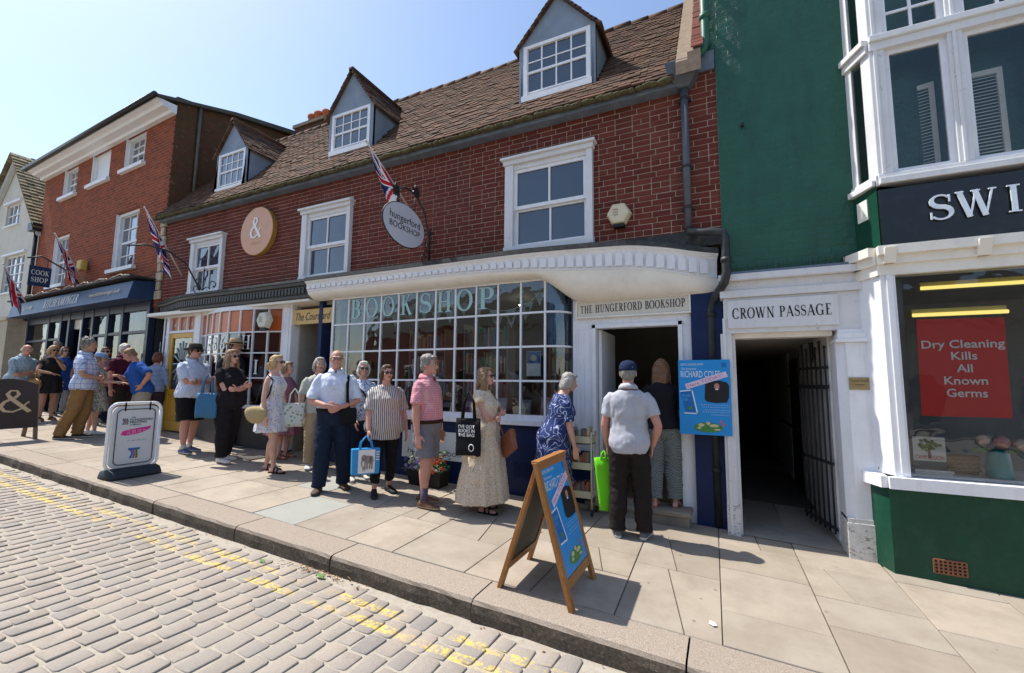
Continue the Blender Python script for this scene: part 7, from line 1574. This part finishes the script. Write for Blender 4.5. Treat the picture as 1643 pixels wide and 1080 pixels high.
sans('lettering', 'eliane', .10, (fx(ez_+.40)+.009, 3.05, ez_+.36), (0, 1, 0), vv, M('silver_print', (.50, .48, .45), .5, .05), ea, width=.46)
# round ampersand sign
rs_ = thing('round_shop_sign', 'round peach sign with white ampersand and gold rim on the brick wall', 'sign', (-8.02, 5.3, 3.94))
cx, cz = -8.02, 4.43; MB().disc((cx, FY-.10, cz), .475, (0, 1, 0), 40, .09).build('rim', M('brass_rim', (.50, .30, .07), .4, .1, metal=.4), rs_); MB().disc((cx, FY-.104, cz), .465, (0, 1, 0), 40, .004).build('face', M('peach', (.62, .36, .24), .6, .05), rs_)
serif_on('lettering', '&', .42, (cx-.19, FY-.105, cz-.14), (1, 0, 0), (0, 0, 1), WL, rs_, width=.36, th=.012); sans('lettering', 'eliane', .07, (cx-.15, FY-.105, cz-.27), (1, 0, 0), (0, 0, 1), M('tan_print', (.52, .33, .12), .6, .05), rs_, width=.3)
# oval hanging sign on its bracket
hs = thing('oval_hanging_sign', 'white oval bookshop sign hanging from a scrolled iron bracket', 'sign', (-4.0, 5.40, 3.4))
SX, SY_, SZ = -4.0, 4.80, 3.77; OVW = M('sign_pale', (.56, .57, .64), .5, .04, 4, 0)
m = MB(); m.prism([(SX+.012, SY_+.445*math.cos(t), SZ+.30*math.sin(t)) for t in np.linspace(0, 2*math.pi, 41)[:-1]], (-.024, 0, 0)); m.build('plate', OVW, hs); MB().tube([(SX, SY_+.448*math.cos(t), SZ+.303*math.sin(t)) for t in np.linspace(0, 2*math.pi, 41)], .011, 6).build('rim', IRON, hs)
sans('lettering', 'hungerford', .105, (SX+.014, SY_-.33, SZ+.035), (0, 1, 0), (0, 0, 1), INK, hs, width=.66); sans('lettering', 'BOOKSHOP', .085, (SX+.014, SY_-.33, SZ-.085), (0, 1, 0), (0, 0, 1), INK, hs, width=.66)
br = MB(); br.tube([(SX, FY-.02, 3.38), (SX, FY-.04, 3.75), (SX, FY-.16, 4.12), (SX, 5.02, 4.32), (SX, 4.8, 4.33), (SX, 4.62, 4.24), (SX, 4.55, 4.14)], .014, 8); br.build('bracket_arm', IRON, hs)
br = MB(); br.tube([(SX, FY-.02, 3.36), (SX, FY-.02, 3.9)], .012, 6)
for c in ((FY-.09, 3.50, .06), (FY-.10, 3.64, .045), (FY-.16, 3.42, .05)): br.tube([(SX, c[0]+c[2]*math.cos(t), c[1]+c[2]*math.sin(t)) for t in np.linspace(-.6, 4.6, 12)], .009, 6)
for y in (SY_-.15, SY_+.22): br.tube([(SX, y, SZ+.27), (SX, y, 4.31 if y > 4.7 else 4.26)], .006, 5)
tag(br.build('scrolls', IRON, hs), kind='stuff')
for c in ((SX, 5.03, 4.36), (SX, 4.60, 4.22)):
    lf = MB()
    for i in range(7): a = i*.9; d_ = Vector((0, math.cos(a), math.sin(a))); s_ = Vector((0, -d_.z, d_.y)); q_ = Vector(c); lf.prism([q_, q_+d_*.05+s_*.03, q_+d_*.10, q_+d_*.05-s_*.03], (.008+.002*i, 0, 0))
    lf.build('iron_leaf', IRON, hs)
# COOK SHOP hanging sign
ck = thing('square_hanging_sign', 'navy square sign reading COOK SHOP on a curved iron bracket', 'sign', (-15.4, 5.5, 3.9))
KX = -15.6; a, b2, c_, d_ = atX(47, 426, KX), atX(83, 430, KX), atX(47, 458, KX), atX(83, 462, KX)
zt, zb = (a[2]+b2[2])/2, (c_[2]+d_[2])/2; MB().box(KX-.02, KX+.02, a[1], b2[1], zb, zt).build('plate', M('sign_navy', (.008, .025, .075), .4, .05), ck, bev=.004)
wd = b2[1]-a[1]; serif_on('lettering', 'COOK', (zt-zb)*.24, (KX+.022, a[1]+wd*.1, zb+(zt-zb)*.56), (0, 1, 0), (0, 0, 1), PALE, ck, width=wd*.8); serif_on('lettering', 'SHOP', (zt-zb)*.24, (KX+.022, a[1]+wd*.12, zb+(zt-zb)*.2), (0, 1, 0), (0, 0, 1), PALE, ck, width=wd*.76)
MB().tube([(KX, 5.6, 4.0), (KX, 5.35, 4.35), (KX, b2[1]-.1, zt+.22), (KX, (a[1]+b2[1])/2, zt+.27), (KX, a[1]-.05, zt+.17)], .02, 8).build('bracket_arm', IRON, ck)
for y in (a[1]+.08, b2[1]-.08): MB().tube([(KX, y, zt), (KX, y, zt+.2)], .008, 5).build('hanger', IRON, ck)
# curved empty bracket over the left shop
eb2 = thing('scroll_bracket', 'curved iron bracket over the grey cornice beside the first sash window', 'bracket', (-9.9, 5.40, 3.3))
QX = -9.75; MB().tube([(QX, FY-.03, 3.32), (QX, FY-.15, 3.55), (QX, 5.05, 3.9), (QX, 4.7, 4.08), (QX, 4.35, 4.10), (QX, 4.05, 4.0)], .016, 8).build('arm', IRON, eb2)
m = MB(); m.tube([(QX, FY-.02, 3.3), (QX, FY-.02, 3.95)], .014, 6)
for c in ((FY-.12, 3.42, .08), (FY-.11, 3.6, .055)): m.tube([(QX, c[0]+c[2]*math.cos(t), c[1]+c[2]*math.sin(t)) for t in np.linspace(-.4, 4.8, 12)], .010, 6)
m.tube([(QX+.2+.15*math.cos(t), FY-.06, 3.33+.14*math.sin(t)) for t in np.linspace(0, 3.14, 9)], .010, 6); tag(m.build('scrolls', IRON, eb2), kind='stuff')
for i in range(5): MB().tube([(QX, 4.9-.05*i, 3.99+.02*i), (QX+.02, 4.86-.05*i, 4.12+.02*i)], .004, 5).build('bird_spike', IRON, eb2)
# ------------------------------------------------------------------ union flags
FR_, FW_, FB_ = (.50, .012, .025), (.74, .74, .76), (.012, .025, .13)
def jack(s, t):
    x, y = (s-.5)*60, (t-.5)*30
    if abs(x) < 3 or abs(y) < 3: return FR_
    if abs(x) < 5 or abs(y) < 5: return FW_
    for sg in (1, -1):
        d = (y*2-sg*x)/math.sqrt(5)
        if abs(d) < 3:
            off = d*(1 if x > 0 else -1)*sg
            return FR_ if (0 < off < 2) else FW_
    return FB_
n = N('flag_cloth'); at2 = n.new('Attribute', attribute_name='Col'); n.bsdf(at2.outputs['Color'], .8, .15); FLAGM = n.mat
def flag(label, mount, tip, hoist, fly, seed, spread):
    mount, tip = Vector(mount), Vector(tip); t = thing('union_flag', label, 'flag', tuple(mount), group='union flags along the street')
    MB().tube([mount, tip], [.016, .012], 8).ell(tip, (.02, .02, .02), 8, 6).build('pole', M('pale_pole', (.55, .52, .46), .5, .1), t)
    d = (mount-tip).normalized(); nx, ny = 60, 36; g = Vector((0, 0, -1)); side = d.cross(g).normalized(); V_ = []; C_ = []
    for j in range(ny+1):
        for i in range(nx+1):
            u, v = j/ny, i/nx; p = tip+d*(.03+hoist*u); fall = (g*.80+d*spread+Vector((.12, 0, 0))).normalized()
            amp = .085*v**.6; ph = u*7+seed+v*2.2
            V_.append(tuple(p+fall*(fly*v*(1-.12*math.sin(u*3)**2))+side*(amp*math.sin(ph)+.03*v*math.sin(ph*2.3+1))+d*(-.36*hoist*v*(u-.5)*1.2)))
    me = bpy.data.meshes.new('cloth'); F = [(j*(nx+1)+i, j*(nx+1)+i+1, (j+1)*(nx+1)+i+1, (j+1)*(nx+1)+i) for j in range(ny) for i in range(nx)]
    o_ = ORG[t.name]; me.from_pydata([tuple(Vector(p)-o_) for p in V_], [], F); ca = me.color_attributes.new('Col', 'FLOAT_COLOR', 'CORNER'); arr = []
    for j in range(ny):
        for i in range(nx): c = jack((i+.5)/nx, 1-(j+.5)/ny); arr += [*c, 1]*4
    ca.data.foreach_set('color', arr); me.materials.append(FLAGM); me.polygons.foreach_set('use_smooth', [True]*len(F)); mesh_obj('cloth', me, t)
def flag_px(label, mpx, tpx, seed, hoist, fly, spread, Y=FY):
    mnt = atY(*mpx, Y-.02); tp = atX(*tpx, mnt[0]); flag(label, mnt, tp, hoist, fly, seed, spread)
flag_px('union flag on a pole behind the oval bookshop sign', (668, 352), (587, 226), .3, .75, .70, .75)
flag_px('union flag at the joint of the two brick buildings', (292, 442), (232, 333), 1.7, .75, .95, .5)
flag_px('union flag to the right of the COOK SHOP sign', (136, 452), (88, 375), 2.9, .75, .95, .5, 5.55)
flag_px('union flag at the far left over the navy fascia', (42, 486), (5, 424), 4.4, .8, .85, .3, 4.95)
# ------------------------------------------------------------------ alarm boxes
def alarm(label, c, r, col):
    t = thing('alarm_box', label, 'alarm', c); c = Vector(c); m = MB(); rot = math.pi/6*0
    hx = lambda q, y: [(c.x+q*math.sin(math.pi/3*i+math.pi/6), y, c.z+q*math.cos(math.pi/3*i+math.pi/6)) for i in range(6)]
    m.loft([hx(r, c.y), hx(r, c.y-.05), hx(r*.86, c.y-.11)], 0, True, True, False); m.build('housing', M('alarm_'+label[:6], col, .5, .08, 6, 0, dirt=(.3, .25, .15), dscale=8, damt=.3), t, bev=.008)
    MB().box(c.x-r*.45, c.x+r*.45, c.y-.09, c.y, c.z-r*1.08, c.z-r*.85).build('strobe', INK, t); 
    for i in range(3): MB().tube([(c.x-r*.4+q*.02*r*20/7, c.y-.112, c.z+r*(.3-.22*i)+.012*math.sin(q*1.6)) for q in range(8)], .004, 5).build('wave_mark', M('alarm_print', (.30, .27, .22), .6, .1), t)
alarm('cream hexagonal alarm box on the brick wall right of the sash window', (-1.10, FY-.005, 3.67), .155, (.62, .55, .38))
alarm('white hexagonal alarm box on the bow window', (-7.45, 5.26, 2.65), .17, (.60, .57, .48))
p = atY(137, 427, 5.52); t = thing('yellow_alarm_box', 'small yellow alarm box on the orange brick wall', 'alarm', (p[0], 5.5, p[2])); MB().box(p[0]-.14, p[0]+.14, 5.38, 5.52, p[2]-.14, p[2]+.14).build('housing', M('alarm_yellow', (.55, .36, .06), .5, .1), t, bev=.03)
# ------------------------------------------------------------------ trolley of books by the door
tr = thing('book_trolley', 'cream three-tier trolley standing beside the bookshop doorway', 'trolley', (-1.55, 5.2, gz(-1.55, 5.2)))
TZ0 = gz(-1.55, 5.2); CT = M('cream_steel', (.55, .50, .36), .45, .06, 4, 0, spec=.5); x0, x1, ya, yb = -1.72, -1.40, 5.08, 5.28
for z in (.18, .50, .80):
    m = MB(); zz = TZ0+z; m.box(x0, x1, ya, yb, zz, zz+.012); m.box(x0, x1, ya, ya+.012, zz, zz+.09); m.box(x0, x1, yb-.012, yb, zz, zz+.09); m.box(x0, x0+.012, ya, yb, zz, zz+.09); m.box(x1-.012, x1, ya, yb, zz, zz+.09); m.build('tray', CT, tr)
for x in (x0, x1):
    for y in (ya, yb): MB().tube([(x, y, TZ0+.06), (x, y, TZ0+.93)], .011, 8).build('post', CT, tr); MB().disc((x-.008, y, TZ0+.04), .038, (1, 0, 0), 14, .02).build('castor', IRON, tr)
for x in (x0, x1): MB().tube([(x, ya, TZ0+.93), (x, yb, TZ0+.93)], .011, 8).build('handle_rail', CT, tr)
g = random.Random(11)
for z in (.192, .512, .812):
    x = x0+.02; k = 0
    while x < x1-.05:
        w3 = g.uniform(.018, .035); h = g.uniform(.13, .19); c = [(.30, .28, .25), (.08, .10, .14), (.30, .10, .06), (.16, .20, .18), (.42, .38, .30)][g.randrange(5)]
        bk = MB().box(x, x+w3-.002, ya+.02, ya+.15, TZ0+z+.002, TZ0+z+h).build('trolley_book', M('book_%d' % int(c[0]*100), c, .6, .1)); tag(bk, '%s upright paperback from the left in the %s tray of the cream trolley' % (('first', 'second', 'third', 'fourth', 'fifth', 'sixth', 'seventh', 'eighth', 'ninth', 'tenth', 'eleventh', 'twelfth', 'thirteenth', 'fourteenth', 'fifteenth')[k], {.192: 'bottom', .512: 'middle', .812: 'top'}[z]), 'book', 'books in the cream trolley'); x += w3; k += 1
# ------------------------------------------------------------------ flower planter under the bay
plx0, plx1 = -3.98, -3.42; ply = 5.12; plz = gz(-3.7, ply)
pt = thing('flower_planter', 'black planter of purple, white and red flowers below the bookshop window', 'planter', (-3.7, ply, plz))
m = MB(); m.hexa([(plx0+.03, ply-.09, plz), (plx1-.03, ply-.09, plz), (plx1-.03, ply+.12, plz), (plx0+.03, ply+.12, plz), (plx0, ply-.13, plz+.22), (plx1, ply-.13, plz+.22), (plx1, ply+.14, plz+.22), (plx0, ply+.14, plz+.22)]); m.build('trough', M('black_plastic', (.015, .015, .016), .6, .1), pt, bev=.01)
MB().box(plx0+.02, plx1-.02, ply-.11, ply+.12, plz+.2, plz+.225).build('soil', EARTH, pt)
lv = MB(); g = random.Random(3)
for i in range(420):
    c = Vector((g.uniform(plx0-.03, plx1+.03), ply+g.uniform(-.17, .13), plz+.2+abs(g.gauss(0, .13)))); s = g.uniform(.015, .035); rot = Matrix.Rotation(g.uniform(0, 6.28), 3, 'Z') @ Matrix.Rotation(g.uniform(-1.2, 1.2), 3, 'X')
    q = [rot @ Vector(v) for v in ((-s, 0, 0), (0, -s*.5, s*.15), (s, 0, 0), (0, s*.5, s*.15))]; lv.poly([c+v for v in q])
tag(lv.build('foliage', M('planter_leaf', (.055, .13, .03), .6, .3, 9, 0, island=.8), pt, fix=False), kind='stuff')
FC = [M('petal_violet', (.30, .22, .55), .6, .15, 30, 0), M('petal_white', (.70, .70, .64), .6, .05, 30, 0), M('petal_red', (.60, .06, .02), .6, .15, 30, 0), M('petal_indigo', (.10, .07, .30), .6, .15, 30, 0)]
for i in range(44):
    u = g.random(); x = plx0-.02+(plx1-plx0+.04)*u; c = Vector((x, ply-.10+g.uniform(-.09, .10), plz+.2+abs(g.gauss(.08, .08)))); k = 2 if u > .78 else g.choice((0, 0, 1, 3)); m = MB(); r = g.uniform(.016, .028)
    for a in range(5): an = a*1.257; m.ell(c+Vector((math.cos(an)*r*.7, -.004, math.sin(an)*r*.7)), (r*.55, r*.15, r*.55), 7, 5)
    m.build('flower', FC[k], pt)
# ------------------------------------------------------------------ inside the bookshop window
bn = thing('bunting', 'string of printed paper pennants hanging in the bookshop window', 'bunting', (-4.0, BYF+.12, 2.5))
sp = []
for a, b3 in (((-5.5, 2.75), (-4.3, 2.80)), ((-4.3, 2.80), (-3.35, 2.78)), ((-3.35, 2.80), (-2.3, 2.72)), ((-3.0, 2.55), (-2.15, 2.88))):
    L2 = [(a[0]+(b3[0]-a[0])*t, BYF+.12, a[1]+(b3[1]-a[1])*t-.30*4*t*(1-t)*.6) for t in np.linspace(0, 1, 13)]; MB().tube(L2, .004, 5).build('cord', WL, bn)
    for i in (2, 5, 8, 11): q = Vector(L2[i]); m = MB(); m.prism([q+Vector((-.08, 0, 0)), q+Vector((.08, 0, .0)), q+Vector((.01, 0, -.19))], (0, .003, 0)); m.build('pennant', pattern('pennant_print', (.40, .46, .44), spots([(.10, .22, .24), (.45, .40, .10)], 30, .22)), bn)
cu_ = thing('blue_curtain', 'blue curtain behind the rounded corner of the bookshop window', 'curtain', (-1.95, 5.6, 1.1)); m = MB()
m.loft([[(-2.10+.28*t+.0, BYF+.14+.20*t+.02*math.sin(t*40), z) for t in np.linspace(0, 1, 50)] for z in (2.05, 2.9)], 0, False, False); m.build('cloth', fabric('curtain_blue', (.03, .14, .30)), cu_, fix=False)
shf = M('pale_shelf', (.24, .21, .16), .6, .1)
for k, (xa, xb, y) in enumerate(((-3.75, -2.95, 6.05), (-5.2, -4.4, 6.5), (-2.8, -2.0, 7.4))):
    t = thing('bookcase', ('pale wooden bookcase of books behind the middle of the bookshop window', 'wooden bookcase deep behind the left of the bookshop window', 'wooden bookcase deep behind the right of the bookshop window')[k], 'bookcase', ((xa+xb)/2, y, .2)); g = random.Random(k)
    for x in (xa, xb-.03): MB().box(x, x+.03, y, y+.25, .2, 2.5).build('side', shf, t)
    sb = MB()
    for z in (.5, .9, 1.3, 1.7, 2.1):
        MB().box(xa+.03, xb-.03, y, y+.25, z, z+.025).build('shelf', shf, t); x = xa+.04
        while x < xb-.06:
            w3 = g.uniform(.015, .04); sb.box(x, x+w3-.002, y+.02, y+.2, z+.026, z+.026+g.uniform(.2, .32)); x += w3
    n = N('spines_%d' % k); c = n.ramp(n.rnd(), [(0, (.35, .05, .04)), (.2, (.05, .12, .25)), (.4, (.5, .45, .35)), (.6, (.08, .25, .15)), (.8, (.5, .3, .05)), (1, (.3, .3, .35))], 'CONSTANT'); n.bsdf(c, .6); tag(sb.build('book_spines', n.mat, t), kind='stuff')
COLS = [('red', (.40, .05, .04)), ('teal', (.04, .25, .28)), ('cream', (.55, .50, .38)), ('dark green', (.04, .14, .07)), ('sky blue', (.20, .40, .58)), ('yellow', (.58, .42, .06)), ('black', (.02, .02, .02)), ('purple', (.18, .07, .24)), ('orange', (.52, .20, .03)), ('white', (.62, .62, .60)), ('grey', (.24, .25, .26)), ('pink', (.52, .25, .28))]
for i, (nm, c) in enumerate(COLS):
    x = -5.7+i*.31+random.uniform(-.04, .04); w3, h = random.uniform(.13, .19), random.uniform(.2, .28); y = BYF+.22+.08*(i % 3)
    t = thing('display_book', nm+' covered book propped up on the bookshop window board', 'book', (x, y, 1.10), group='books propped up in the bookshop window')
    m = MB(); m.hexa([(x, y, 1.10), (x+w3, y, 1.10), (x+w3, y+.025, 1.10), (x, y+.025, 1.10), (x, y+.07, 1.10+h), (x+w3, y+.07, 1.10+h), (x+w3, y+.095, 1.10+h), (x, y+.095, 1.10+h)]); m.build('cover', M('cover_'+nm, c, .5, .1), t)
    k_ = tuple(min(.8, q*.5+.35) for q in c); m = MB(); m.hexa([(x+.02, y-.002+.03, 1.10+h*.45), (x+w3-.02, y+.028, 1.10+h*.45), (x+w3-.02, y+.034, 1.10+h*.45), (x+.02, y+.034, 1.10+h*.45), (x+.02, y+.052, 1.10+h*.8), (x+w3-.02, y+.052, 1.10+h*.8), (x+w3-.02, y+.058, 1.10+h*.8), (x+.02, y+.058, 1.10+h*.8)]); m.build('cover_print', M('print_'+nm, k_, .5, .3, 30), t)
wn = thing('window_notice', 'small blue and white notice stuck inside a bookshop window pane', 'notice', (-2.2, BYF+.02, 1.65)); MB().box(-2.36, -2.16, BYF+.022, BYF+.026, 1.66, 1.99).build('sheet', WL, wn); MB().box(-2.355, -2.165, BYF+.019, BYF+.022, 1.83, 1.985).build('dark_header', PDB, wn); MB().disc((-2.26, BYF+.018, 1.9), .045, (0, 1, 0), 14, .002).build('badge', PYEL, wn)
for k, (x, z) in enumerate(((-3.15, 1.72), (-2.62, 1.66))):
    t = thing('bird_cutout', ('left', 'right')[k]+' wire bird ornament standing in the bookshop window', 'ornament', (x, BYF+.2, 1.1)); m = MB(); m.ell((x, BYF+.2, z), (.09, .02, .045), 12, 8, rot=Matrix.Rotation(.5, 3, 'Y')); m.ell((x-.08, BYF+.2, z+.06), (.028, .02, .026), 10, 7); m.tube([(x+.06, BYF+.2, z-.03), (x+.16, BYF+.2, z-.10)], [.02, .008], 8); m.build('bird', M('ornament_grey', (.28, .27, .24), .6, .2), t); MB().tube([(x, BYF+.2, 1.1), (x, BYF+.2, z)], .006, 6).build('stand', IRON, t)
# ------------------------------------------------------------------ gutter litter and small street things
BR = M('dry_leaf', (.28, .15, .06), .85, .35, 30, .2, island=.8); GRL = M('fresh_leaf', (.10, .19, .05), .7, .3, 20, .1, island=.5)
g = random.Random(9); lt = MB()
for i in range(120):
    x = -3.15+g.gauss(0, .22); y = KY-.035-abs(g.gauss(0, .05)); z = rz_(x, y)+.012+g.uniform(0, .012); s = g.uniform(.006, .018); a = g.uniform(0, 6.28); lt.poly([(x+s*math.cos(a), y+s*math.sin(a), z), (x+s*.5*math.cos(a+1.6), y+s*.5*math.sin(a+1.6), z+.006), (x-s*math.cos(a), y-s*math.sin(a), z), (x+s*.5*math.cos(a-1.6), y+s*.5*math.sin(a-1.6), z+.004)])
for i in range(60):
    x = g.uniform(-9, -.5); y = KY-.03-abs(g.gauss(0, .03)); z = rz_(x, y)+.01; s = g.uniform(.006, .016); a = g.uniform(0, 6.28); lt.poly([(x+s*math.cos(a), y+s*math.sin(a), z), (x+s*.5*math.cos(a+1.6), y+s*.5*math.sin(a+1.6), z+.006), (x-s*math.cos(a), y-s*math.sin(a), z), (x+s*.5*math.cos(a-1.6), y+s*.5*math.sin(a-1.6), z+.004)])
tag(lt.build('leaf_litter', BR, fix=False), 'scatter of small dry brown leaves in the gutter along the kerb', 'leaves', kind='stuff')
for i, (px, py, m_, s, nm) in enumerate(((513, 935, GRL, .05, 'green leaf lying on the setts near the kerb'), (420, 911, GRL, .035, 'green leaf lying on the worn yellow line'), (560, 937, BR, .028, 'curled brown leaf near the kerb'), (613, 950, GRL, .028, 'yellowing leaf close under the kerb'), (765, 1004, M('orange_leaf', (.45, .20, .02), .8, .2), .02, 'small orange leaf at the kerb joint'), (345, 856, BR, .035, 'brown dead leaf below the kerb on the left'))):
    p = gnd(px, py, -.17); t = MB(); z = rz_(p[0], p[1])+.02; r_ = []
    for k in range(7): u = k/6; w3 = s*.42*math.sin(math.pi*u)**.8; r_.append([(p[0]+(u-.5)*2*s, p[1]-w3, z+.008*math.sin(u*5)), (p[0]+(u-.5)*2*s, p[1], z+.012*math.sin(u*4)-.004), (p[0]+(u-.5)*2*s, p[1]+w3, z+.010)])
    t.loft(r_, 0, False, False); o = t.build('fallen_leaf', m_, fix=False); tag(o, nm, 'leaf', 'fallen leaves')
p = gnd(1144, 1002); m = MB(); m.prism([(p[0]-.02, p[1]+.035, p[2]+.004), (p[0]-.025, p[1]-.01, p[2]+.004), (p[0]+.005, p[1]-.035, p[2]+.006), (p[0]+.025, p[1]-.02, p[2]+.004), (p[0]+.012, p[1]+.01, p[2]+.008)], (0, 0, .003)); tag(m.build('paper_scrap', WL), 'white scrap of paper lying on the paving slabs', 'litter')
p = gnd(402, 734); dc = thing('drain_cover', 'small patterned metal cover set in the pavement near the woman in black', 'drain cover', (p[0], p[1], p[2])); MB().box(p[0]-.22, p[0]+.22, p[1]-.16, p[1]+.16, p[2]-.02, p[2]+.008).build('plate', M('cast_iron', (.13, .12, .11), .6, .2, 30, .3), dc)
for i in range(6):
    for j in range(4): MB().box(p[0]-.2+i*.07, p[0]-.15+i*.07, p[1]-.14+j*.075, p[1]-.095+j*.075, p[2]+.008, p[2]+.013).build('stud', MATS['cast_iron'], dc)
# far left: pier, railing, hedge
pr_ = thing('stone_pier', 'pale stone pier beside the navy shopfront at the far left', 'pier', (-19.8, 5.5, gz(-19.8, 5.5))); MB().box(-20.1, -19.4, 5.35, 5.75, .6, 3.3).build('shaft', M('pier_stone', (.42, .37, .28), .9, .15), pr_); MB().box(-20.15, -19.35, 5.3, 5.8, 3.3, 3.4).build('cap', MATS['pier_stone'], pr_)
ra = thing('white_railing', 'white metal railing at the far left edge of the view', 'railing', (-22, 5.0, gz(-22, 5.0)))
for x in (-23.5, -22.5, -21.5, -20.8): MB().tube([(x, 5.0, gz(x, 5)), (x, 5.0, gz(x, 5)+1.25)], .04, 8).build('post', WHITE, ra)
for h in (.3, .75, 1.22): MB().tube([(-24, 5.0, gz(-24, 5)+h), (-20.8, 5.0, gz(-20.8, 5)+h)], .03, 8).build('rail', WHITE, ra)
hg = thing('hedge', 'dark green hedge behind the white railing at the far left', 'hedge', (-24, 5.6, gz(-24, 5.6))); m = MB(); g = random.Random(8)
for i in range(2600):
    c = Vector((g.uniform(-27, -20.6), g.uniform(5.2, 5.9), 1.0+g.random()**.6*2.3)); s = g.uniform(.05, .11); rot = Matrix.Rotation(g.uniform(0, 6.28), 3, 'Z') @ Matrix.Rotation(g.uniform(-1.4, 1.4), 3, 'X'); m.poly([c+rot @ Vector(v) for v in ((-s, 0, 0), (0, -s*.6, 0), (s, 0, 0), (0, s*.6, 0))])
tag(m.build('foliage', M('hedge_leaf', (.035, .085, .02), .6, .3, 9, 0, island=.9), hg, fix=False), kind='stuff'); MB().tube([(-24, 5.6, .9), (-24, 5.6, 2.2)], [.06, .03], 8).build('stem', EARTH, hg)
